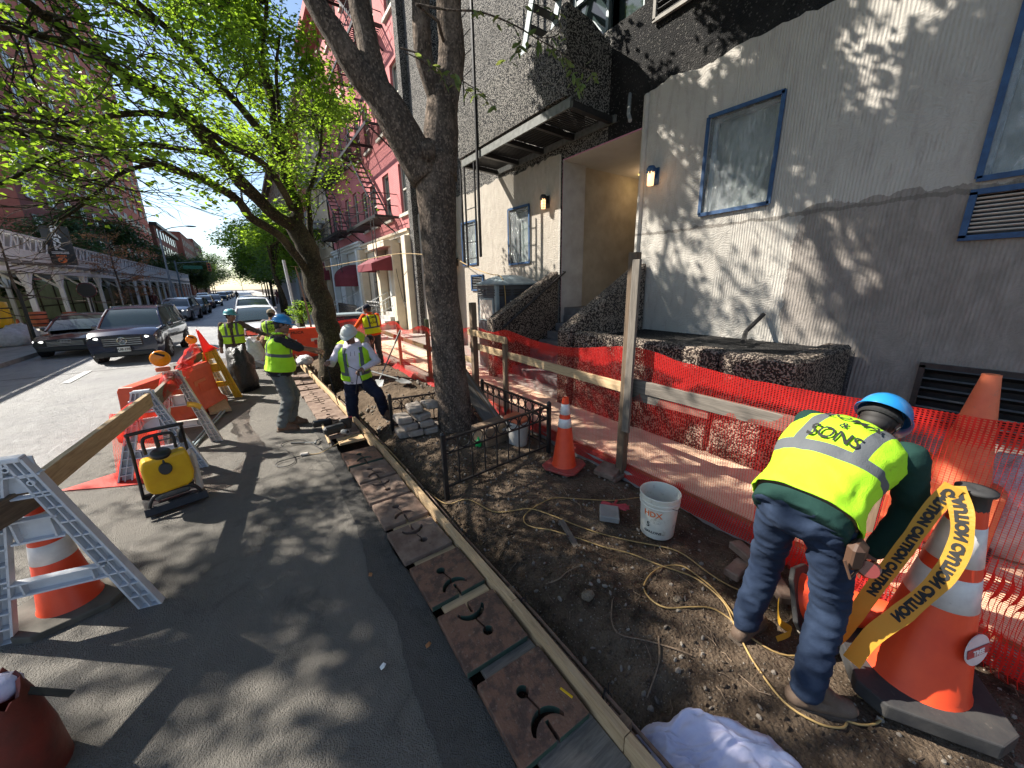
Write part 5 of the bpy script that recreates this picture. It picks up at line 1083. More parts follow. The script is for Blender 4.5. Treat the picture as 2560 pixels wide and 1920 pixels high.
# lamp, signal, street name
lp = thing('street_lamp', 'tall grey street lamp with a long arm rising behind the shed', 'street lamp', (-7.0, 60, .12))
b = MB(); b.tube([(-7, 60, .12), (-7, 60, 4), (-6.95, 60, 8.6)], [.14, .10, .07], 10); b.tube([(-6.95, 60, 8.5), (-5.6, 59.5, 8.95), (-4.2, 59, 9.15)], [.06, .05, .04], 8); b.build('pole', M['grey_st'], lp, world=True); b = MB(); b.ell((-3.9, 59, 9.12), (.55, .16, .10), 12, 6); b.build('lamp_head', M['grey_paint'], lp, world=True)
sg = thing('traffic_signal', 'yellow traffic signal hanging from a mast arm at the crossing', 'traffic signal', (-7.2, 70, .12))
b = MB(); b.tube([(-7.2, 70, .12), (-7.2, 70, 5.9)], .10, 8); b.tube([(-7.2, 70, 5.6), (-3.4, 70, 5.9)], .05, 6); b.build('mast', M['grey_paint'], sg, world=True); b = MB(); b.box((-3.6, 69.9, 5.1), (.42, .3, 1.15), 0, None, .04); b.build('signal_head', M['orange_old'], sg, world=True)
b = MB(); [b.lathe([(.001, 0), (.14, 0)], 12, (-3.6, 69.73, 5.1 + dz), m=Matrix.Rotation(R(90), 3, 'X')) for dz in (-.36, 0, .36)]; b.build('lens', M['sign_black'], sg, world=True)
g_ = flat('street_sign_green', (.01, .16, .09), .5); b = MB(); b.box((-5.4, 69.9, 5.05), (2.1, .05, .45)); b.build('street_name_panel', g_, sg, world=True)
ck = thing('pavement_clock', 'dark round mirror like street sign with red rim in front of the shed', 'sign', (-7.2, 31, .12))
b = MB(); b.lathe([(.001, 0), (.36, 0), (.36, .05), (.001, .05)], 22, (-7.1, 30.6, 2.15), m=Matrix.Rotation(R(90), 3, 'X')); b.build('face', M['sign_black'], ck, world=True)
b = MB(); b.tube([(-7.1 + .37 * math.cos(a), 30.58, 2.15 + .37 * math.sin(a)) for a in np.linspace(0, 6.28, 21)], .035, 6); b.build('rim', M['red_car'], ck, world=True); b = MB(); b.tube([(-7.2, 31, .1), (-7.1, 30.7, 2.0)], .04, 6); b.build('stem', M['bumper'], ck, world=True)
pk = thing('parking_post', 'thin black post at the kerb left of the black sedan', 'post', (-6.6, 21.2, .12)); b = MB(); b.tube([(-6.6, 21.2, .1), (-6.6, 21.2, 2.2)], .045, 8); b.build('stem', M['bumper'], pk, world=True)
# yellow impact wraps on posts, cone and sacks under the shed
for k, (x, y, z0, z1, m_, lb) in enumerate(((-8.25, 24.3, .45, 1.75, 'yellow_pl', 'thick yellow impact sleeve strapped round the nearest shed post'), (-8.25, 27.6, .5, 1.2, 'orange_old', 'tan impact sleeve on the next shed post'), (-8.25, 31.5, .5, 1.0, 'orange_old', 'small orange sleeve low on a shed post behind the car roof'))):
    t = thing('post_sleeve', lb, 'post sleeve', (x, y, z0)); b = MB(); b.lathe([(.1, 0), (.27, .02), (.28, (z1 - z0) * .5), (.27, z1 - z0 - .02), (.1, z1 - z0)], 14, (0, 0, 0)); b.build('pad', M[m_], t, smooth=True)
    b = MB(); [b.lathe([(.285, q - .025), (.292, q), (.285, q + .025)], 14, (0, 0, 0)) for q in ((z1 - z0) * .2, (z1 - z0) * .5, (z1 - z0) * .8)]; b.build('strap', M['bumper'], t)
def sack(name, label, cat, c, r3, m_, seed, n=22):
    b = MB(); b.ell((0, 0, 0), r3, n, n // 2); q = []
    for v in b.v:
        v = V(v); d = 1 + .22 * noise.noise(v * 3.2 / max(r3) + V(seed, 0, 0)) + .12 * noise.noise(v * 8 / max(r3) + V(0, seed, 0)); v = v * d; v.z = max(v.z, -r3[2] * .55); q.append(tuple(v))
    b.v = q; o = b.build(name, M[m_], smooth=True, m=Matrix.Translation(V(c) + V(0, 0, r3[2] * .55))); return tag(o, label, cat)
sack('rubbish_bag', 'pale plastic rubbish bag at the foot of the near shed posts', 'bag', (-7.6, 22.4, .12), (.55, .45, .42), 'bag_clear', 2); sack('rubbish_bag', 'second pale bag behind the first near the black sedan', 'bag', (-7.7, 23.6, .12), (.5, .45, .5), 'bag_clear', 5)
# ------------------------------------------------------------------ cars
def make_car(name, label, cat, loc, rz, L=4.6, Wd=1.85, H=1.45, paint='white_car', kind='sedan', sc_=.83, plate=None, logo=None, lights=True, group=None, detail=2):
    root = thing(name, label, cat, loc, rz, group); s_ = sc_
    wb = L * .60; zb = .22; zbelt = H * .62 if kind == 'sedan' else H * .62; zhood = H * .57 if kind == 'sedan' else H * .66
    # front at -y (towards the camera when rz=0)
    yF, yR = -L / 2, L / 2
    n_ = 26; st = []
    for i in range(n_ + 1):
        t = i / n_; y = yF + L * t
        e = min(t / .10, 1); e2 = min((1 - t) / .08, 1)
        w_ = Wd / 2 * (.90 + .10 * math.sin(min(e, 1) * math.pi / 2)) * (.88 + .12 * math.sin(e2 * math.pi / 2))
        ztop = zhood * (.80 + .14 * math.sin(e * math.pi / 2)) + .06 * zhood * min(t / .32, 1) if t < .32 else (zbelt + .03 if t < .80 or kind != 'sedan' else zbelt + .05 * (1 - (t - .8) / .2))
        if kind == 'sedan' and t > .93: ztop *= 1 - (t - .93) * .9
        zlow = zb + (.08 * (1 - min(t / .05, 1))) + .06 * (1 - min((1 - t) / .05, 1))
        st.append((y, w_, ztop, zlow))
    b = MB(); ring = 15
    for (y, w_, zt, zl) in st:
        prof = [(0, zl), (.75 * w_, zl), (.93 * w_, zl + .06), (.985 * w_, zl + .2), (w_, (zl + zt) * .52), (.985 * w_, zt - .16), (.93 * w_, zt - .05), (.80 * w_, zt), (0, zt + .035)]
        full = prof + [(-x, z) for x, z in prof[-2:0:-1]]; ring = len(full); b.v += [(x, y, z) for x, z in full]
    for i in range(n_):
        for j in range(ring): b.f.append((i * ring + j, i * ring + (j + 1) % ring, (i + 1) * ring + (j + 1) % ring, (i + 1) * ring + j)); b.m.append(0)
    b.f += [tuple(range(ring))[::-1], tuple(n_ * ring + j for j in range(ring))]; b.m += [0, 0]
    S = Matrix.Diagonal((s_, s_, s_, 1)); sv = lambda bb: [setattr(bb, 'v', [tuple(V(q) * s_) for q in bb.v]), bb][1]
    body = sv(b).build('body', M[paint], root, smooth=True, angle=35)
    # greenhouse: glass volume with painted roof and pillars
    y0 = yF + L * (.27 if kind == 'sedan' else .235); y1 = y0 + L * (.19 if kind == 'sedan' else .15); y2 = yF + L * (.68 if kind == 'sedan' else .88); y3 = yF + L * (.84 if kind == 'sedan' else .985)
    wb_, wt = Wd / 2 * .90, Wd / 2 * .70; zr = H - .02
    def sect(y, z, wbot, wtop): return [(-wbot, y, zbelt - .02), (-wtop, y, z), (0, y, z + .03), (wtop, y, z), (wbot, y, zbelt - .02)]
    gs = MB(); S4 = [sect(y0, zbelt, wb_, wb_ * .98), sect(y0 + (y1 - y0) * .5, zbelt + (zr - zbelt) * .56, wb_, wb_ * .86), sect(y1, zr - .06, wb_, wt), sect(y1 + .25, zr, wb_, wt), sect((y1 + y2) / 2, zr + .02, wb_, wt * 1.02), sect(y2, zr - .02, wb_, wt), sect(y3, zbelt + .02, wb_ * .93, wb_ * .86)]
    for q in S4: gs.v += q
    for i in range(len(S4) - 1):
        for j in range(4): gs.f.append((i * 5 + j, i * 5 + j + 1, (i + 1) * 5 + j + 1, (i + 1) * 5 + j)); gs.m.append(0)
    sv(gs).build('windscreen_and_windows', M['glass_dark'], root, smooth=True, angle=40)
    rf = MB(); idx = S4[2:6]
    for q in idx: rf.v += [(q[1][0] * 1.015, q[1][1], q[1][2] + .008), (0, q[2][1], q[2][2] + .012), (q[3][0] * 1.015, q[3][1], q[3][2] + .008), (q[3][0] * 1.03, q[3][1], q[3][2] - .05), (q[1][0] * 1.03, q[1][1], q[1][2] - .05)]
    for i in range(len(idx) - 1):
        for a, c in ((0, 1), (1, 2), (2, 3), (4, 0)): rf.f.append((i * 5 + a, i * 5 + c, (i + 1) * 5 + c, (i + 1) * 5 + a)); rf.m.append(0)
    sv(rf).build('roof', M[paint], root, smooth=True, angle=40)
    pl_ = MB()
    for s2 in (-1, 1):
        pl_.tube([(s2 * wb_ * 1.0, y0 - .02, zbelt), (s2 * wb_ * .875, y0 + (y1 - y0) * .5, zbelt + (zr - zbelt) * .56 + .01), (s2 * wt * 1.02, y1, zr - .055)], .04, 6)
        for yy in ((y1 + y2) / 2, y2 - .1 if kind == 'sedan' else y1 + (y2 - y1) * .72): pl_.beam((s2 * wb_ * 1.003, yy, zbelt), (s2 * wt * 1.02, yy, zr - .04), .10, .03, (0, 1, 0))
        pl_.tube([(s2 * wb_ * .93, y3 - .01, zbelt + .03), (s2 * wt * 1.0, y2, zr - .03)], .06, 6)
        pl_.beam((s2 * wb_ * 1.01, y0, zbelt + .0), (s2 * wb_ * 1.01, y3, zbelt + .0), .03, .03)
    sv(pl_).build('pillar', M[paint], root)
    # wheels
    rw = .36 if kind == 'sedan' else .40
    for s2 in (-1, 1):
        for yy in (-wb / 2 - .02, wb / 2 + .02):
            if detail < 1 and s2 > 0 and yy > 0: continue
            m = Matrix.Rotation(R(90), 3, 'Y'); b = MB(); b.lathe([(.001, -.13), (rw + .06, -.13), (rw + .06, .01), (.001, .01)], 22, (s2 * (Wd / 2 - .09), yy, rw + .02), m=m); sv(b).build('wheel_arch', M['bumper'], root)
            b = MB(); b.lathe([(rw * .62, -.12), (rw * .95, -.12), (rw, -.08), (rw, .08), (rw * .95, .115), (rw * .62, .118)], 26, (s2 * (Wd / 2 - .08), yy, rw), m=m); wh = sv(b).build('wheel', M['tire'], root, smooth=True)
            b = MB(); b.lathe([(.001, -.09), (rw * .64, -.10), (rw * .66, -.115), (rw * .66, .118), (rw * .64, .10), (.001, .09)], 20, (s2 * (Wd / 2 - .08), yy, rw), m=m); sv(b).build('rim', M['rim'] if detail < 2 else M['bumper'], wh)
            if detail >= 2:
                b = MB()
                for k in range(7): a = k * 2 * math.pi / 7; c = V(s2 * (Wd / 2 + .03), yy, rw); b.beam(c, c + V(0, math.cos(a), math.sin(a)) * rw * .64, .05, .02, (1, 0, 0))
                b.lathe([(.001, .0), (.06, .0), (.06, .02), (.001, .02)], 10, (s2 * (Wd / 2 + .025), yy, rw), m=m); sv(b).build('spokes', M['rim'], wh)
    # front: grille, lamps, bumper, plate, mirrors
    zf = zhood * .80
    b = MB(); b.box((0, yF - .005, zf * .80), (Wd * .52, .05, zf * .36), 0, None, .02); gr = sv(b).build('grille', M['bumper'], root)
    if detail >= 1:
        b = MB(); [b.box((0, yF - .035, zf * (.68 + .07 * k)), (Wd * .50, .02, .018)) for k in range(4)]; sv(b).build('grille_bar', M['chrome'], gr)
    b = MB(); b.box((0, yF + .02, zb + .14), (Wd * .80, .14, .20), 0, None, .04); sv(b).build('lower_bumper', M['bumper'], root)
    for s2 in (-1, 1):
        b = MB(); b.box((0, 0, 0), (.34, .10, .085), 0, Euler((0, 0, s2 * .45)).to_matrix(), .03); b.v = [tuple(V(q) + V(s2 * Wd * .375, yF + .07, zf * .92)) for q in b.v]; sv(b).build('headlight', M['head_on'] if lights else M['chrome'], root)
        b = MB(); b.box((s2 * (Wd / 2 + .06), y0 + .35, zbelt + .06), (.18, .11, .14), 0, None, .04); sv(b).build('mirror', M[paint], root)
    if plate:
        b = MB(); b.box((0, yF - .06, zf * .52), (.34, .02, .17), 0, None, .005); p_ = sv(b).build('licence_plate', M['white_st'], root)
        text_mesh(plate, .11 * s_, M['ink'], 'plate_text', p_, face_m(V(0, yF - .072, zf * .52) * s_, (1, 0, 0), (0, 0, 1)), ext=.001, bold=.002)
    if logo == 'star':
        b = MB(); c = V(0, yF - .06, zf * .82); b.tube([c + V(.12 * math.cos(a), 0, .12 * math.sin(a)) for a in np.linspace(0, 6.2832, 25)], .013, 6)
        for k in range(3): a = math.pi / 2 + k * 2.0944; b.beam(c, c + V(math.cos(a), 0, math.sin(a)) * .12, .02, .02)
        sv(b).build('emblem', M['chrome'], root)
    if logo == 'rings':
        b = MB(); 
        for k in range(4): c = V(-.12 + .08 * k, yF - .06, zf * .92); b.tube([c + V(.055 * math.cos(a), 0, .055 * math.sin(a)) for a in np.linspace(0, 6.2832, 19)], .008, 5)
        sv(b).build('emblem', M['chrome'], root)
    if kind != 'sedan' and detail >= 1:
        for s2 in (-1, 1): b = MB(); b.tube([(s2 * wt * .95, y1 + .2, zr + .05), (s2 * wt * .95, y2, zr + .05)], .02, 6); sv(b).build('roof_rail', M['chrome'], root)
    return root
make_car('parked_car' if False else 'car', 'dark blue three row SUV with star badge driving towards the camera', 'car', (-3.0, 17.35, 0), R(-5), 4.75, 2.0, 1.90, 'navy_car', 'suv', .83, 'DU8·1958', 'star')
make_car('car', 'low black sedan with four ring badge and lit headlights beside the dark SUV', 'car', (-4.95, 20.2, 0), R(-3), 4.7, 1.9, 1.52, 'black_car', 'sedan', .86, None, 'rings')
make_car('car', 'silver white SUV with kidney grille behind the dark SUV', 'car', (-3.95, 35.5, 0), R(-6), 4.7, 1.9, 1.68, 'silver_car', 'suv', .90, None, None, detail=1)
make_car('car', 'pale sedan half hidden behind the black sedan roof', 'car', (-5.0, 28.6, 0), R(-4), 4.6, 1.85, 1.45, 'silver_car', 'sedan', .88, detail=1)
make_car('car', 'dark teal car following the silver SUV', 'car', (-3.7, 42.5, 0), R(-4), 4.4, 1.8, 1.5, 'green_car', 'suv', .90, detail=1, lights=False)
make_car('car', 'dark red hatchback with yellow plate in the queue', 'car', (-3.9, 55.0, 0), 0, 4.4, 1.8, 1.5, 'red_car', 'suv', .92, detail=1, lights=False)
make_car('car', 'silver sedan next behind the dark red car', 'car', (-3.4, 61.5, 0), 0, 4.5, 1.8, 1.5, 'silver_car', 'sedan', .92, detail=0)
for k, (x, y, p, lb) in enumerate(((-3.6, 88, 'green_car', 'far car just beyond the crossing'), (-3.4, 98, 'silver_car', 'far pale car second beyond the crossing'), (-3.2, 108, 'black_car', 'far dark car third beyond the crossing'), (-3.2, 122, 'silver_car', 'tiny pale car farthest up the left lane'), (-5.3, 74, 'white_car', 'white car by the left kerb before the crossing'))):
    make_car('car', lb, 'car', (x, y, 0), 0, 4.5, 1.8, 1.6, p, 'suv', .95, detail=0, lights=False)
make_car('parked_car', 'white parked sedan facing the camera behind the bagged rubble and workers', 'car', (.22, 19.1, 0), 0, 4.7, 1.85, 1.5, 'white_car', 'sedan', .92, None, None, lights=False, detail=1)
make_car('parked_car', 'white parked SUV directly behind the white sedan', 'car', (.25, 25.0, 0), 0, 4.8, 1.95, 1.75, 'white_car', 'suv', .92, lights=False, detail=1)
make_car('parked_car', 'third white parked car under the bright green street tree', 'car', (.2, 32.5, 0), 0, 4.6, 1.85, 1.5, 'white_car', 'sedan', .95, lights=False, detail=0)
make_car('parked_car', 'grey parked car further back along the right kerb', 'car', (.2, 40.5, 0), 0, 4.6, 1.85, 1.5, 'silver_car', 'suv', .95, lights=False, detail=0)

# ------------------------------------------------------------------ plywood walkway, posts, rails and net
wk = thing('plywood_walkway', 'dusty plywood walkway laid along the building behind the orange net', 'walkway', (3.8, 5, .1))
y = -1.6; k = 0
while y < 14.2:
    w_ = (3.23, 4.24) if y < 4 else (3.25, 4.28); L = 2.3; b = MB(); xo = rng.uniform(-.03, .03)
    b.box(((w_[0] + w_[1]) / 2 + xo, y + L / 2, .115 + .012 * (k % 2)), (w_[1] - w_[0], L - .012, .018), 0, Euler((.0, rng.uniform(-.008, .008), rng.uniform(-.008, .008))).to_matrix(), .002); b.build('plywood_sheet', M['plywood'], wk, world=True)
    y += L; k += 1
plank('sheet_edge', (3.25, -1.6, .07), (3.25, 6.9, .07), .04, .07, M['pine'], wk)
# posts
def post(x, y, z0, z1, w_, m_, label, lean=(0, 0)):
    return plank('wooden_post', (x, y, z0), (x + lean[0], y + lean[1], z1), w_, w_ * .95, M[m_], None, (1, 0, 0), .004, label, 'post')
post(3.14, 2.40, -.02, 2.37, .09, 'oldwood', 'tall timber post standing on a loose brown paver beside the white bucket')
plank('timber_offcut', (3.085, 2.33, .55), (3.085, 2.33, 2.30), .085, .035, M['greywood'], None, (1, 0, 0), .003, 'grey board screwed to the side of the tall timber post', 'board')
post(3.16, 4.72, .0, 1.28, .07, 'oldwood', 'short dark post under the end of the stub board by the portable toilet')
post(3.14, 5.66, .0, 1.80, .10, 'oldwood', 'weathered grained post left of the stub board, right of the trunk')
post(3.14, 7.75, -.1, 1.38, .08, 'greenwood', 'greenish hanging post seen just left of the big trunk')
post(3.10, 9.6, -.1, 1.22, .075, 'greenwood', 'thin greenish post in the middle of the far net')
post(3.12, 12.4, -.05, 1.2, .075, 'oldwood', 'farthest fence post near the worker with orange sleeves')
post(3.14, .4, .0, 1.2, .08, 'oldwood', 'post hidden behind the bending worker')
for (p0, p1, w_, h, m_, lb) in (((3.10, 5.78, 1.30), (3.10, 4.60, 1.27), .04, .10, 'pine', 'short stub board nailed across two posts near the portable toilet'),
        ((3.20, 5.9, 1.04), (3.20, 2.42, .99), .04, .11, 'pine', 'long pale rail board running behind the net to the tall post'), ((3.19, 2.46, 1.05), (3.19, .25, 1.04), .04, .13, 'greywood', 'grey rail board sagging behind the net towards the bending worker'),
        ((3.21, 2.46, .93), (3.21, 1.55, .95), .04, .10, 'greywood', 'short doubled rail board just below the grey one'), ((3.18, 12.4, .78), (3.18, 7.4, .72), .04, .10, 'greenwood', 'greenish mid rail of the far net fence'), ((3.14, 7.4, .80), (3.14, 5.7, .78), .04, .10, 'pine', 'pale rail board passing behind the trunk')):
    plank('rail_board', p0, p1, w_, h, M[m_], None, (0, 0, 1), .003, lb, 'board')
def lettering_on(o): pass
# safety net
nt_ = thing('safety_net', 'orange mesh safety net strung along the timber posts beside the plywood walkway', 'safety net', (3.1, 5, 0))
def net_strip(name, path, x_off=0, nz=30, seed=0, heavy=.10, foot=.5):
    """path: (y, x, ztop, zbot)"""
    p = smooth_path(path, 14); b = MB(); uv = []; dn = []; n1 = nz + 1; s_ = 0; prev = None
    for i, (y, x, zt, zb) in enumerate(p):
        if prev is not None: s_ += (V(x, y, zt) - prev).length
        prev = V(x, y, zt)
        for j in range(n1):
            t = j / nz; z = zb + (zt - zb) * t; fold = .025 * noise.noise(V(y * 3.1, t * 1.5, seed)) + .012 * noise.noise(V(y * 11, t * 2, seed + 3)); gather = max(0, (t - (1 - heavy * (1 + .8 * noise.noise(V(y * 1.3, 2, seed))))) / heavy)
            b.v.append((x - .13 * max(0, 1 - t / .12) + fold * (1.2 - .6 * t) - .05 * math.sin(math.pi * t) - .02 * gather, y, z + .008 * noise.noise(V(y * 6, 9, seed)))); uv.append((s_, z)); 
            fl = max(0, .14 - t) / .14
            dn.append((1.0 if (gather > .05 or noise.noise(V(y * 2.0, t * 9, seed + 8)) > .60) else (.0 if fl < foot * .6 else 1.0), 0, 0))
    m_ = len(p); b.f = [(i * n1 + j, i * n1 + j + 1, (i + 1) * n1 + j + 1, (i + 1) * n1 + j) for i in range(m_ - 1) for j in range(nz)]; b.m = [0] * len(b.f); b.uv = uv; b.at['dens'] = dn
    return b.build(name, M['net'], nt_, world=True, smooth=True)
net_strip('net_panel', [(5.72, 3.22, 1.40, .03), (5.2, 3.22, 1.34, .03), (4.72, 3.22, 1.41, .03), (4.2, 3.23, 1.34, .02), (3.4, 3.24, 1.31, .02), (2.42, 3.24, 1.44, .0), (1.8, 3.22, 1.37, .0), (1.2, 3.2, 1.33, .0), (.6, 3.17, 1.34, .02), (0, 3.14, 1.37, .03), (-.6, 3.12, 1.41, .03), (-1.5, 3.12, 1.43, .03)], seed=1, heavy=.12)
net_strip('net_panel', [(13.5, 3.05, .98, .02), (12.4, 3.06, 1.16, .0), (11, 3.04, 1.05, -.02), (9.6, 3.03, 1.22, -.05), (8.7, 3.0, 1.08, -.04), (7.75, 3.04, 1.25, -.02), (6.9, 3.10, 1.18, .0), (5.72, 3.22, 1.40, .03)], seed=4, heavy=.08, foot=.3)
net_strip('net_panel', [(14.6, 1.9, .8, .0), (14.5, 2.5, .9, 0), (14.0, 3.0, 1.0, 0), (13.5, 3.05, .98, 0)], seed=9)
# crumpled lower net at the right, in front of the walkway
b = MB(); b.uv = []; dn = []
pth = smooth_path([(1.0, 3.02), (.6, 2.98), (.2, 2.90), (-.15, 2.98), (-.55, 2.86), (-1.1, 2.9)], 14)
for i, (y, x) in enumerate(pth):
    for j in range(25):
        t = j / 24; top = .42 + .30 * (1 - math.exp(-max(0, .8 - y) * 1.6)); b.v.append((x + .10 * noise.noise(V(y * 4, t * 3, 2)) - .06 * math.sin(t * 3), y + .03 * noise.noise(V(y * 5, t * 4, 7)), .02 + top * t)); b.uv.append((i * .02, t * .7)); dn.append((1.0 if abs(noise.noise(V(y * 2.4, t * 2.2, 12))) < .05 else 0, 0, 0))
b.f = [(i * 25 + j, i * 25 + j + 1, (i + 1) * 25 + j + 1, (i + 1) * 25 + j) for i in range(len(pth) - 1) for j in range(24)]; b.m = [0] * len(b.f); b.at['dens'] = dn; b.build('loose_fold', M['net'], nt_, world=True, smooth=True)
# ------------------------------------------------------------------ kerb form: boards, rebar, weights
fm = [(1.085, -1.0), (1.085, .7), (1.10, 1.6), (1.095, 2.6), (1.10, 3.6), (1.10, 4.75), (1.06, 6.6), (1.00, 8.8), (.95, 11.2), (.93, 14.2)]
for k in range(len(fm) - 1):
    (x0, y0), (x1, y1) = fm[k], fm[k + 1]
    plank('form_board', (x0, y0, .045), (x1 + .0 , y1 - .004, .045), .042, .17, M['pine'], None, (0, 0, 1), .002,
          ['form board at the bottom edge of the picture beside the largest plate', 'pale form board next to the two nearest plates', 'form board beside the third and fourth plates', 'form board with a nailed joint beside the fifth plate', 'form board where the yellow cord crosses', 'form board by the sledgehammer', 'form board between the two standing workers', 'form board beyond the blue helmeted worker', 'farthest form board by the red barrier'][k], 'form board', 'form boards edging the trench')
b = MB()
for k in range(14): y = -.2 + k * .95; b.box((1.135, y, -.02), (.045, .05, .26))
o = b.build('form_stakes', M['oldwood']); tag(o, 'row of short stakes driven behind the form boards', 'stakes', kind='stuff')
rb = thing('reinforcing_bar', 'long ribbed reinforcing bar tied beside the form boards', 'rebar', (1.2, 3, 0))
for (dx, dz) in ((0, .02), (.035, -.10)):
    pth = smooth_path([(x + .105 + dx, y, dz + .012 * math.sin(y * 2)) for x, y in fm], 10); rs = [.0095 + (.0015 if i % 2 else 0) for i in range(len(pth))]; b = MB(); b.tube(pth, rs, 7); b.build('bar', M['rebar'], rb, world=True)
b = MB()
for y in (.9, 1.62, 2.45, 3.35, 4.4, 5.6, 7): 
    for q in range(3): b.tube([(1.19 + .03 * math.cos(a), y + .012 * q + .02 * math.sin(a + q), .02 + .028 * math.sin(a)) for a in np.linspace(0, 6.28, 9)], .003, 4)
    b.tube([(1.2, y, .03), (1.23, y + .03, .06), (1.25, y + .02, .05)], .003, 4)
b.build('tie_wire', M['black_metal'], rb, world=True)
# steel weights: slab with a keyhole slot
def weight_outline(w_=.40, l=.42, flip=False):
    r_ = .026; cx, cy = -.02, .045; bm = bmesh.new()
    return None
def make_weight(name, m_, edge):
    """square plate cut by a round hole, a thin slot and a crescent, built with booleans."""
    w_, l, t = .40, .42, .045; bm = bmesh.new(); b = MB(); b.box((0, 0, 0), (w_, l, t), 0, None, .004); me = bpy.data.meshes.new('p'); me.from_pydata([tuple(v) for v in b.v], [], b.f); base = bpy.data.objects.new('p', me)
    c = MB(); hole = [(.033 * math.cos(a) - .02, .033 * math.sin(a) + .05) for a in np.linspace(0, 6.2832, 17)[:-1]]; c.prism(hole, .2, Matrix.Translation((0, 0, -.1)))
    c2 = MB(); c2.prism([(-.025, .04), (-.012, .04), (.012, -.07), (.000, -.07)], .2, Matrix.Translation((0, 0, -.1)))
    c3 = MB(); out = [(.002 + .095 * math.cos(a), -.155 + .095 * math.sin(a)) for a in np.linspace(.15, math.pi - .15, 11)]; inn = [(.002 + .085 * math.cos(a), -.175 + .072 * math.sin(a)) for a in np.linspace(math.pi - .3, .3, 11)]; c3.prism(out + inn, .2, Matrix.Translation((0, 0, -.1)))
    c4 = MB(); c4.prism([(-.008, -.12), (.012, -.12), (.012, -.25), (-.008, -.25)], .2, Matrix.Translation((0, 0, -.1)))
    ts = bpy.data.scenes.new('tmp'); ts.collection.objects.link(base); cut = []
    for q in (c, c2, c3, c4):
        me2 = bpy.data.meshes.new('c'); me2.from_pydata([tuple(v) for v in q.v], [], q.f); bm2 = bmesh.new(); bm2.from_mesh(me2); bmesh.ops.recalc_face_normals(bm2, faces=bm2.faces); bm2.to_mesh(me2); bm2.free()
        o = bpy.data.objects.new('c', me2); ts.collection.objects.link(o); md = base.modifiers.new('b', 'BOOLEAN'); md.object = o; md.operation = 'DIFFERENCE'; md.solver = 'EXACT'; cut.append(o)
    ts.view_layers[0].update(); dg = ts.view_layers[0].depsgraph; out_me = bpy.data.meshes.new_from_object(base.evaluated_get(dg)); out_me.name = name
    for o in cut + [base]: bpy.data.objects.remove(o)
    bpy.data.scenes.remove(ts); out_me.materials.clear(); out_me.materials.append(m_); out_me.materials.append(edge)
    for p in out_me.polygons: p.material_index = 0 if abs(p.normal.z) > .5 or abs(p.normal.y) < .5 else 1
    return out_me
wme = make_weight('steel_weight', M['rust_plate'], M['green_edge']); wme2 = make_weight('steel_weight', M['rust_light'], M['rust_light'])
WY = [1.10, 1.60, 2.12, 2.62, 3.13, 3.58, 4.05, 4.52, 5.6, 6.0, 6.4, 6.8, 7.2, 7.65, 8.1, 8.6, 9.2, 9.8]
names = ['largest rust brown slotted plate at the bottom of the picture', 'rusty pitted slotted plate, second from the bottom', 'brown slotted plate, third from the bottom', 'tan slotted plate with its slot turned away, fourth from the bottom', 'dusty slotted plate, fifth from the bottom', 'pale slotted plate, sixth from the bottom', 'dusty plate under the yellow cord', 'brown plate beside the hammers']
for k, y in enumerate(WY):
    x = .86 - max(0, (y - 4.8)) * .028 + rng.uniform(-.012, .012); d = wme if k in (0, 1, 2, 7) else wme2; flip = k in (1, 3, 5, 9, 12)
    m = Matrix.Translation((x, y, .052 + (.005 if k % 2 else 0))) @ Euler((rng.uniform(-.01, .01), rng.uniform(-.012, .012), rng.uniform(-.05, .05) + (math.pi if flip else 0))).to_matrix().to_4x4()
    o = link('steel_weight', d, None, m)
    if k < 8: tag(o, names[k], 'steel plate', 'slotted steel plates along the form')
    else: tag(o, ['first', 'second', 'third', 'fourth', 'fifth', 'sixth', 'seventh', 'eighth', 'ninth', 'last'][k - 8] + ' slotted plate beyond the sledgehammer, counting away from the camera', 'steel plate', 'slotted steel plates along the form')
sp_l = []
for k, y in enumerate([.78, 1.35, 1.87, 2.37, 2.88, 3.36, 3.82, 4.29, 5.3, 5.8, 6.2, 6.6, 7.0, 7.42, 7.88]):
    x = .90 - max(0, (y - 4.8)) * .028
    plank('spacer_board', (x - .17, y, .020), (x + .16, y, .020), .26, .035, M['greywood'] if k < 2 else M['pine'], None, (0, 0, 1), .003, (['grey board lying below the largest slotted plate', 'grey board between the first and second slotted plates', 'board between the second and third slotted plates', 'pale board between the third and fourth slotted plates', 'pale board between the fourth and fifth slotted plates', 'pale board between the fifth and sixth slotted plates'][k] if k < 6 else ['first', 'second', 'third', 'fourth', 'fifth', 'sixth', 'seventh', 'eighth', 'ninth'][k - 6] + ' pale spacer board beyond the sledgehammer, counting away from the camera'), 'board', 'spacer boards under the plates')
plank('lumber_strip', (1.0, 1.05, .075), (1.02, .98, .075), .012, .004, M['yellow_pl'], None, (0, 0, 1), .001, 'tiny yellow stick lying at the corner of the largest plate', 'stick')
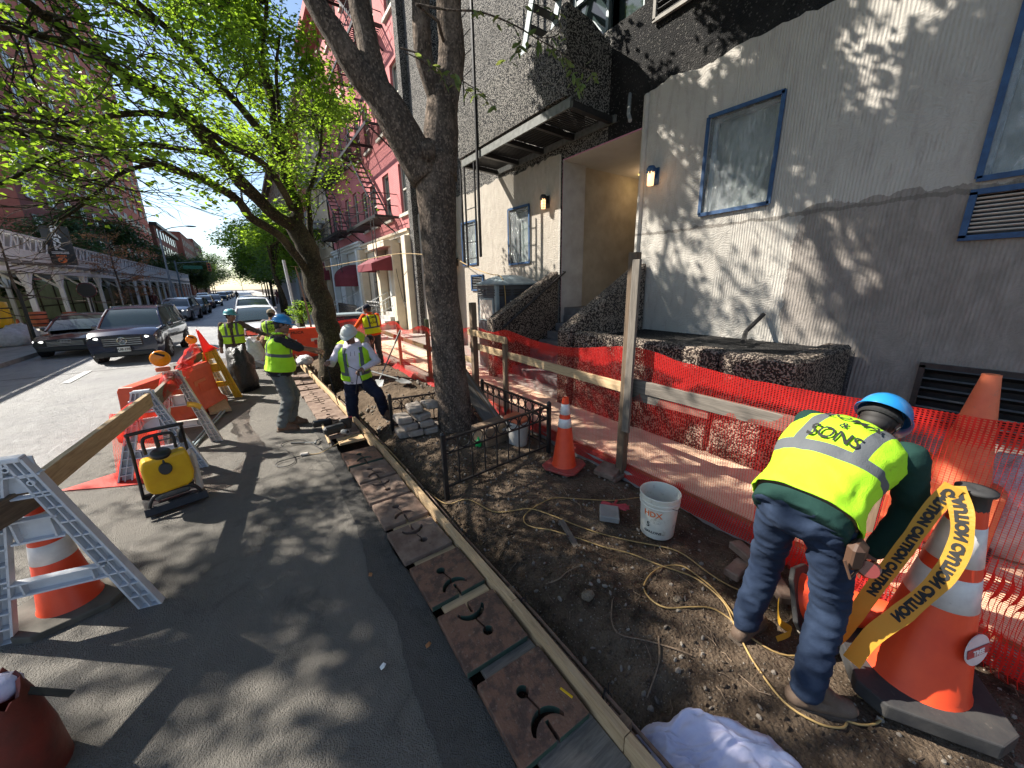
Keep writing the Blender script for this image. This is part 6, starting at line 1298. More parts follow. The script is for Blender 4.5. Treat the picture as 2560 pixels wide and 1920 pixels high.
# ------------------------------------------------------------------ iron tree guard
def guard_side(name, p0, p1, h, label):
    p0, p1 = V(p0), V(p1); d = (p1 - p0); L = d.length; d.normalize(); t = thing(name, label, 'railing', p0)
    z = lambda q, zz: V(q.x, q.y, zz)
    b = MB(); b.beam(z(p0, h), z(p1, h), .035, .018); b.beam(z(p0, h - .155), z(p1, h - .155), .02, .015); b.beam(z(p0, .10), z(p1, .10), .025, .02); b.build('rails', M['black_metal'], t, world=True)
    n_ = max(int(round(L / .165)), 3); rg = MB(); ax = d; rg.tube([(ax * (.066 * math.cos(a)) + V(0, 0, .066 * math.sin(a))) for a in np.linspace(0, 6.2832, 17)], .0065, 6); br_ = MB(); br_.beam((0, 0, .10), (0, 0, h), .012, .012, (1, 0, 0)); f = g_2 = None
    for k in range(n_):
        c = p0 + d * L * (k + .5) / n_; m = wm(t).inverted() @ Matrix.Translation((c.x, c.y, h - .078)); m2 = wm(t).inverted() @ Matrix.Translation((p0.x + d.x * L * k / n_, p0.y + d.y * L * k / n_, 0))
        if f is None: f = rg.build('ring', M['black_metal'], t, m=m)
        else: link('ring', f.data, t, m)
        if k: 
            if g_2 is None: g_2 = br_.build('bar', M['black_metal'], t, m=m2)
            else: link('bar', g_2.data, t, m2)
    return t
F1, F2, F4, F3 = (1.36, 3.17, 0), (2.86, 3.32, 0), (2.86, 4.95, 0), (1.47, 5.25, 0)
guard_side('tree_guard', F1, F2, .62, 'near side of the black iron tree guard with a row of rings'); guard_side('tree_guard', F2, F4, .60, 'right side of the iron tree guard along the plywood walkway'); guard_side('tree_guard', F3, (2.86, 5.0, 0), .50, 'back side of the iron tree guard behind the bricks')
for (q, h, lb) in ((F1, .68, 'front left corner post of the iron tree guard beside the yellow cord'), (F2, .66, 'front right corner post of the tree guard beside the traffic cone'), (F3, .56, 'back left corner post of the tree guard by the raised boot'), (F4, .62, 'back right corner post of the iron tree guard')):
    b = MB(); b.box((q[0], q[1], h / 2 - .08), (.045, .045, h + .16), 0, None, .004); b.lathe([(.03, 0), (.022, .014), (.001, .03)], 8, (q[0], q[1], h)); tag(b.build('guard_post', M['black_metal']), lb, 'post')
# things in the pit
bk = mat('old_paving_brick', (.30, .26, .22), (.22, .185, .16), 9, .9, .6, 50, .01); k = 0
for (row, z, xs) in ((0, .10, (1.62, 1.84)), (1, .205, (1.60, 1.83)), (2, .31, (1.60, 1.84)), (3, .05, (1.52, 1.75, 1.95)), (4, .42, (1.66, 1.90))):
    for x in xs:
        yb = 4.72 + (0.1 if row == 3 else 0) + rng.uniform(-.02, .02); b = MB(); b.box((0, 0, 0), (.20, .30 if k % 2 else .26, .095), 0, None, .02); b.v = [tuple(V(q) * (1 + .04 * noise.noise(V(q) * 20 + V(k, 0, 0)))) for q in b.v]
        o = b.build('paving_brick', bk, m=Matrix.Translation((x - .06 * row * (row < 3), yb + .02 * row, z + .04)) @ Euler((rng.uniform(-.06, .06), rng.uniform(-.08, .08), rng.uniform(-.25, .25))).to_matrix().to_4x4())
        tag(o, ['lower left grey paver of the leaning pile left of the trunk', 'lower grey paver against the trunk', 'middle left grey paver of the pile', 'middle paver of the pile against the trunk', 'upper left paver of the pile', 'upper paver leaning on the trunk', 'paver at the foot of the pile, leftmost', 'paver at the foot of the pile, middle', 'paver at the foot of the pile by the trunk', 'topmost left paver of the pile', 'topmost paver of the pile touching the trunk'][k], 'paving brick', 'pile of grey pavers left of the trunk'); k += 1
b = MB(); b.box((2.42, 3.98, .17), (.48, .30, .26), 0, Euler((0, 0, .2)).to_matrix(), .012); tag(b.build('timber_block', M['oldwood']), 'thick weathered timber block lying inside the tree guard', 'timber')
for k in range(4):
    plank('stacked_board', (2.66, 4.25 + k * .0, .05), (2.44 + .0 * k, 5.05, .82), .018, .16, M['oldwood'] if k % 2 else M['greywood'], None, (1, -.2, .3), .002, ['foremost', 'second', 'third', 'rearmost'][k] + ' of the four narrow boards leaning right of the trunk', 'board', 'boards leaning on the trunk').location.x += .035 * k
def bucket_obj(name, label, loc, R1, R0, H_, m_, inner=True, tilt=(0, 0, 0)):
    t = thing(name, label, 'bucket', loc, rot=tilt); b = MB()
    b.lathe([(.001, .004), (R0 * .97, .0), (R0, .008), (R0 + (R1 - R0) * .72, H_ * .74), (R1 * 1.01, H_ * .745), (R1 * 1.01, H_ * .765), (R1 * .985, H_ * .775), (R1 * 1.0, H_ * .83), (R1 * 1.03, H_ * .835), (R1 * 1.03, H_ * .855), (R1 * 1.0, H_ * .86), (R1 * 1.01, H_ * .93), (R1 * 1.035, H_ * .935), (R1 * 1.045, H_ * .99), (R1 * 1.02, H_), (R1 * .985, H_ * .99), (R1 * .97, H_ * .9), (R0 * .96, .02), (.001, .015)], 40)
    b.build('body', m_, t, smooth=True, angle=30); return t
bw_ = mat('speckled_white_plastic', (.62, .62, .55), (.54, .53, .46), 5, .5, .2, 60, .003, dirt=((.30, .26, .19), .57))
bt = bucket_obj('bucket', 'white five gallon plastic bucket with orange and black print beside the timber post', (2.60, 1.57, .0), .158, .137, .385, bw_)
b = MB(); b.lathe([(.001, .05), (.135, .05)], 30); b.build('mortar_residue', M['concrete_lt'], bt)
b = MB(); b.tube([(.163 * math.cos(a), .163 * math.sin(a), .32 - .10 * math.sin(a + 2.2) ** 2 + .0) for a in np.linspace(-1.9, 1.1, 16)], .0025, 5); b.build('wire_handle', M['black_metal'], bt)
def wrap_text(s, size, m_, parent, ang, z, rad0, rad1, H_, sx=1, bold=0, name='lettering'):
    o = text_mesh(s, size, m_, name, parent, Matrix.Identity(4), ext=.0006, sx=sx, bold=bold); me = o.data; bm = bmesh.new(); bm.from_mesh(me); bmesh.ops.triangulate(bm, faces=bm.faces); bm.to_mesh(me); bm.free()
    for v in me.vertices:
        zz = z + v.co.y; rr = rad0 + (rad1 - rad0) * zz / H_ * .97 + .0012 + (v.co.z if v.co.z > 0 else 0); a = ang + v.co.x / rr; v.co = (rr * math.cos(a), rr * math.sin(a), zz)
A0 = math.atan2(-1.60, -2.56)       # side facing the camera
wrap_text('HDX', .070, M['orange_ink'], bt, A0 - .30, .235, .137, .158, .385, 1.0, .0015); wrap_text('5', .062, M['ink'], bt, A0 - .52, .13, .137, .158, .385, 1, .001); wrap_text('GALLONS', .030, M['ink'], bt, A0 - .25, .065, .137, .158, .385, 1.1, .0008)
for k in range(4): wrap_text('-- --- -- ---- --', .008, M['ink'], bt, A0 - .05, .17 - .011 * k, .137, .158, .385, 1.4, .0002, 'small_print') if k < 2 else None
b = MB(); [b.box((.148 * math.cos(A0 + .55 + .03 * (k % 6)), .148 * math.sin(A0 + .55 + .03 * (k % 6)), .055 + .004 * k), (.003, .003, .002)) for k in range(1)]
b2 = bucket_obj('bucket', 'grey mortar smeared bucket inside the tree guard beside the right rings', (2.66, 3.72, .03), .15, .13, .34, M['concrete_lt'])
b = MB(); b.box((.0, .0, .36), (.30, .26, .05), 0, Euler((.2, .1, .4)).to_matrix(), .01); b.build('orange_tray', M['orange_old'], b2)
b = MB(); b.tube([(-.3, -.1, .30), (.05, 0, .33)], .012, 6); b.build('tool_handle', M['steel'], b2)
gr_b = MB(); gr_b.lathe([(.001, 0), (.04, 0), (.04, .09), (.012, .12), (.012, .14), (.001, .14)], 10, (2.15, 3.88, .06)); tag(gr_b.build('green_bottle', flat('green_plastic', (.01, .35, .08), .4)), 'green plastic bottle lying low behind the guard bars', 'bottle')
for (x, y, s_, rz_, lb, m_) in ((3.02, 2.48, .26, .3, 'brown square paver under the tall timber post', 'rust_light'), (2.40, 1.93, .19, .75, 'small grey square paver beside the red glove', 'concrete')):
    b = MB(); b.box((0, 0, 0), (s_, s_ * .9, .06), 0, None, .008); tag(b.build('paver', M[m_], m=Matrix.Translation((x, y, .05)) @ Euler((.05, -.04, rz_)).to_matrix().to_4x4()), lb, 'paver')
b = MB(); b.box((0, 0, 0), (.24, .22, .05), 0, None, .008); tag(b.build('paver', M['rust_light'], m=Matrix.Translation((3.05, 2.44, .005)) @ Euler((0, 0, .1)).to_matrix().to_4x4()), 'second brown paver under the one at the timber post', 'paver')
plank('lath', (1.98, 2.12, .05), (1.83, 1.72, .03), .05, .012, M['greywood'], None, (0, 0, 1), .002, 'broken grey lath crossed by the yellow cord', 'board')
for k, (x, y) in enumerate(((2.62, .92), (2.70, .80), (2.66, .66), (2.78, .95))):
    b = MB(); b.box((0, 0, 0), (.20, .10, .06), 0, None, .008); tag(b.build('red_brick', M['rust_light'], m=Matrix.Translation((x, y, .05 + .055 * (k % 2))) @ Euler((0, 0, .4 * k)).to_matrix().to_4x4()), ['brick behind the knee of the bending worker, left one', 'brick behind the bending worker, upper one', 'brick behind the bending worker, lower one', 'brick at the net foot behind the bending worker'][k], 'brick', 'loose bricks behind the bending worker')
# glove
gl = MB(); gl.ell((0, 0, 0), (.055, .042, .016), 14, 8)
for (a, L) in ((-.5, .07), (-.15, .085), (.15, .085), (.45, .07), (1.35, .06)): gl.caps_((.03 * math.cos(a), .035 * math.sin(a), .002), ((.05 + L) * math.cos(a), (.04 + L) * math.sin(a) * .9, .006), .013, .010, 8)
gl.caps_((-.04, 0, 0), (-.09, .01, .002), .028, .030, 10)
tag(gl.build('work_glove', M['glove_red'], m=Matrix.Translation((2.52, 1.98, .055)) @ Euler((0, 0, -.9)).to_matrix().to_4x4(), smooth=True), 'dropped red rubber glove by the small square paver', 'glove')
# cords
cordm = mat('yellow_cord_sheath', (.36, .24, .09), (.25, .165, .065), 9, .6, .2)
def cord(name, label, pts, r_=.0055, m_=None, lift=.012, cat='cord'):
    p = smooth_path([(x, y, (q[0] if q else max(dirt_z(min(max(x, 1.16), 3.1), y), -.05) + lift)) for x, y, *q in pts], 5); b = MB(); b.tube(p, r_, 7); return tag(b.build(name, m_ or cordm, smooth=True), label, cat)
cord('extension_cord', 'yellow extension cord running from the form board across the dug soil', [(1.10, 4.65, .14), (1.16, 4.3, .10), (1.23, 3.66), (1.26, 3.37), (1.32, 3.09), (1.48, 2.94), (1.59, 2.66), (1.71, 2.55), (1.87, 2.43), (1.99, 2.22), (2.09, 2.02), (2.21, 1.83), (2.34, 1.63), (2.43, 1.47), (2.48, 1.35), (2.5, 1.24), (2.49, 1.08), (2.48, .94), (2.53, .83)])
cord('extension_cord', 'yellow cord curling in a wide loop beside the bucket and past the boots', [(2.93, 1.99), (2.67, 2.12), (2.45, 2.31), (2.21, 2.46), (1.96, 2.43), (1.79, 2.4), (1.72, 2.31), (1.74, 2.19), (1.82, 2.07), (1.95, 1.88), (2.04, 1.68), (2.15, 1.51), (2.23, 1.3), (2.31, 1.1), (2.3, .97), (2.25, .83), (2.16, .73), (2.05, .62), (1.97, .52), (1.89, .36), (1.92, .23), (1.99, .16), (2.04, .15)])
cord('extension_cord', 'yellow cord making the teardrop loop in the middle of the soil', [(2.6, .74), (2.4, .7), (2.16, .66), (2.23, .78), (2.31, .92), (2.36, 1.06), (2.36, 1.19), (2.25, 1.27), (2.1, 1.27), (1.95, 1.23), (1.87, 1.16), (1.85, 1.07), (1.89, 1.0), (2.02, .93), (2.14, .86), (2.17, .76), (2.13, .60), (2.2, .45), (2.5, .3)])
cord('extension_cord', 'short yellow cord end hooked round the near boot', [(2.03, .21), (2.08, .12), (2.17, .07), (2.26, .06), (2.28, .10), (2.26, .16)])
cord('extension_cord', 'yellow cord with pale plug lying across the spacer boards', [(.30, 5.13, .02), (.45, 5.05, .02), (.69, 5.04, .10), (.95, 5.05, .15), (1.08, 4.95, .16), (1.10, 4.65, .14)])
cord('power_cord', 'black looped tool cord lying on the asphalt by the claw hammer', [(.49, 5.14, .03), (.34, 5.66, .02), (.17, 5.75, .02), (.06, 5.63, .02), (.16, 5.2, .02), (.16, 4.97, .02), (.06, 4.89, .02), (-.04, 4.99, .02), (.01, 5.08, .025), (.16, 5.08, .03), (.26, 5.11, .02)], .005, M['bumper'])
b = MB(); b.box((.285, 5.115, .03), (.10, .035, .035), 0, Euler((0, 0, -.25)).to_matrix(), .01); tag(b.build('plug', M['cream_pl']), 'pale plug joining the yellow and black cords', 'plug')
# hand tools on the asphalt
t = thing('sledgehammer', 'sledgehammer with pale wooden handle resting on the plates', 'hammer', (.66, 5.9, .08)); b = MB(); b.tube([(.62, 5.85, .12), (.60, 5.2, .06)], .018, 8); b.build('handle', M['pine'], t, world=True); b = MB(); b.box((.63, 5.92, .13), (.26, .09, .09), 0, None, .015); b.build('head', M['black_metal'], t, world=True)
t = thing('claw_hammer', 'claw hammer with black grip lying on the asphalt', 'hammer', (.25, 5.55, .03)); b = MB(); b.tube([(.18, 5.62, .03), (.33, 5.52, .03)], .015, 8); b.build('grip', M['bumper'], t, world=True); b = MB(); b.tube([(.33, 5.52, .03), (.46, 5.43, .03)], .009, 8); b.tube([(.45, 5.40, .03), (.47, 5.46, .045), (.53, 5.52, .04)], [.016, .014, .004], 8); b.build('head', M['steel'], t, world=True)
t = thing('demolition_hammer', 'dark electric demolition hammer lying across the plates', 'power tool', (.72, 5.4, .1)); b = MB(); b.box((.72, 5.45, .16), (.30, .12, .12), 0, Euler((0, 0, .2)).to_matrix(), .03); b.box((.88, 5.52, .18), (.16, .05, .16), 0, None, .02); b.build('housing', M['bumper'], t, world=True); b = MB(); b.lathe([(.02, 0), (.035, 0), (.035, .12), (.02, .12)], 12, (.80, 5.32, .14), m=Euler((R(80), 0, .4)).to_matrix()); b.build('nozzle', M['steel'], t, world=True); b = MB(); b.box((.96, 5.56, .25), (.05, .02, .02)); b.build('trigger', M['glove_red'], t, world=True)
# shovels
for (p0, p1, bl, lb) in (((2.10, 8.1, .12), (2.92, 8.9, 1.05), None, 'steel handled shovel leaning from the soil to the far net'), ((2.25, 7.25, .28), (1.75, 8.1, .42), 1, 'shovel lying on the soil heap with its pale blade')):
    t = thing('shovel', lb, 'shovel', p0); p0, p1 = V(p0), V(p1); b = MB(); b.tube([p0, p0.lerp(p1, .72)], .016, 8); b.build('shaft', M['steel'], t, world=True); b = MB(); b.tube([p0.lerp(p1, .72), p1], .022, 8); b.build('grip', M['bumper'], t, world=True)
    d = (p0 - p1).normalized(); sd_ = d.cross(V(0, 0, 1)).normalized(); b = MB(); q = p0
    vs_ = [q - sd_ * .10, q + sd_ * .10, q + d * .16 + sd_ * .12 - V(0, 0, .02), q + d * .30 + sd_ * .04 - V(0, 0, .01), q + d * .30 - sd_ * .04 - V(0, 0, .01), q + d * .16 - sd_ * .12 - V(0, 0, .02), q + d * .14 - V(0, 0, .035)]
    b.add(vs_, [(0, 1, 6), (1, 2, 6), (2, 3, 6), (3, 4, 6), (4, 5, 6), (5, 0, 6)]); b.add([x - V(0, 0, .005) for x in vs_], [(1, 0, 6), (2, 1, 6), (3, 2, 6), (4, 3, 6), (5, 4, 6), (0, 5, 6)]); b.build('blade', M['steel'], t, world=True)
sack('plastic_bag', 'white plastic bag beside the steel plates at the far end of the form', 'bag', (1.02, 11.2, .1), (.20, .22, .16), 'bag_clear', 8); 
# white sack at the bottom edge
b = MB(); n_ = 60; vs_ = []
for i in range(n_ + 1):
    for j in range(n_ + 1):
        u, v = i / n_ * 2 - 1, j / n_ * 2 - 1; x = 1.41 + .235 * u * (1 - .15 * v) + .05 * noise.noise(V(u * 2, v * 2, 3)); y = .45 + .21 * v * (1 - .2 * u * u) - .17 * u + .05 * noise.noise(V(u * 2, v * 2, 6))
        e = max(0, 1 - max(abs(u), abs(v)) ** 6); z = dirt_z(max(x, 1.18), y) + .012 + e * (.075 + .05 * noise.noise(V(u * 1.6, v * 1.6, 4)) + .035 * abs(noise.noise(V(u * 4 + v * 2, v * 3, 1))) + .018 * noise.noise(V(u * 9, v * 9, 2))); vs_.append((x, y, z))
b.add(vs_, [(i * (n_ + 1) + j, (i + 1) * (n_ + 1) + j, (i + 1) * (n_ + 1) + j + 1, i * (n_ + 1) + j + 1) for i in range(n_) for j in range(n_)]); tag(b.build('crumpled_sack', M['white_tarp'], smooth=True), 'crumpled white woven sack on the soil at the bottom edge', 'sack')

# ------------------------------------------------------------------ traffic cones
def cone(name, label, loc, h, rb, rt, base, bh, m_body, m_base, bands, rz=0, tilt=(0, 0), group='traffic cones'):
    t = thing(name, label, 'traffic cone', loc, rot=(tilt[0], tilt[1], rz), group=None); b = MB()
    b.lathe([(rb * 1.07, bh * .8), (rb * 1.05, bh + .004), (rb, bh + .02), (rt * 1.02, h - .02), (rt, h), (rt * .6, h), (rt * .6, h - .1)], 32); b.build('cone_body', m_body, t, smooth=True, angle=50)
    b = MB(); s_ = base / 2; c = base * .16; oc = [(s_, s_ - c), (s_ - c, s_), (-s_ + c, s_), (-s_, s_ - c), (-s_, -s_ + c), (-s_ + c, -s_), (s_ - c, -s_), (s_, -s_ + c)]; b.prism(oc, bh); o = b.build('base', m_base, t); md = o.modifiers.new('bevel', 'BEVEL'); md.width = .008; md.segments = 2
    for (z0, z1) in bands:
        b = MB(); f = lambda z: rb + (rt - rb) * (z - bh - .02) / (h - bh - .04) + .0025; b.lathe([(f(z0) - .002, z0), (f(z0), z0 + .001), (f(z1), z1 - .001), (f(z1) - .002, z1)], 32); b.build('reflective_band', M['reflect'], t, smooth=True)
    return t
cone('traffic_cone', 'orange cone with two white bands and a red square base right of the tree guard', (2.72, 2.88, .03), .84, .135, .035, .42, .03, M['cone'], mat('red_rubber_base', (.34, .05, .04), (.22, .05, .04), 8, .7, .3, 40, .004, dirt=((.20, .15, .12), .56)), [(.50, .60), (.65, .77)], .35)
c_ = cone('traffic_cone', 'huge orange cone wrapped in yellow caution tape at the right edge', (2.52, .02, .05), 1.10, .19, .048, .56, .08, M['cone'], M['rubber'], [(.56, .72), (.78, .97)], .5)
b = MB(); b.lathe([(.056, .90), (.054, 1.05), (.050, 1.115), (.065, 1.12), (.066, 1.135), (.03, 1.14), (.001, 1.13)], 18); b.build('dark_top', M['rubber'], c_, smooth=True)
a0 = math.atan2(-.02, -2.52) + .72; b = MB(); m = Matrix.Rotation(a0, 4, 'Z') @ Matrix.Translation((.165, 0, .42)) @ Euler((0, R(80), 0)).to_matrix().to_4x4(); b.prism([(.075 * math.cos(a), .085 * math.sin(a)) for a in np.linspace(0, 6.28, 22)[:-1]], .004, Matrix.Rotation(a0 - 0, 4, 'Z') @ Matrix.Translation((.158, 0, .40)) @ Euler((0, R(81), 0)).to_matrix().to_4x4()); st_ = b.build('sticker', M['reflect'], c_)
b = MB(); b.prism([(-.018, -.075), (.022, -.075), (.022, .075), (-.018, .075)], .003, Matrix.Rotation(a0, 4, 'Z') @ Matrix.Translation((.1635, 0, .40)) @ Euler((0, R(81), 0)).to_matrix().to_4x4()); b.build('sticker_bar', M['red_ink'], st_)
tm = Matrix.Rotation(a0, 4, 'Z') @ Matrix.Translation((.168, 0, .395)); r3 = Euler((0, R(-9), 0)).to_matrix().to_4x4(); text_mesh('TREE', .035, M['white_ink'], 'lettering', st_, tm @ r3 @ face_m((0, 0, 0), (0, 1, 0), (0, 0, 1)), ext=.001, bold=.001)
cone('traffic_cone', 'orange cone with grey bands on a muddy black base behind the nearest white barricade', (-1.33, 3.47, .0), .80, .15, .05, .50, .05, M['cone'], M['rubber_brown'], [(.40, .53), (.60, .74)], .25)
cone('traffic_cone', 'tall faded plain orange cone standing behind the net by the louvre', (4.05, .13, .15), 1.30, .22, .045, .5, .05, M['orange_old'], M['rubber'], [])
cone('traffic_cone', 'small orange cone under the shed beside the yellow sleeve', (-9.0, 27.8, .13), .75, .13, .04, .36, .03, M['orange_old'], M['rubber'], [(.4, .55)])
cone('traffic_cone', 'toppled orange cone glimpsed between the legs of the bending worker', (2.62, .55, .12), .70, .13, .04, .36, .03, M['cone'], M['rubber'], [], 0, (R(70), R(20)))
# caution tape draped over the big cone
def tape(name, pts, w_, label=None, parent=None, up=(1, 0, .2), txt=None):
    p = [V(q) for q in smooth_path(pts, 8)]; b = MB(); n_ = len(p); u = V(up).normalized(); L = 0; cum = [0]
    for i in range(n_): 
        t_ = (p[min(i + 1, n_ - 1)] - p[max(i - 1, 0)]).normalized(); s_ = u - t_ * u.dot(t_); s_.normalize(); ww = w_ * (1 + .15 * noise.noise(p[i] * 9)); b.v += [tuple(p[i] - s_ * ww / 2), tuple(p[i] + s_ * ww / 2)]
        if i: L += (p[i] - p[i - 1]).length; cum.append(L)
    b.f = [(2 * i, 2 * i + 1, 2 * i + 3, 2 * i + 2) for i in range(n_ - 1)]; b.m = [0] * (n_ - 1); o = b.build(name, M['tape'], parent, world=True)
    if txt:
        q = text_mesh(txt, w_ * .66, M['ink'], 'lettering', o, Matrix.Identity(4), ext=.0, align='LEFT', bold=.0035, space=1.0); me = q.data; inv_ = wm(o).inverted()
        for v in me.vertices:
            s_ = v.co.x + .02; 
            k = min(max([i for i in range(n_) if cum[i] <= s_] or [0]), n_ - 2); f_ = (s_ - cum[k]) / max(cum[k + 1] - cum[k], 1e-6); c = p[k].lerp(p[k + 1], min(f_, 1.0)); t_ = (p[k + 1] - p[k]).normalized(); sd_ = (u - t_ * u.dot(t_)).normalized(); nn = t_.cross(sd_)
            cd = (cam.matrix_world.translation - c); nn = nn if nn.dot(cd) > 0 else -nn; v.co = inv_ @ (c + sd_ * v.co.y + nn * .003)
    return o
tp = thing('caution_tape', 'yellow caution tape looped from the big cone down to the soil', 'tape', (2.4, .1, .5))
tape('tape_strand', [(2.42, 0.08, 1.205), (2.38, 0.117, 1.08), (2.33, 0.158, 0.875), (2.28, 0.207, 0.649), (2.22, 0.256, 0.41), (2.2, 0.287, 0.292)], .066, parent=tp, up=(.2, -1, .2), txt='CAUTION CAUTION CAUTION')
tape('tape_strand', [(2.44, 0.081, 1.198), (2.37, 0.032, 1.101), (2.33, 0.011, 0.972), (2.28, 0.03, 0.818), (2.22, 0.096, 0.625), (2.17, 0.164, 0.455), (2.13, 0.201, 0.286)], .072, parent=tp, up=(.2, 1, .3), txt='CAUTION CAUTION CAUTION')
tape('tape_strand', [(2.5, .62, .10), (2.36, .56, .07), (2.3, .48, .10), (2.22, .52, .06)], .05, parent=tp, up=(0, 0, 1))

# ------------------------------------------------------------------ plastic A-frame barricades
def aframe(name, label, c, ang, top, half, m_, base_z=0, depth=.045, lw=.10, ribs=11, lean=0.0, group=None, cross=(.30, .62), tex=True):
    """c = ground centre, ang = direction (radians) of the foot to foot line; frame stands in that vertical plane."""
    t = thing(name, label, 'barricade', (c[0], c[1], base_z), rot=(lean, 0, ang), group=group); b = MB(); H_ = top
    P0 = V(-half, 0, 0); P1 = V(half, 0, 0); T0 = V(-.075, 0, H_); T1 = V(.075, 0, H_)
    D = V(0, depth, 0)
    def leg(p, q, sgn):
        inn = V(-sgn * lw, 0, 0) * -1 if False else V(-sgn * lw * 1.15, 0, 0)
        a, d = p, q; m_2 = MB()
        b.add([a, a + D, d, d + D, a + inn, a + inn + D, d + inn * .62, d + inn * .62 + D], [(0, 1, 3, 2), (4, 6, 7, 5), (1, 5, 7, 3)])   # outer rim, inner rim, back web
        for k in range(ribs + 1):
            f_ = k / ribs; u = a.lerp(d, f_); v = (a + inn).lerp(d + inn * .62, f_); b.beam(u + D / 2, v + D / 2, .010, depth, (0, 1, 0))
        b.beam((a + inn * .5).lerp(a, 0) + D * .3, (d + inn * .31) + D * .3, .008, depth * .6, (0, 1, 0))
        b.beam(a + D / 2, d + D / 2, depth * 1.15, .014, (sgn, 0, .4)); b.beam(a + inn + D / 2, d + inn * .62 + D / 2, depth, .012, (sgn, 0, .4))
    leg(P0, T0, -1); leg(P1, T1, 1); b.build('legs', m_, t)
    for z, lab in ((H_ * cross[0], 'lower_crosspiece'), (H_ * cross[1], 'upper_crosspiece')):
        w_ = half + (.075 - half) * z / H_ - lw * .9; b = MB(); hh = .085 if lab[0] == 'l' else .14
        b.box((0, depth * .9, z), (2 * w_, .008, hh)); b.box((0, depth / 2, z + hh / 2), (2 * w_, depth, .012)); b.box((0, depth / 2, z - hh / 2), (2 * w_, depth, .012)); [b.box((x, depth / 2, z), (.010, depth, hh)) for x in (-w_ * .7, w_ * .7)]
        b.build(lab, m_, t)
    b = MB(); b.box((0, depth / 2, H_ - .0), (.15, depth * 1.3, .03), 0, None, .006); b.box((0, depth * .9, H_ - .11), (.20, .008, .22)); [b.box((0, depth / 2, H_ - zz), (.22 + zz * .3, depth, .010)) for zz in (.10, .24)]
    for (x, z) in ((0, H_ - .05), (-.055, H_ - .16), (.075, H_ - .15)): b.lathe([(.010, 0), (.019, 0), (.019, .03), (.010, .03)], 12, (x, -.002, z), m=Matrix.Rotation(R(-90), 3, 'X'))
    b.build('head_plate', m_, t); return t
aframe('barricade', 'nearest big white ribbed plastic A-frame barricade leg at the left edge', (-1.24, 3.20), R(-12), 1.20, .42, M['white_pl'], lean=R(3))
aframe('barricade', 'white ribbed A-frame half wrapped in red net behind the plate compactor', (-1.12, 5.55), R(-4), 1.02, .40, M['white_pl'])
aframe('barricade', 'cream ribbed A-frame with a scrap of caution tape in front of the red barrier', (-.97, 6.45), R(-8), 1.06, .36, M['cream_pl'])
aframe('barricade', 'small cream A-frame behind the yellow one', (-.92, 9.35), R(-6), 1.0, .34, M['cream_pl'])
aframe('barricade', 'amber yellow ribbed A-frame barricade with a red flag on top', (-.73, 8.95), R(-5), 1.03, .34, M['yellow_pl'], ribs=7)
# boards held by the frames
plank('barricade_board', (-1.62, 2.6, .845), (-1.20, 3.36, .93), .045, .15, M['oldwood'], None, (0, 0, 1), .003, 'brown end of a timber rail poking out of the nearest white frame', 'board')
plank('barricade_board', (-1.30, 3.36, .90), (-1.06, 5.5, .93), .045, .15, M['pine'], None, (0, 0, 1), .003, 'long pale timber rail between the two nearest white frames', 'board')
plank('barricade_board', (-1.03, 5.6, .90), (-.96, 6.55, .93), .045, .17, M['greywood'], None, (0, 0, 1), .003, 'short grey timber rail under the red net', 'board')
plank('barricade_board', (-1.16, 8.2, .80), (-.86, 9.5, .86), .05, .14, M['greywood'], None, (0, 0, 1), .003, 'grey timber rail end left of the yellow A-frame', 'board')
# warning lights
def wlight(label, loc, rz, s_=1.0):
    t = thing('warning_light', label, 'warning light', loc, rz); m = Matrix.Rotation(R(90), 3, 'X')
    b = MB(); b.lathe([(.001, -.035), (.07, -.032), (.088, -.015), (.092, 0), (.088, .015), (.07, .032), (.001, .035)], 24, (0, 0, .14 * s_), m=m * s_); b.build('lens', M['amber'], t, smooth=True)
    b = MB(); b.box((0, 0, .02), (.13 * s_, .07, .05), 0, None, .01); b.build('battery_box', M['orange_old'], t); b = MB(); b.box((.0, -.035 * s_, .19 * s_), (.09 * s_, .012, .022 * s_), 0, Euler((0, R(28), 0)).to_matrix(), .003); b.build('solar_strip', M['ink'], t)
wlight('round amber warning light with a dark solar strip above the red draped net', (-1.02, 6.35, 1.10), .2, 1.12); wlight('small amber warning light behind the red flag', (-1.02, 9.6, 1.0), .1)
# red flag
b = MB(); fl = [(-.02, 0, 0), (.22, .0, .03), (.10, -.03, .14), (.015, 0, .42), (-.01, 0, .42)]; b.add(fl + [(x, y + .012, z) for x, y, z in fl], [(0, 1, 2), (0, 2, 3), (0, 3, 4), (6, 5, 7), (7, 5, 8), (8, 5, 9)]); b.tube([(-.015, .006, -.35), (-.015, .006, .44)], .008, 6)
tag(b.build('warning_flag', M['flag'], m=Matrix.Translation((-.80, 8.9, .95)) @ Euler((0, R(-4), .3)).to_matrix().to_4x4()), 'small triangular red flag above the yellow A-frame', 'flag')
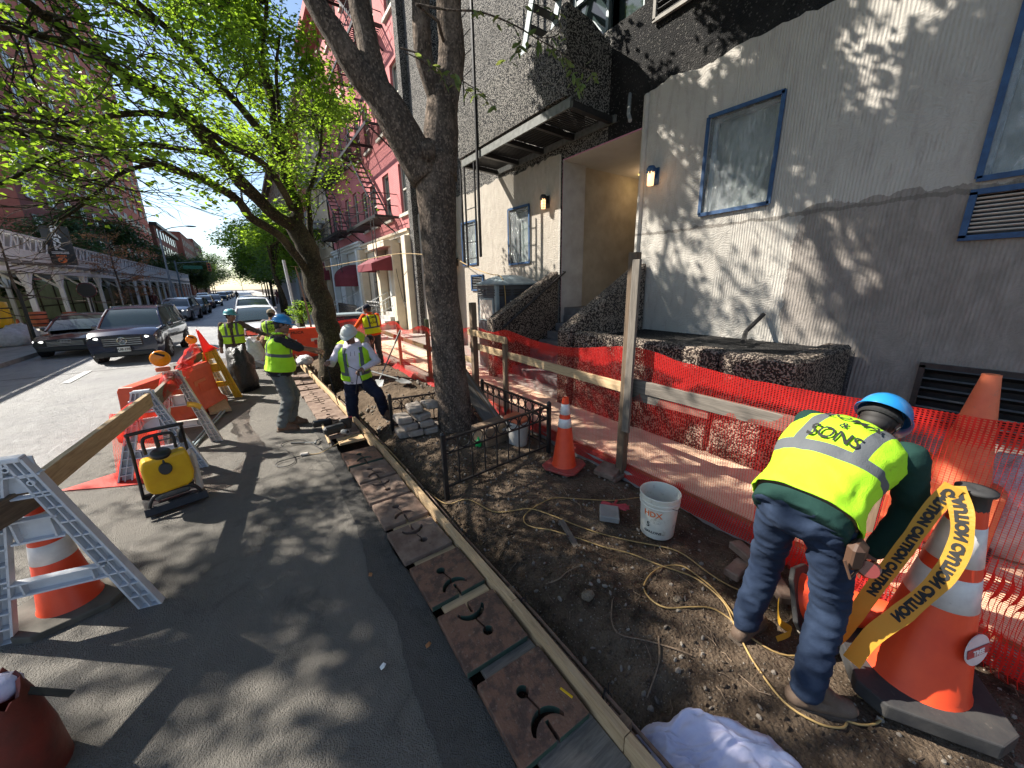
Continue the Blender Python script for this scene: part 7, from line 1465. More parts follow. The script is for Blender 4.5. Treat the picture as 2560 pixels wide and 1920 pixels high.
# water filled barriers
def barrier(name, label, c, rz, L=1.7, H_=.85, m_='orange_old', text=None):
    t = thing(name, label, 'barrier', (c[0], c[1], 0), rz); prof = [(-.28, 0), (-.28, .10), (-.20, .16), (-.16, .30), (-.13, .55), (-.12, H_ - .06), (-.09, H_), (.09, H_), (.12, H_ - .06), (.13, .55), (.16, .30), (.20, .16), (.28, .10), (.28, 0)]
    m = Matrix(((0, 0, 1, -L / 2), (1, 0, 0, 0), (0, 1, 0, 0), (0, 0, 0, 1))); b = MB(); b.prism(prof, L, m); o = b.build('shell', M[m_], t); md = o.modifiers.new('bevel', 'BEVEL'); md.width = .02; md.segments = 2
    for x in (-L * .28, L * .28):
        for s_ in (-1, 1): b = MB(); b.box((x, s_ * .142, .42), (.26, .03, .16), 0, None, .012); b.build('recess', M['orange_pl'] if m_ != 'cone' else M['red_ink'], t)
    b = MB(); [b.box((x, -.135, .50), (.34, .012, .10)) for x in (-L * .25, L * .25)]; b.box((0, 0, H_ + .012), (.22, .12, .02), 0, None, .005)
    b.build('reflective_patch', M['white_st'] if m_ == 'cone' else M['orange_old'], t)
    if text: text_mesh(text, .12, M['ink'], 'lettering', t, face_m((-.15, -.137, H_ - .12), (1, 0, 0), (0, 0, 1)), ext=.001)
    return t
barrier('water_barrier', 'faded orange water filled barrier behind the cream A-frames', (-1.22, 8.0), R(68), 1.9, .80, 'orange_pl')
barrier('water_barrier', 'bright red plastic barrier closing the lane behind the workers, marked MUCA', (1.25, 13.2), R(2), 1.45, .88, 'cone', 'MUCA')
barrier('water_barrier', 'red barrier lying low in front of the white parked sedan', (-.05, 13.4), R(2), 1.2, .55, 'cone')
# orange net draped over the near frames
b = MB(); b.uv = []; dn = []; pth = smooth_path([(-1.46, 5.42, .70), (-1.24, 5.45, .90), (-1.02, 5.9, .98), (-.98, 6.4, 1.08), (-1.0, 7.1, .96), (-1.05, 7.9, .92), (-1.06, 8.7, 1.0), (-.98, 9.5, 1.08)], 16); 
for i, (x, y, z) in enumerate(pth):
    for j in range(17):
        t = j / 16 - .5; dr = .5 if i < 30 else .30; b.v.append((x + t * .22 + .04 * noise.noise(V(i * .15, t * 4, 2)), y + .03 * noise.noise(V(i * .2, t * 3, 5)), z - dr * (abs(t) * 1.6) ** 1.4 * .6 + .03 * noise.noise(V(i * .3, t * 5, 8)))); b.uv.append((i * .03, t * .5)); dn.append((1.0 if noise.noise(V(i * .12, t * 3, 20)) > -.02 else 0, 0, 0))
b.f = [(i * 17 + j, i * 17 + j + 1, (i + 1) * 17 + j + 1, (i + 1) * 17 + j) for i in range(len(pth) - 1) for j in range(16)]; b.m = [0] * len(b.f); b.at['dens'] = dn; tag(b.build('draped_net', M['net'], smooth=True), 'red orange net draped over the A-frames beside the traffic lane', 'safety net')
b = MB(); b.uv = []; dn = []
for i in range(30):
    for j in range(30):
        u, v = i / 29, j / 29; b.v.append((-1.52 + .40 * u + .10 * v * (1 - u), 5.60 + .35 * u + .03 * noise.noise(V(u * 4, v * 4, 1)), .02 + .80 * v * (1 - .2 * u))); b.uv.append((u * .6, v * .8)); dn.append((1.0 if noise.noise(V(u * 3, v * 3, 30)) > .15 else 0, 0, 0))
b.f = [(i * 30 + j, i * 30 + j + 1, (i + 1) * 30 + j + 1, (i + 1) * 30 + j) for i in range(29) for j in range(29)]; b.m = [0] * len(b.f); b.at['dens'] = dn; tag(b.build('hanging_net', M['net'], smooth=True), 'red net hanging over the left leg of the second white frame', 'safety net')
b = MB(); b.add([(-2.0, 5.75, .02), (-1.5, 5.5, .015), (-1.15, 5.35, .02), (-1.3, 5.95, .04), (-1.6, 5.85, .05)], [(0, 1, 4), (1, 3, 4), (1, 2, 3)]); tag(b.build('net_scrap', M['flag']), 'bright red net corner trailing on the road behind the second frame', 'safety net')
tape('tape_scrap', [(-.88, 6.35, .62), (-.80, 6.33, .60), (-.74, 6.30, .56)], .08, up=(0, 0, 1)); tag(bpy.data.objects['tape_scrap'], 'scrap of yellow caution tape tied to the cream A-frame leg', 'tape')
# boards, poles and refuse behind the frames
plank('walk_board', (-.68, 7.85, .05), (-.86, 9.2, .05), .30, .05, M['pine'], None, (0, 0, 1), .004, 'wide pale board lying on the asphalt under the yellow A-frame', 'board')
for k in range(2): b = MB(); b.tube([(-.92 - .05 * k, 6.3, .03), (-.62 - .05 * k, 7.9, .05)], .014, 8); tag(b.build('steel_pole', M['grey_paint']), ['steel pole lying beside the cream A-frame foot, right one', 'steel pole lying beside the cream A-frame foot, left one'][k], 'pole')
sack('trash_bag', 'torn black plastic sheet bag at the feet of the teal helmeted worker', 'bag', (-.33, 9.55, 0), (.26, .34, .62), 'bag_black', 3, 40)
sack('rubble_sack', 'brown stacked sacks beside the white parked car', 'sack', (.35, 12.5, 0), (.42, .35, .55), 'cardboard', 6, 30); sack('rubble_sack', 'blue and clear wrapped bundle left of the brown sacks', 'sack', (-.1, 12.3, 0), (.3, .3, .5), 'bag_clear', 7, 26)
t = thing('stone_rubble', 'fallen dark post and stones behind the teal helmeted worker', 'rubble', (.1, 11.4, 0)); b = MB(); b.beam((-.05, 11.6, .22), (.28, 11.1, .08), .12, .12); b.build('beam', M['bumper'], t, world=True)
bb = MB()
for k in range(5): bb.box((.02 + .13 * k, 13.05, .62), (.08, .02, .18), 0, Euler((0, R(35), 0)).to_matrix())
t = thing('striped_board', 'orange and white striped barricade board behind the two far workers', 'barricade', (.2, 13.0, .6)); b = MB(); b.box((.25, 13.02, .66), (1.3, .02, .20)); b.build('board', M['white_st'], t, world=True); b = MB(); [b.prism([(-.52 + .3 * k, -.095), (-.40 + .3 * k, -.095), (-.28 + .3 * k, .095), (-.40 + .3 * k, .095)], .004, face_m((.25, 13.005, .66), (1, 0, 0), (0, 0, 1))) for k in range(4)]; b.build('stripes', M['orange_ink'], t, world=True)
# ------------------------------------------------------------------ plate compactor
pc = thing('plate_compactor', 'plate compactor with yellow water tank and black handle frame on the asphalt', 'plate compactor', (-.93, 4.72, 0), R(14))
b = MB(); sm_ = [(-.27, -.24, 0), (.27, -.24, 0), (.30, .24, 0), (-.30, .24, 0)]
b.box((0, .0, .045), (.54, .42, .03), 0, None, .01); b.box((0, -.24, .075), (.56, .03, .08), 0, Euler((R(-35), 0, 0)).to_matrix(), .006); b.box((0, .23, .07), (.52, .03, .07), 0, Euler((R(35), 0, 0)).to_matrix(), .006)
b.build('base_plate', M['black_metal'], pc)
b = MB(); fr = smooth_path([(-.24, -.20, .08), (-.20, -.20, .17), (-.12, -.20, .22), (.12, -.20, .22), (.20, -.20, .17), (.24, -.20, .08)], 4); b.tube(fr, .018, 8); b.tube([(-.2, -.2, .10), (.2, -.2, .10)], .02, 8); b.build('front_guard', M['bumper'], pc)
b = MB(); b.lathe([(.001, -.16), (.075, -.16), (.085, -.14), (.085, .14), (.075, .16), (.001, .16)], 18, (0, .02, .16), m=Matrix.Rotation(R(90), 3, 'Y')); b.build('exciter', M['steel'], pc, smooth=True)
b = MB(); b.box((.0, .05, .30), (.34, .26, .12), 0, None, .02); b.box((-.05, .12, .37), (.2, .16, .14), 0, None, .03); b.build('engine', M['bumper'], pc)
tk = MB(); prof = [(-.21, .30), (-.175, .24), (-.11, .225), (.13, .235), (.19, .27), (.215, .36), (.205, .52), (.19, .60), (-.19, .58), (-.215, .50)]
tk.prism(prof, .17, Matrix(((1, 0, 0, 0), (0, 0, -1, -.09), (0, 1, 0, 0), (0, 0, 0, 1)))); o = tk.build('water_tank', M['yellow_pl'], pc); md = o.modifiers.new('bevel', 'BEVEL'); md.width = .03; md.segments = 4
b = MB(); b.lathe([(.001, 0), (.085, 0), (.09, .012), (.09, .035), (.08, .045), (.001, .045)], 22, (-.02, -.19, .585), m=Euler((R(12), 0, 0)).to_matrix()); b.build('tank_cap', M['bumper'], pc, smooth=True)
b = MB(); b.lathe([(.001, 0), (.055, 0), (.058, .02), (.05, .03), (.001, .03)], 20, (-.02, -.262, .47), m=Euler((R(80), 0, 0)).to_matrix()); b.tube([(-.02, -.28, .48), (-.02, -.24, .58)], .012, 6); b.build('cap_strap', M['bumper'], pc)
b = MB(); b.box((.245, -.03, .30), (.06, .24, .42), 0, None, .03); b.build('belt_guard', M['cream_pl'], pc)
b = MB(); b.tube(smooth_path([(-.25, .22, .06), (-.23, .16, .55), (-.23, .05, .76), (-.20, .0, .80), (.20, .0, .80), (.23, .05, .76), (.24, .16, .55), (.26, .22, .06)], 5), .017, 8); b.build('handle_frame', M['bumper'], pc, smooth=True)
b = MB(); b.tube(smooth_path([(-.13, -.02, .58), (-.13, -.02, .70), (-.09, -.02, .745), (.09, -.02, .745), (.13, -.02, .70), (.13, -.02, .58)], 4), .016, 8); b.build('lifting_bar', M['bumper'], pc, smooth=True)
for x in (-.0, .21): b = MB(); b.lathe([(.02, -.018), (.07, -.018), (.075, 0), (.07, .018), (.02, .018)], 18, (x - .01, .07, .66), m=Matrix.Rotation(R(90), 3, 'Y')); b.build('transport_wheel', M['rubber'], pc, smooth=True)
b = MB(); b.tube([(-.02, .07, .66), (.22, .07, .66)], .009, 6); b.build('axle', M['steel'], pc)
pc.scale = (.84, .9, 1.0)
# ------------------------------------------------------------------ portable toilet
pt = thing('portable_toilet', 'grey portable toilet with domed roof between the stairs and the trunk', 'portable toilet', (5.05, 7.65, .1))
b = MB(); b.box((5.24, 7.65, 1.10), (1.24, .86, 2.0), 0, None, .02); b.build('walls', mat('slate_plastic', (.04, .045, .055), (.06, .065, .075), 4, .5, .2, 40, .003), pt, world=True)
b = MB(); b.box((4.66, 7.25, 1.10), (.10, .10, 2.0), 0, None, .02); b.build('corner_post', M['grey_paint'], pt, world=True)
rf = MB(); n_ = 10
for i in range(n_ + 1):
    for j in range(n_ + 1):
        u, v = i / n_ * 2 - 1, j / n_ * 2 - 1; rf.v.append((5.25 + .70 * u, 7.65 + .50 * v, 2.10 + .20 * (1 - abs(u) ** 2.6) * (1 - abs(v) ** 2.6)))
rf.f = [(i * (n_ + 1) + j, (i + 1) * (n_ + 1) + j, (i + 1) * (n_ + 1) + j + 1, i * (n_ + 1) + j + 1) for i in range(n_) for j in range(n_)]; rf.m = [0] * len(rf.f); rf.box((5.25, 7.65, 2.085), (1.38, 1.0, .04), 0, None, .01); rf.build('roof', M['grey_paint'], pt, world=True, smooth=True, angle=50)
b = MB(); 
for k in range(3):
    for (y_, x_) in ((7.42, None), (7.85, None)): b.box((4.612, y_, 1.96 - .055 * k), (.02, .34, .022), 0, Euler((0, R(25), 0)).to_matrix())
    for x_ in (4.86, 5.26): b.box((x_, 7.212, 1.96 - .055 * k), (.32, .02, .022), 0, Euler((R(-25), 0, 0)).to_matrix())
b.build('vent_slats', M['bumper'], pt, world=True)
b = MB(); b.box((4.605, 7.62, 1.52), (.025, .62, .52), 0, None, .004); b.build('notice_frame', M['grey_paint'], pt, world=True); b = MB(); b.box((4.590, 7.62, 1.52), (.006, .54, .44)); b.build('notice_board', M['cream_pl'], pt, world=True)
b = MB(); b.box((5.18, 7.208, 1.62), (.36, .01, .20)); nb = b.build('label_plate', M['white_st'], pt, world=True); text_mesh('Restroom', .085, M['blue_ink'], 'lettering', nb, wm(nb).inverted() @ face_m((5.20, 7.200, 1.62), (1, 0, 0), (0, 0, 1)), ext=.001, bold=.002)
plank('loose_board', (4.52, 7.45, .1), (4.56, 7.4, 1.30), .16, .02, M['greywood'], None, (1, 0, 0), .002, 'pale board leaning against the portable toilet', 'board')
cord('overhead_cord', 'yellow cord looped over the portable toilet roof from the wall lamp', [(5.95, 11.6, 2.9), (5.75, 10.5, 2.65), (5.5, 9.2, 2.42), (5.2, 8.2, 2.32), (5.0, 7.7, 2.30), (4.86, 7.3, 2.20), (4.84, 7.18, 1.9), (4.84, 7.17, 1.3)], .012)
cord('overhead_cord', 'long yellow cord strung above the pavement past the awnings', [(5.9, 11.7, 2.95), (5.2, 15, 3.3), (4.4, 19, 3.2), (3.4, 23, 3.1), (2.4, 26, 3.3)], .014)
cord('phone_cable', 'thin dark cable hanging on the cream house front', [(5.7, 17.4, 3.9), (5.68, 17.0, 2.6), (5.66, 16.4, 1.4), (5.65, 15.9, 1.1)], .012, M['bumper'])
# red pipe sleeve at the bottom left corner
t = thing('rusty_bollard', 'torn red brown bollard top with a rag at the bottom left corner', 'bollard', (-1.17, 2.20, 0)); b = MB(); n_ = 26; top = [.47 + .03 * math.sin(3 * a) + (.06 if 1.0 < a < 2.2 else 0) + .015 * math.sin(11 * a) for a in np.linspace(0, 6.2832, n_ + 1)[:-1]]
for (rr, z) in ((.155, 0), (.15, .2), (.13, .38)): b.v += [(rr * math.cos(2 * math.pi * k / n_), rr * math.sin(2 * math.pi * k / n_), z) for k in range(n_)]
b.v += [(.105 * math.cos(2 * math.pi * k / n_), .105 * math.sin(2 * math.pi * k / n_), top[k]) for k in range(n_)]; b.v += [(.09 * math.cos(2 * math.pi * k / n_), .09 * math.sin(2 * math.pi * k / n_), top[k] - .01) for k in range(n_)]; b.v += [(.11 * math.cos(2 * math.pi * k / n_), .11 * math.sin(2 * math.pi * k / n_), .2) for k in range(n_)]
b.f = [(i * n_ + j, i * n_ + (j + 1) % n_, (i + 1) * n_ + (j + 1) % n_, (i + 1) * n_ + j) for i in range(5) for j in range(n_)]; b.m = [0] * len(b.f); b.build('shell', mat('red_brown_rubber', (.16, .022, .014), (.08, .02, .014), 6, .5, .4, 30, .006), t, smooth=True, angle=40)
b = MB(); b.ell((.0, .05, .46), (.10, .07, .06), 14, 8); b.v = [tuple(V(q) + V(0, 0, .02 * noise.noise(V(q) * 30))) for q in b.v]; b.build('rag', M['white_tarp'], t, smooth=True); b = MB(); b.beam((.09, .02, .44), (.24, -.04, .36), .03, .006); b.build('strap', M['bumper'], t)
# small litter on the asphalt
for (x, y, rz_, lb, m_) in ((.29, 1.75, .4, 'tiny red and white wrapper on the asphalt', 'white_ink'), (.42, 2.5, 1.2, 'small dry leaf on the asphalt left of the plates', 'leaf_rust'), (.55, 1.72, .2, 'curled brown leaf at the edge of the asphalt', 'leaf_rust'), (.33, .95, .7, 'yellow green leaf at the bottom of the asphalt', 'leaf2')):
    b = MB(); b.add([(-.018, -.010, 0), (.0, -.016, .006), (.02, -.006, .004), (.016, .012, .008), (-.012, .012, .002)], [(0, 1, 2, 3, 4)]); tag(b.build('litter', M[m_], m=Matrix.Translation((x, y, .02)) @ Euler((0, 0, rz_)).to_matrix().to_4x4()), lb, 'litter')
# bags and yellow tape heaped on the walkway beside the tall faded cone
sack('plastic_bag', 'shiny clear bag behind the net beside the tall faded cone', 'bag', (4.35, -.15, .15), (.30, .35, .45), 'bag_clear', 13, 26); b = MB()
for k in range(5): b.tube([(3.9 + .06 * k + .1 * math.sin(q * 2 + k), .5 + .35 * math.sin(q + k) * .6, .75 + .05 * math.cos(q * 3 + k)) for q in np.linspace(0, 3.2, 10)], .03, 5, sq=.25)
tag(b.build('tape_bundle', M['tape']), 'tangle of yellow caution tape behind the net right of the blue helmet', 'tape')
b = MB(); b.box((4.15, .35, .36), (.5, .9, .62), 0, None, .03); tag(b.build('plastic_crate', M['orange_old']), 'orange plastic box behind the net by the building louvre', 'box')
# signpost and far pieces on the right pavement
t = thing('sign_post', 'grey metal signpost on the right pavement before the green tree', 'post', (1.95, 22, .1)); b = MB(); b.tube([(1.95, 22, .1), (1.80, 22, 3.4)], .07, 8); b.build('stem', M['grey_st'], t, world=True)
t = thing('young_tree', 'thin rusty pole like sapling beside the leaning tree', 'tree', (2.05, 18, .1)); b = MB(); b.tube([(2.1, 18, .1), (2.0, 18, 1.6), (1.85, 18, 2.9)], [.04, .035, .02], 7); b.build('trunk', M['rust_plate'], t, world=True)
t = thing('waste_container', 'blue grey wheeled container on the pavement beyond the white helmet', 'container', (2.9, 15.2, .12)); b = MB(); b.box((2.9, 15.3, .60), (1.3, .9, .9), 0, None, .04); b.build('tub', M['navy_car'], t, world=True); b = MB(); b.box((2.9, 15.3, 1.08), (1.4, 1.0, .08), 0, None, .03); b.build('lid', M['grey_paint'], t, world=True)
# ------------------------------------------------------------------ people
_ts = bpy.data.scenes.new('tmp_people')
def fuse(b, voxel, smooth=4, wr=0, wscale=9, seed=0, fac=.5):
    """closed shapes -> one continuous skin; optional cloth creases."""
    me = bpy.data.meshes.new('t'); me.from_pydata([tuple(v) for v in b.v], [], b.f); bm = bmesh.new(); bm.from_mesh(me)
    bmesh.ops.recalc_face_normals(bm, faces=bm.faces); bm.to_mesh(me); bm.free(); o = bpy.data.objects.new('t', me); _ts.collection.objects.link(o)
    m = o.modifiers.new('r', 'REMESH'); m.mode = 'VOXEL'; m.voxel_size = voxel
    if smooth: s_ = o.modifiers.new('s', 'SMOOTH'); s_.iterations = smooth; s_.factor = fac
    _ts.view_layers[0].update(); dg = _ts.view_layers[0].depsgraph; out = bpy.data.meshes.new_from_object(o.evaluated_get(dg)); bpy.data.objects.remove(o); bpy.data.meshes.remove(me)
    r_ = MB(); n_ = len(out.vertices); co = np.zeros(n_ * 3); out.vertices.foreach_get('co', co); co = co.reshape(-1, 3)
    if wr:
        nn = np.zeros(n_ * 3); out.vertex_normals.foreach_get('vector', nn); nn = nn.reshape(-1, 3)
        for i in range(n_):
            p = V(co[i]); a = noise.noise(V(p.x * wscale, p.y * wscale, p.z * wscale * 2.2) + V(seed, 0, 0)); a = (1 - abs(a) * 2.2) * .7 + .5 * noise.noise(p * wscale * .5 + V(0, seed, 0)); co[i] += nn[i] * wr * a
    r_.v = [tuple(x) for x in co]; r_.f = [tuple(p.vertices) for p in out.polygons]; r_.m = [0] * len(r_.f); bpy.data.meshes.remove(out); return r_
class Torso:
    def __init__(s, J, bulk=1.0, belly=0, off=0):
        up = (V(J['neck']) - V(J['pelvis'])).normalized(); hl = (V(J['hipR']) - V(J['hipL'])).normalized(); sl = (V(J['shR']) - V(J['shL'])).normalized()
        pel, ch, nk = V(J['pelvis']), V(J['chest']), V(J['neck']); p0 = pel - (ch - pel).normalized() * .07; smid = (V(J['shR']) + V(J['shL'])) / 2
        pts = smooth_path([tuple(p0), tuple(pel), tuple(pel.lerp(ch, .55)), tuple(ch), tuple(ch.lerp(nk, .62)), tuple(nk)], 10); s.c = [V(p) for p in pts]; cum = [0]
        for i in range(1, len(s.c)): cum.append(cum[-1] + (s.c[i] - s.c[i - 1]).length)
        s.L = cum[-1]; s.cum = cum; s.hl, s.sl = hl, sl; s.bulk, s.belly = bulk, belly
        s.prof = [(0, .178, .130), (.14, .172, .128), (.30, .165, .122), (.55, .186, .130), (.72, .200, .128), (.82, .196, .112), (.89, .172, .088), (.945, .118, .074), (1.0, .066, .064)]
    def at(s, t):
        d = t * s.L; i = max([k for k in range(len(s.cum) - 1) if s.cum[k] <= d + 1e-9] or [0]); f = (d - s.cum[i]) / max(s.cum[i + 1] - s.cum[i], 1e-9); c = s.c[i].lerp(s.c[i + 1], f)
        tg = (s.c[min(i + 2, len(s.c) - 1)] - s.c[max(i - 1, 0)]).normalized(); X = s.hl.lerp(s.sl, t); X = (X - tg * X.dot(tg)).normalized(); Y = tg.cross(X).normalized()
        for k in range(len(s.prof) - 1):
            a, b_ = s.prof[k], s.prof[k + 1]
            if a[0] <= t <= b_[0] + 1e-9: g = (t - a[0]) / (b_[0] - a[0]); g = g * g * (3 - 2 * g) if False else g; rx, ry = a[1] + (b_[1] - a[1]) * g, a[2] + (b_[2] - a[2]) * g; break
        return c, X, Y, rx * s.bulk, ry * s.bulk
    def pt(s, th, t, off=0):
        c, X, Y, rx, ry = s.at(t); cx_, sy_ = math.cos(th), math.sin(th); e = .86; bel = s.belly * math.exp(-((t - .25) / .22) ** 2) if sy_ > 0 else 0
        return c + X * ((rx + off) * math.copysign(abs(cx_) ** e, cx_)) + Y * ((ry + off + bel * sy_) * math.copysign(abs(sy_) ** e, sy_))
    def loft(s, off, t0, t1, n=40, m=36, cap=False, wr=0, seed=0, flare=0):
        b = MB(); tc = []
        for i in range(m + 1):
            t = t0 + (t1 - t0) * i / m
            for j in range(n):
                th = 2 * math.pi * j / n; fl = flare * max(0, 1 - (t - t0) / .25) ; p = s.pt(th, t, off + fl)
                if wr:
                    c = s.at(t)[0]; d = (p - c).normalized(); a = (1 - 2.4 * abs(noise.noise(V(math.cos(th) * 2.2, math.sin(th) * 2.2, t * 6 + seed)))) * .6 + noise.noise(V(math.cos(th) * 4, math.sin(th) * 4, t * 3 + seed)); p = p + d * wr * a * (1 - .75 * max(0, (t - .75) / .25))
                b.v.append(tuple(p)); q = s.pt(th, t, off); c, X, Y, rx, ry = s.at(t); tc.append(((q - c).dot(X), (q - c).dot(Y), t * s.L))
        b.f = [(i * n + j, i * n + (j + 1) % n, (i + 1) * n + (j + 1) % n, (i + 1) * n + j) for i in range(m) for j in range(n)]
        if cap: b.f += [tuple(range(n))[::-1], tuple(m * n + j for j in range(n))]
        b.m = [0] * len(b.f); b.tc = tc; return b
    def on(s, x, h, off, back=True):
        t = min(max(h / s.L, 0), .97); c, X, Y, rx, ry = s.at(t); k = min(max(x / (rx + off), -.98), .98); cx_ = math.copysign(abs(k) ** (1 / .86), k); th = math.acos(min(max(cx_, -1), 1)); th = -th if back else th
        return s.pt(th, t, off)
def head_m(J):
    f = V(J.get('face', (0, 1, 0))).normalized(); u = V(J.get('hup', (0, 0, 1))); u = (u - f * u.dot(f)).normalized(); r_ = f.cross(u); m = Matrix((r_, f, u)).transposed().to_4x4(); m.translation = V(J['head']); return m
def hand_shapes(b, wr_, d, n_, curl=.5, side=1, s_=1.0):
    d = V(d).normalized(); n_ = V(n_); n_ = (n_ - d * n_.dot(d)).normalized(); l = d.cross(n_).normalized() * side
    m = Matrix((l, d, n_)).transposed(); c = V(wr_) + d * .048 * s_
    b.ell(c, (.042 * s_, .052 * s_, .019 * s_), 14, 8, m=m); b.caps_(V(wr_) - d * .02, V(wr_) + d * .03, .026 * s_, .030 * s_, 12)
    for k, (o, L) in enumerate(((-.030, .070), (-.010, .082), (.011, .078), (.031, .060))):
        p = c + d * .038 * s_ + l * o * s_; a = 0; seg = [.44, .31, .25]
        for q in range(3):
            a += curl * (.55, .75, .55)[q]; dd = (d * math.cos(a) + n_ * math.sin(a)); p2 = p + dd * L * seg[q] * s_; b.caps_(p, p2, (.0105 - .001 * q) * s_, (.0098 - .001 * q) * s_, 10); p = p2
    p = V(wr_) + d * .022 * s_ - l * .034 * s_; q = p + (d * .55 - l * .62 + n_ * .35).normalized() * .036 * s_; r_ = q + (d * .85 - l * .1 + n_ * (.3 + curl * .5)).normalized() * .034 * s_; b.caps_(p, q, .014 * s_, .012 * s_, 10); b.caps_(q, r_, .012 * s_, .0095 * s_, 10)
def person(label, loc, rz, J, body_m='skin', voxel=.0085, shirt='black_cloth', sleeve=1.0, vest=None, vest_open=None, pants='greypants', boots='boot', hat=None, hair=True, bulk=1.0, belly=0, text=None, gloves=None, hem=.0, hood=False, vlen=0.0, thick=1.0, brow=True, cap=None, hemdrop=0, collar=None, vest_off=.022):
    t = thing('person', label, 'person', loc, rz); T = Torso(J, bulk, belly); D = lambda k: V(J[k]); hm = head_m(J); h3 = hm.to_3x3()
    b = MB(); H = lambda c, r3: b.ell(hm @ V(c), r3, 16, 10, m=h3)
    H((0, -.012, .030), (.074, .094, .086)); H((0, .028, -.022), (.060, .062, .080)); H((0, .038, -.074), (.044, .048, .034)); H((0, .072, -.098), (.020, .018, .016)); H((0, .078, .030), (.048, .016, .010))
    for s_ in (-1, 1): H((s_ * .074, -.004, -.006), (.009, .020, .030)); H((s_ * .034, .066, -.028), (.020, .020, .018))
    b.caps_(hm @ V(0, .088, .014), hm @ V(0, .108, -.022), .008, .013, 10); H((0, .092, -.024), (.018, .012, .009)); H((0, .088, -.052), (.022, .010, .0055)); H((0, .085, -.064), (.018, .010, .0055))
    b.caps_(D('neck') - V(0, 0, .02), hm @ V(0, -.02, -.05), .056, .052, 14); b.merge(T.loft(-.028, .03, .99, 28, 20, True))
    for S_ in 'RL':
        b.caps_(D('sh' + S_), D('el' + S_), .050 * thick, .040 * thick); b.caps_(D('el' + S_), D('wr' + S_), .041 * thick, .027 * thick); b.caps_(D('hip' + S_), D('kn' + S_), .080, .052); b.caps_(D('kn' + S_), D('an' + S_), .050, .036); b.caps_(D('an' + S_) - V(0, 0, .03), D('toe' + S_) - V(0, 0, .0), .036, .026)
        fd = D('wr' + S_) - D('el' + S_); hd = V(J.get('hd' + S_, fd)); hn = V(J.get('hn' + S_, (0, 0, -1))); hand_shapes(b, D('wr' + S_), hd, hn, J.get('curl' + S_, .7), 1 if S_ == 'R' else -1)
    body = fuse(b, voxel, 3, fac=.4).build('body', M[body_m], t, smooth=True)
    # eyes and brows
    if J.get('eyes', True):
        for s_ in (-1, 1):
            e = MB(); e.ell(hm @ V(s_ * .031, .079, .008), (.012, .008, .007), 10, 6, m=h3); ey = e.build('eye', M['eyew'], t, smooth=True); e = MB(); e.ell(hm @ V(s_ * .031, .0855, .007), (.0055, .003, .0055), 8, 6, m=h3); e.build('iris', M['eye'], ey)
            e = MB(); e.caps_(hm @ V(s_ * .048, .078, .026), hm @ V(s_ * .016, .088, .028), .0045, .005, 6); e.build('eyebrow', M['hair'], t)
        e = MB(); e.ell(hm @ V(0, .094, -.058), (.021, .007, .0035), 10, 6, m=h3); e.build('mouth', M['lip'], t)
        if J.get('beard'):
            e = MB(); e.caps_(hm @ V(-.018, .096, -.044), hm @ V(.018, .096, -.044), .0045, .0045, 6); e.ell(hm @ V(0, .084, -.096), (.016, .012, .014), 8, 6, m=h3); e.build('beard', M['hair'], t)
    if hair: e = MB(); e.ell(hm @ V(0, -.022, .022), (.079, .096, .088), 18, 10, m=h3); e.ell(hm @ V(0, -.055, -.03), (.062, .05, .05), 14, 8, m=h3); e.build('hair', M['hair'], t, smooth=True)
    # shirt
    b = MB(); b.merge(T.loft(.013, hem, .975, 34, 26, True))
    for S_ in 'RL':
        a, e_, w_ = D('sh' + S_), D('el' + S_), D('wr' + S_); b.caps_(a, e_, .066 * thick, .055 * thick)
        if sleeve >= 1: b.caps_(e_, e_.lerp(w_, .92), .054 * thick, .040 * thick)
        elif sleeve > .5: b.caps_(e_, e_.lerp(w_, (sleeve - .5) * 2), .054 * thick, .048 * thick)
    if hood:
        nk = D('neck'); q = [nk + V(.085 * math.cos(a), -.03 + .075 * math.sin(a), .010 + .035 * math.sin(a) * -1) for a in np.linspace(0, 6.2832, 17)]
        for i in range(16): b.caps_(q[i], q[i + 1], .030, .030, 8)
    fs = fuse(b, .011 if voxel < .01 else .014, 3, .007, 9, 3)
    if hood:
        pass
    fs.build('shirt', M[shirt], t, smooth=True)
    if collar: b = MB(); nk = D('neck'); b.tube([nk + V(.062 * math.cos(a), .062 * math.sin(a), .02) for a in np.linspace(0, 6.28, 17)], .016, 8); b.build('collar', M[collar], t, smooth=True)
    if hood: b = MB(); [b.tube([T.on(s_ * .028, T.L * .86, .03, False), T.on(s_ * .030, T.L * .76, .034, False)], .003, 5) for s_ in (-1, 1)]; b.build('drawstring', M['ink'], t)
    # vest
    if vest:
        lf_ = T.loft(vest_off, vlen, .935, 64, 44, wr=.010, seed=len(label), flare=.015)
        if vest_open:
            keep = []; 
            for f in lf_.f:
                x = sum(lf_.tc[i][0] for i in f) / 4; yv = sum(lf_.tc[i][1] for i in f) / 4; h = sum(lf_.tc[i][2] for i in f) / 4 / T.L
                if yv > 0 and abs(x) < vest_open(h): continue
                keep.append(f)
            lf_.f = keep; lf_.m = [0] * len(keep)
        lf_.at['tc'] = lf_.tc; v_o = lf_.build('safety_vest', vest, t, smooth=True); md = v_o.modifiers.new('thick', 'SOLIDIFY'); md.thickness = .006; md.offset = 0
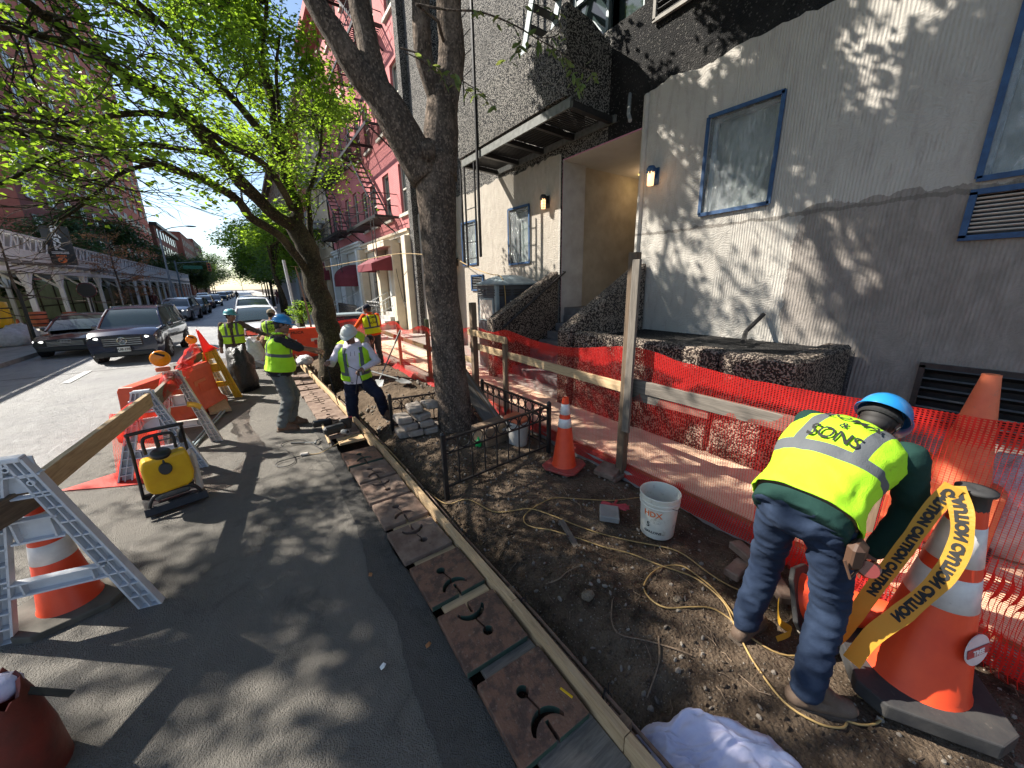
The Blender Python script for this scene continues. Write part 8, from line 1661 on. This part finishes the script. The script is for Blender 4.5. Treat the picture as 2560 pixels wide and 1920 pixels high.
        if text:
            for k, (s_, z, sz) in enumerate((('LOMA', .70 + .072 / T.L, .078), ('&', .70, .05), ('SONS', .70 - .068 / T.L, .078))):
                o = text_mesh(s_, sz, M['ink'], 'lettering', v_o, Matrix.Identity(4), ext=0, bold=.001, sx=1.05); bm = bmesh.new(); bm.from_mesh(o.data); bmesh.ops.triangulate(bm, faces=bm.faces); bmesh.ops.subdivide_edges(bm, edges=bm.edges, cuts=1); bm.to_mesh(o.data); bm.free()
                for v in o.data.vertices: v.co = T.on(v.co.x, z * T.L + v.co.y, vest_off + .017)
    # trousers
    b = MB(); b.merge(T.loft(.002, .0, .20, 28, 8, True)); b.ell(D('pelvis') - V(0, 0, .03), (.165 * bulk, .125 * bulk, .11), 18, 10)
    for S_ in 'RL':
        hp, kn, an = D('hip' + S_), D('kn' + S_), D('an' + S_); lg = bulk * J.get('leg', 1); b.caps_(hp, kn, .102 * lg, .080 * lg, 16); b.caps_(kn, kn.lerp(an, .97), .080 * lg, .072 * lg, 16); b.caps_(hp.lerp(D('pelvis'), .3), hp, .10, .10, 14)
    fuse(b, .012 if voxel < .01 else .015, 4, .014, 9, 11).build('trousers', M[pants], t, smooth=True)
    if J.get('belt'): b = MB(); q = [T.pt(a, .135, .016) for a in np.linspace(0, 6.2832, 41)]; b.tube(q, .014, 6, sq=1.6); b.build('belt', M['leather'], t, smooth=True)
    # boots
    for S_ in 'RL':
        an, toe = D('an' + S_), D('toe' + S_); d = (toe - an); d.z = 0; d.normalize(); zb = toe.z - .035; base = V(an.x, an.y, zb); b = MB()
        b.caps_(an + V(0, 0, .03), V(an.x, an.y, zb + .055), .050, .050, 14); b.caps_(base + V(0, 0, .05) - d * .035, base + d * .15 + V(0, 0, .048), .046, .047, 14); b.caps_(base + d * .13 + V(0, 0, .045), base + d * .185 + V(0, 0, .042), .048, .042, 14); b.caps_(an + V(0, 0, .06), base + d * .13 + V(0, 0, .06), .046, .040, 14)
        bo = fuse(b, .010, 2, .003, 20, 4).build('boot', M[boots], t, smooth=True)
        b = MB(); sd_ = d.cross(V(0, 0, 1)); ol = [(-.085, -.036), (-.06, -.046), (.06, -.042), (.15, -.052), (.21, -.040), (.235, 0), (.21, .040), (.15, .052), (.06, .042), (-.06, .046), (-.085, .036)]; m = Matrix((d, -sd_, V(0, 0, 1))).transposed().to_4x4(); m.translation = base; b.prism(ol, .024, m); b.build('sole', M['sole'], bo)
    # headgear
    if hat:
        b = MB(); n_, k2 = 36, 12; hh = Matrix.Identity(4)
        for i in range(k2 + 1):
            ph = math.pi / 2 * i / k2; 
            for j in range(n_):
                a = 2 * math.pi * j / n_; rid = 1 + .018 * max(0, 1 - abs(math.sin(a)) * 0 - abs(math.cos(a)) * 7) * math.cos(ph * .7); x, y, z = .108 * math.cos(a) * math.cos(ph) ** .85, -.008 + .132 * math.sin(a) * math.cos(ph) ** .85, .048 + .108 * math.sin(ph) * rid; b.v.append(tuple(hm @ V(x, y, z)))
        b.f = [(i * n_ + j, i * n_ + (j + 1) % n_, (i + 1) * n_ + (j + 1) % n_, (i + 1) * n_ + j) for i in range(k2) for j in range(n_)]; b.m = [0] * len(b.f)
        he = b.build('helmet', M[hat], t, smooth=True)
        b = MB()
        for (r_, dz) in ((1.0, 0), (1.10, -.008), (1.10, -.013), (.98, -.006)):
            for j in range(n_):
                a = 2 * math.pi * j / n_; pk = .055 * max(0, math.sin(a)) ** 3 if r_ > 1.05 else 0; b.v.append(tuple(hm @ V(.108 * math.cos(a) * r_, -.008 + .132 * math.sin(a) * r_ + pk, .048 + dz - pk * .25)))
        b.f = [(i * n_ + j, i * n_ + (j + 1) % n_, (i + 1) * n_ + (j + 1) % n_, (i + 1) * n_ + j) for i in range(3) for j in range(n_)]; b.m = [0] * len(b.f); b.build('brim', M[hat], he, smooth=True)
        b = MB(); b.tube([tuple(hm @ V(x, -.022 + .004, z)) for x, z in ((-.080, .05), (-.088, .0), (-.070, -.06), (0, -.075), (.070, -.06), (.088, .0), (.080, .05))], .004, 5); 
        for s_ in (.6, ): b.tube([tuple(hm @ V(.083 * math.cos(a), -.02 + .100 * math.sin(a), .012)) for a in np.linspace(math.pi * 1.05, math.pi * 1.95, 15)], .012, 6)
        b.build('harness', M['ink'], he)
    if cap:
        b = MB(); b.ell(hm @ V(0, -.012, .040), (.084, .104, .086), 20, 10, m=h3); b.ell(hm @ V(0, .10, .035), (.062, .055, .008), 14, 6, m=h3); b.build('cap', M[cap], t, smooth=True)
    return t, T
def stand(h=1.0, **k):
    J = dict(pelvis=(0, 0, .93), chest=(0, .0, 1.24), neck=(0, 0, 1.46), head=(0, .02, 1.595), shR=(.18, 0, 1.40), shL=(-.18, 0, 1.40), elR=(.25, -.02, 1.12), elL=(-.25, -.02, 1.12), wrR=(.27, .06, .87), wrL=(-.27, .06, .87),
             hipR=(.09, 0, .89), hipL=(-.09, 0, .89), knR=(.11, .03, .49), knL=(-.11, .03, .49), anR=(.12, -.02, .11), anL=(-.12, -.02, .11), toeR=(.14, .16, .035), toeL=(-.14, .16, .035)); J.update(k)
    if h != 1.0: J = {a: (tuple(q * h for q in b_) if isinstance(b_, tuple) and a not in ('face', 'hup', 'hdR', 'hdL', 'hnR', 'hnL', 'toeR', 'toeL') else b_) for a, b_ in J.items()}
    return J
LIME2 = (.52, .70, .01)
vb = vest_mat('vest_bent', .32, .115, .026); vs1 = vest_mat('vest_side', .31, .12, .024); vs2 = vest_mat('vest_front', .17, .115, .024); vs3 = vest_mat('vest_teal', .26, .10, .022, col=(.42, .66, .03)); vs4 = vest_mat('vest_yellow', .22, .10, .022, col=(.72, .74, .01)); vs5 = vest_mat('vest_green', .22, .10, .022, col=(.38, .60, .04))
# foreground worker bending over the big cone; faces +x in the world
J = dict(pelvis=(-0.02, -0.05, 1.045), chest=(-0.01, 0.2, 1.225), neck=(0.04, 0.44, 1.330), head=(0.07, 0.575, 1.355), face=(.15, .72, -.68), hup=(.1, .72, .70), eyes=False,
         shR=(0.225, 0.34, 1.285), shL=(-0.165, 0.37, 1.330), elR=(0.27, 0.46, 0.995), elL=(-0.16, 0.5, 1.045), wrR=(0.2, 0.34, 0.745), wrL=(-0.02, 0.42, 0.785), hipR=(0.085, -0.03, 0.985), hipL=(-0.115, -0.02, 0.985),
         knR=(0.14, 0.05, 0.550), knL=(-0.17, 0.13, 0.550), anR=(.15, -.08, .11), anL=(-.20, .06, .12), toeR=(.31, .06, .035), toeL=(-.18, .26, .04), curlR=.9, curlL=.9, belt=True, leg=.90)
p1, T1 = person('man in blue helmet, lime vest and jeans bending down beside the huge taped cone', (2.06, .46, .0), R(-90), J, 'skin_dk', .008, 'green_cloth', 1, vb, None, 'denim', 'boot_dk', 'blue_hat', bulk=1.02, text=True, vlen=.10, thick=1.12, vest_off=.026)
b = MB(); b.box((.20, -.09, .95), (.06, .11, .13), 0, None, .025); b.tube([(.22, -.10, .89), (.21, -.16, .87), (.18, -.16, .94)], .006, 6); b.build('tool_pouch', M['leather'], p1); b = MB(); b.lathe([(.001, 0), (.034, 0), (.034, .04), (.001, .04)], 18, (.25, -.06, .90), m=Matrix.Rotation(R(75), 3, 'X')); b.build('tape_measure', M['red_car'], p1)
# blue helmet, standing on the asphalt in profile
J = stand(pelvis=(0, -.02, .92), chest=(0, .03, 1.22), neck=(0, .05, 1.44), head=(.02, .13, 1.575), face=(.30, .85, -.22), hup=(0, .25, 1), shR=(.17, .05, 1.375), shL=(-.17, .07, 1.375), elR=(.19, .28, 1.24), elL=(-.12, .30, 1.22), wrR=(.12, .50, 1.185), wrL=(-.04, .50, 1.13),
          hnR=(0, 0, -1), knR=(.12, .04, .49), knL=(-.10, .12, .50), anR=(.13, -.10, .11), anL=(-.10, .03, .11), toeR=(.20, .07, .035), toeL=(-.04, .22, .035), hipR=(.09, -.02, .88), hipL=(-.09, -.01, .88), belt=True, curlR=1.1, curlL=1.0)
person('man in blue helmet and lime vest reaching a bare forearm towards the white helmet', (.24, 6.40, 0), R(-92), J, 'skin_dk', .008, 'black_cloth', .55, vs1, None, 'greypants', 'boot', 'blue_hat', bulk=1.06, belly=.055, vlen=.12, hem=.0, collar='lime')
# white helmet, one foot raised on the dug bank
J = dict(pelvis=(0, 0, .73), chest=(.0, .03, 1.05), neck=(0, .06, 1.265), head=(.02, .13, 1.40), face=(.28, .86, -.42), hup=(0, .35, 1), shR=(.18, .05, 1.205), shL=(-.18, .05, 1.205), elR=(.32, .08, .98), elL=(-.33, .06, .97), wrR=(.33, .28, 1.04), wrL=(-.12, .24, .90), beard=True,
         hipR=(.09, 0, .69), hipL=(-.09, 0, .69), knR=(.12, .09, .28), knL=(-.30, .27, .48), anR=(.12, .0, -.10), anL=(-.36, .14, .16), toeR=(.14, .18, -.165), toeL=(-.44, .28, .085), curlR=1.1, curlL=1.1, hnR=(-.3, .1, -1))
pw, Tw = person('man in white helmet and open lime vest over a pale hoodie, one boot raised', (1.22, 6.02, 0), R(163), J, 'skin_dk', .008, 'hoodie', 1, vs2, lambda h: .075 + .02 * h if h < .8 else .09, 'navy', 'boot', 'white_hat', bulk=1.08, belly=.03, hood=True, vlen=.10)
b = MB(); b.tube([(.36, .36, 1.12), (.33, .37, .95), (.30, .36, .62), (.27, .34, .40)], .006, 6); b.tube([(.36, .36, 1.12), (.40, .34, 1.18), (.42, .33, 1.10)], .006, 6); tag(b.build('bent_tie_rod', M['ink'], m=wm(pw)), 'bent dark steel rod held upright between the two standing men', 'rod')
b = MB(); b.tube([(-.06, .34, .90), (-.02, .36, .72), (.01, .36, .55)], .006, 6); b.tube([(-.06, .34, .90), (-.10, .36, .72), (-.11, .37, .56)], .006, 6); b.tube([(-.05, .33, .90), (.10, .33, 1.0)], .005, 6); tag(b.build('pincers', M['black_metal'], m=wm(pw)), 'long dark pincers hanging from the hand of the man in white helmet', 'pincers')
for (p_, c) in ((pw, (.35, .35, 1.05)), (pw, (-.10, .31, .88))):
    pass
# teal helmet, far left
J = stand(.945, head=(-.03, .02, 1.595), face=(-.75, .62, -.05), shR=(.18, 0, 1.39), shL=(-.19, .0, 1.40), elR=(.25, -.02, 1.12), elL=(-.42, .06, 1.24), wrR=(.27, .08, .88), wrL=(-.66, .12, 1.10), curlR=.9)
person('man in teal helmet and lime vest holding one arm out beside the white car', (-.38, 10.55, 0), R(176), J, 'skin_dk', .0105, 'camo', 1, vs3, lambda h: .02 + .10 * max(0, h - .55), 'greypants', 'boot', 'teal_hat', vlen=.16, gloves=True)
# beige cap, back turned
J = stand(.93, head=(.02, .03, 1.595), face=(.45, .85, 0), shR=(.18, 0, 1.39), shL=(-.18, 0, 1.39), elL=(-.27, .10, 1.15), wrL=(-.38, .22, 1.02), elR=(.22, .10, 1.12), wrR=(.20, .30, 1.05), eyes=False)
person('man in beige cap and lime vest, back turned, behind the blue helmet', (.42, 10.9, 0), R(-12), J, 'skin', .0105, 'greyshirt', 1, vs5, None, 'darkpants', 'boot_dk', None, cap='cap', text=True, vlen=.14)
# orange sleeves, back turned
J = stand(.98, chest=(-.02, .03, 1.24), neck=(-.03, .05, 1.45), head=(-.07, .09, 1.58), face=(-.75, .62, -.1), shR=(.16, .03, 1.39), shL=(-.20, .05, 1.39), elL=(-.34, .18, 1.16), wrL=(-.40, .38, 1.02), elR=(.23, .08, 1.12), wrR=(.22, .24, .98), eyes=False)
person('man with orange sleeves and yellow vest, seen from behind', (2.66, 10.35, -.03), R(8), J, 'skin_dk', .0105, 'orange_cloth', 1, vs4, None, 'darkpants', 'boot_dk', None, cap='navy', text=True, vlen=.10, collar='orange_cloth')
# bending figure between the leaning tree and the white helmet
J = dict(pelvis=(0, -.05, .80), chest=(0, .20, .98), neck=(0, .42, .96), head=(0, .55, .90), face=(0, .5, -.85), hup=(0, .85, .5), eyes=False, shR=(.18, .38, .94), shL=(-.18, .38, .94), elR=(.20, .42, .66), elL=(-.20, .42, .66), wrR=(.15, .40, .42), wrL=(-.15, .40, .42),
         hipR=(.09, -.04, .76), hipL=(-.09, -.04, .76), knR=(.12, .14, .42), knL=(-.12, .14, .42), anR=(.12, -.04, .08), anL=(-.12, -.04, .08), toeR=(.13, .12, .02), toeL=(-.13, .12, .02))
person('man in lime vest crouching low between the leaning tree and the white helmet', (1.68, 8.9, -.02), R(-80), J, 'skin_dk', .012, 'greyshirt', 1, vs5, None, 'denim', 'boot_dk', None, vlen=.02)
bpy.data.scenes.remove(_ts)
# far pedestrians
for k, (x, y, m_, lb) in enumerate(((-1.2, 78, 'darkpants', 'tiny pedestrian crossing the street far away'), (3.2, 55, 'red_car', 'tiny person on the far right pavement'), (-7.6, 52, 'red_car', 'person in red by a motorbike under the far shed'))):
    t = thing('person', lb, 'person', (x, y, .12 if abs(x) > 3 else 0)); b = MB(); z0 = .12 if abs(x) > 3 else 0
    b.caps_((x, y, z0 + 1.0), (x, y, z0 + 1.38), .17, .19, 8); b.caps_((x - .1, y, z0 + .9), (x - .14, y + .15, z0 + .08), .10, .07, 8); b.caps_((x + .1, y, z0 + .9), (x + .12, y - .15, z0 + .08), .10, .07, 8); b.ell((x, y, z0 + 1.62), (.11, .11, .13), 8, 6); b.caps_((x - .22, y, z0 + 1.4), (x - .28, y, z0 + .9), .06, .05, 6); b.caps_((x + .22, y, z0 + 1.4), (x + .28, y, z0 + .9), .06, .05, 6); b.build('body', M[m_], t, world=True, smooth=True)
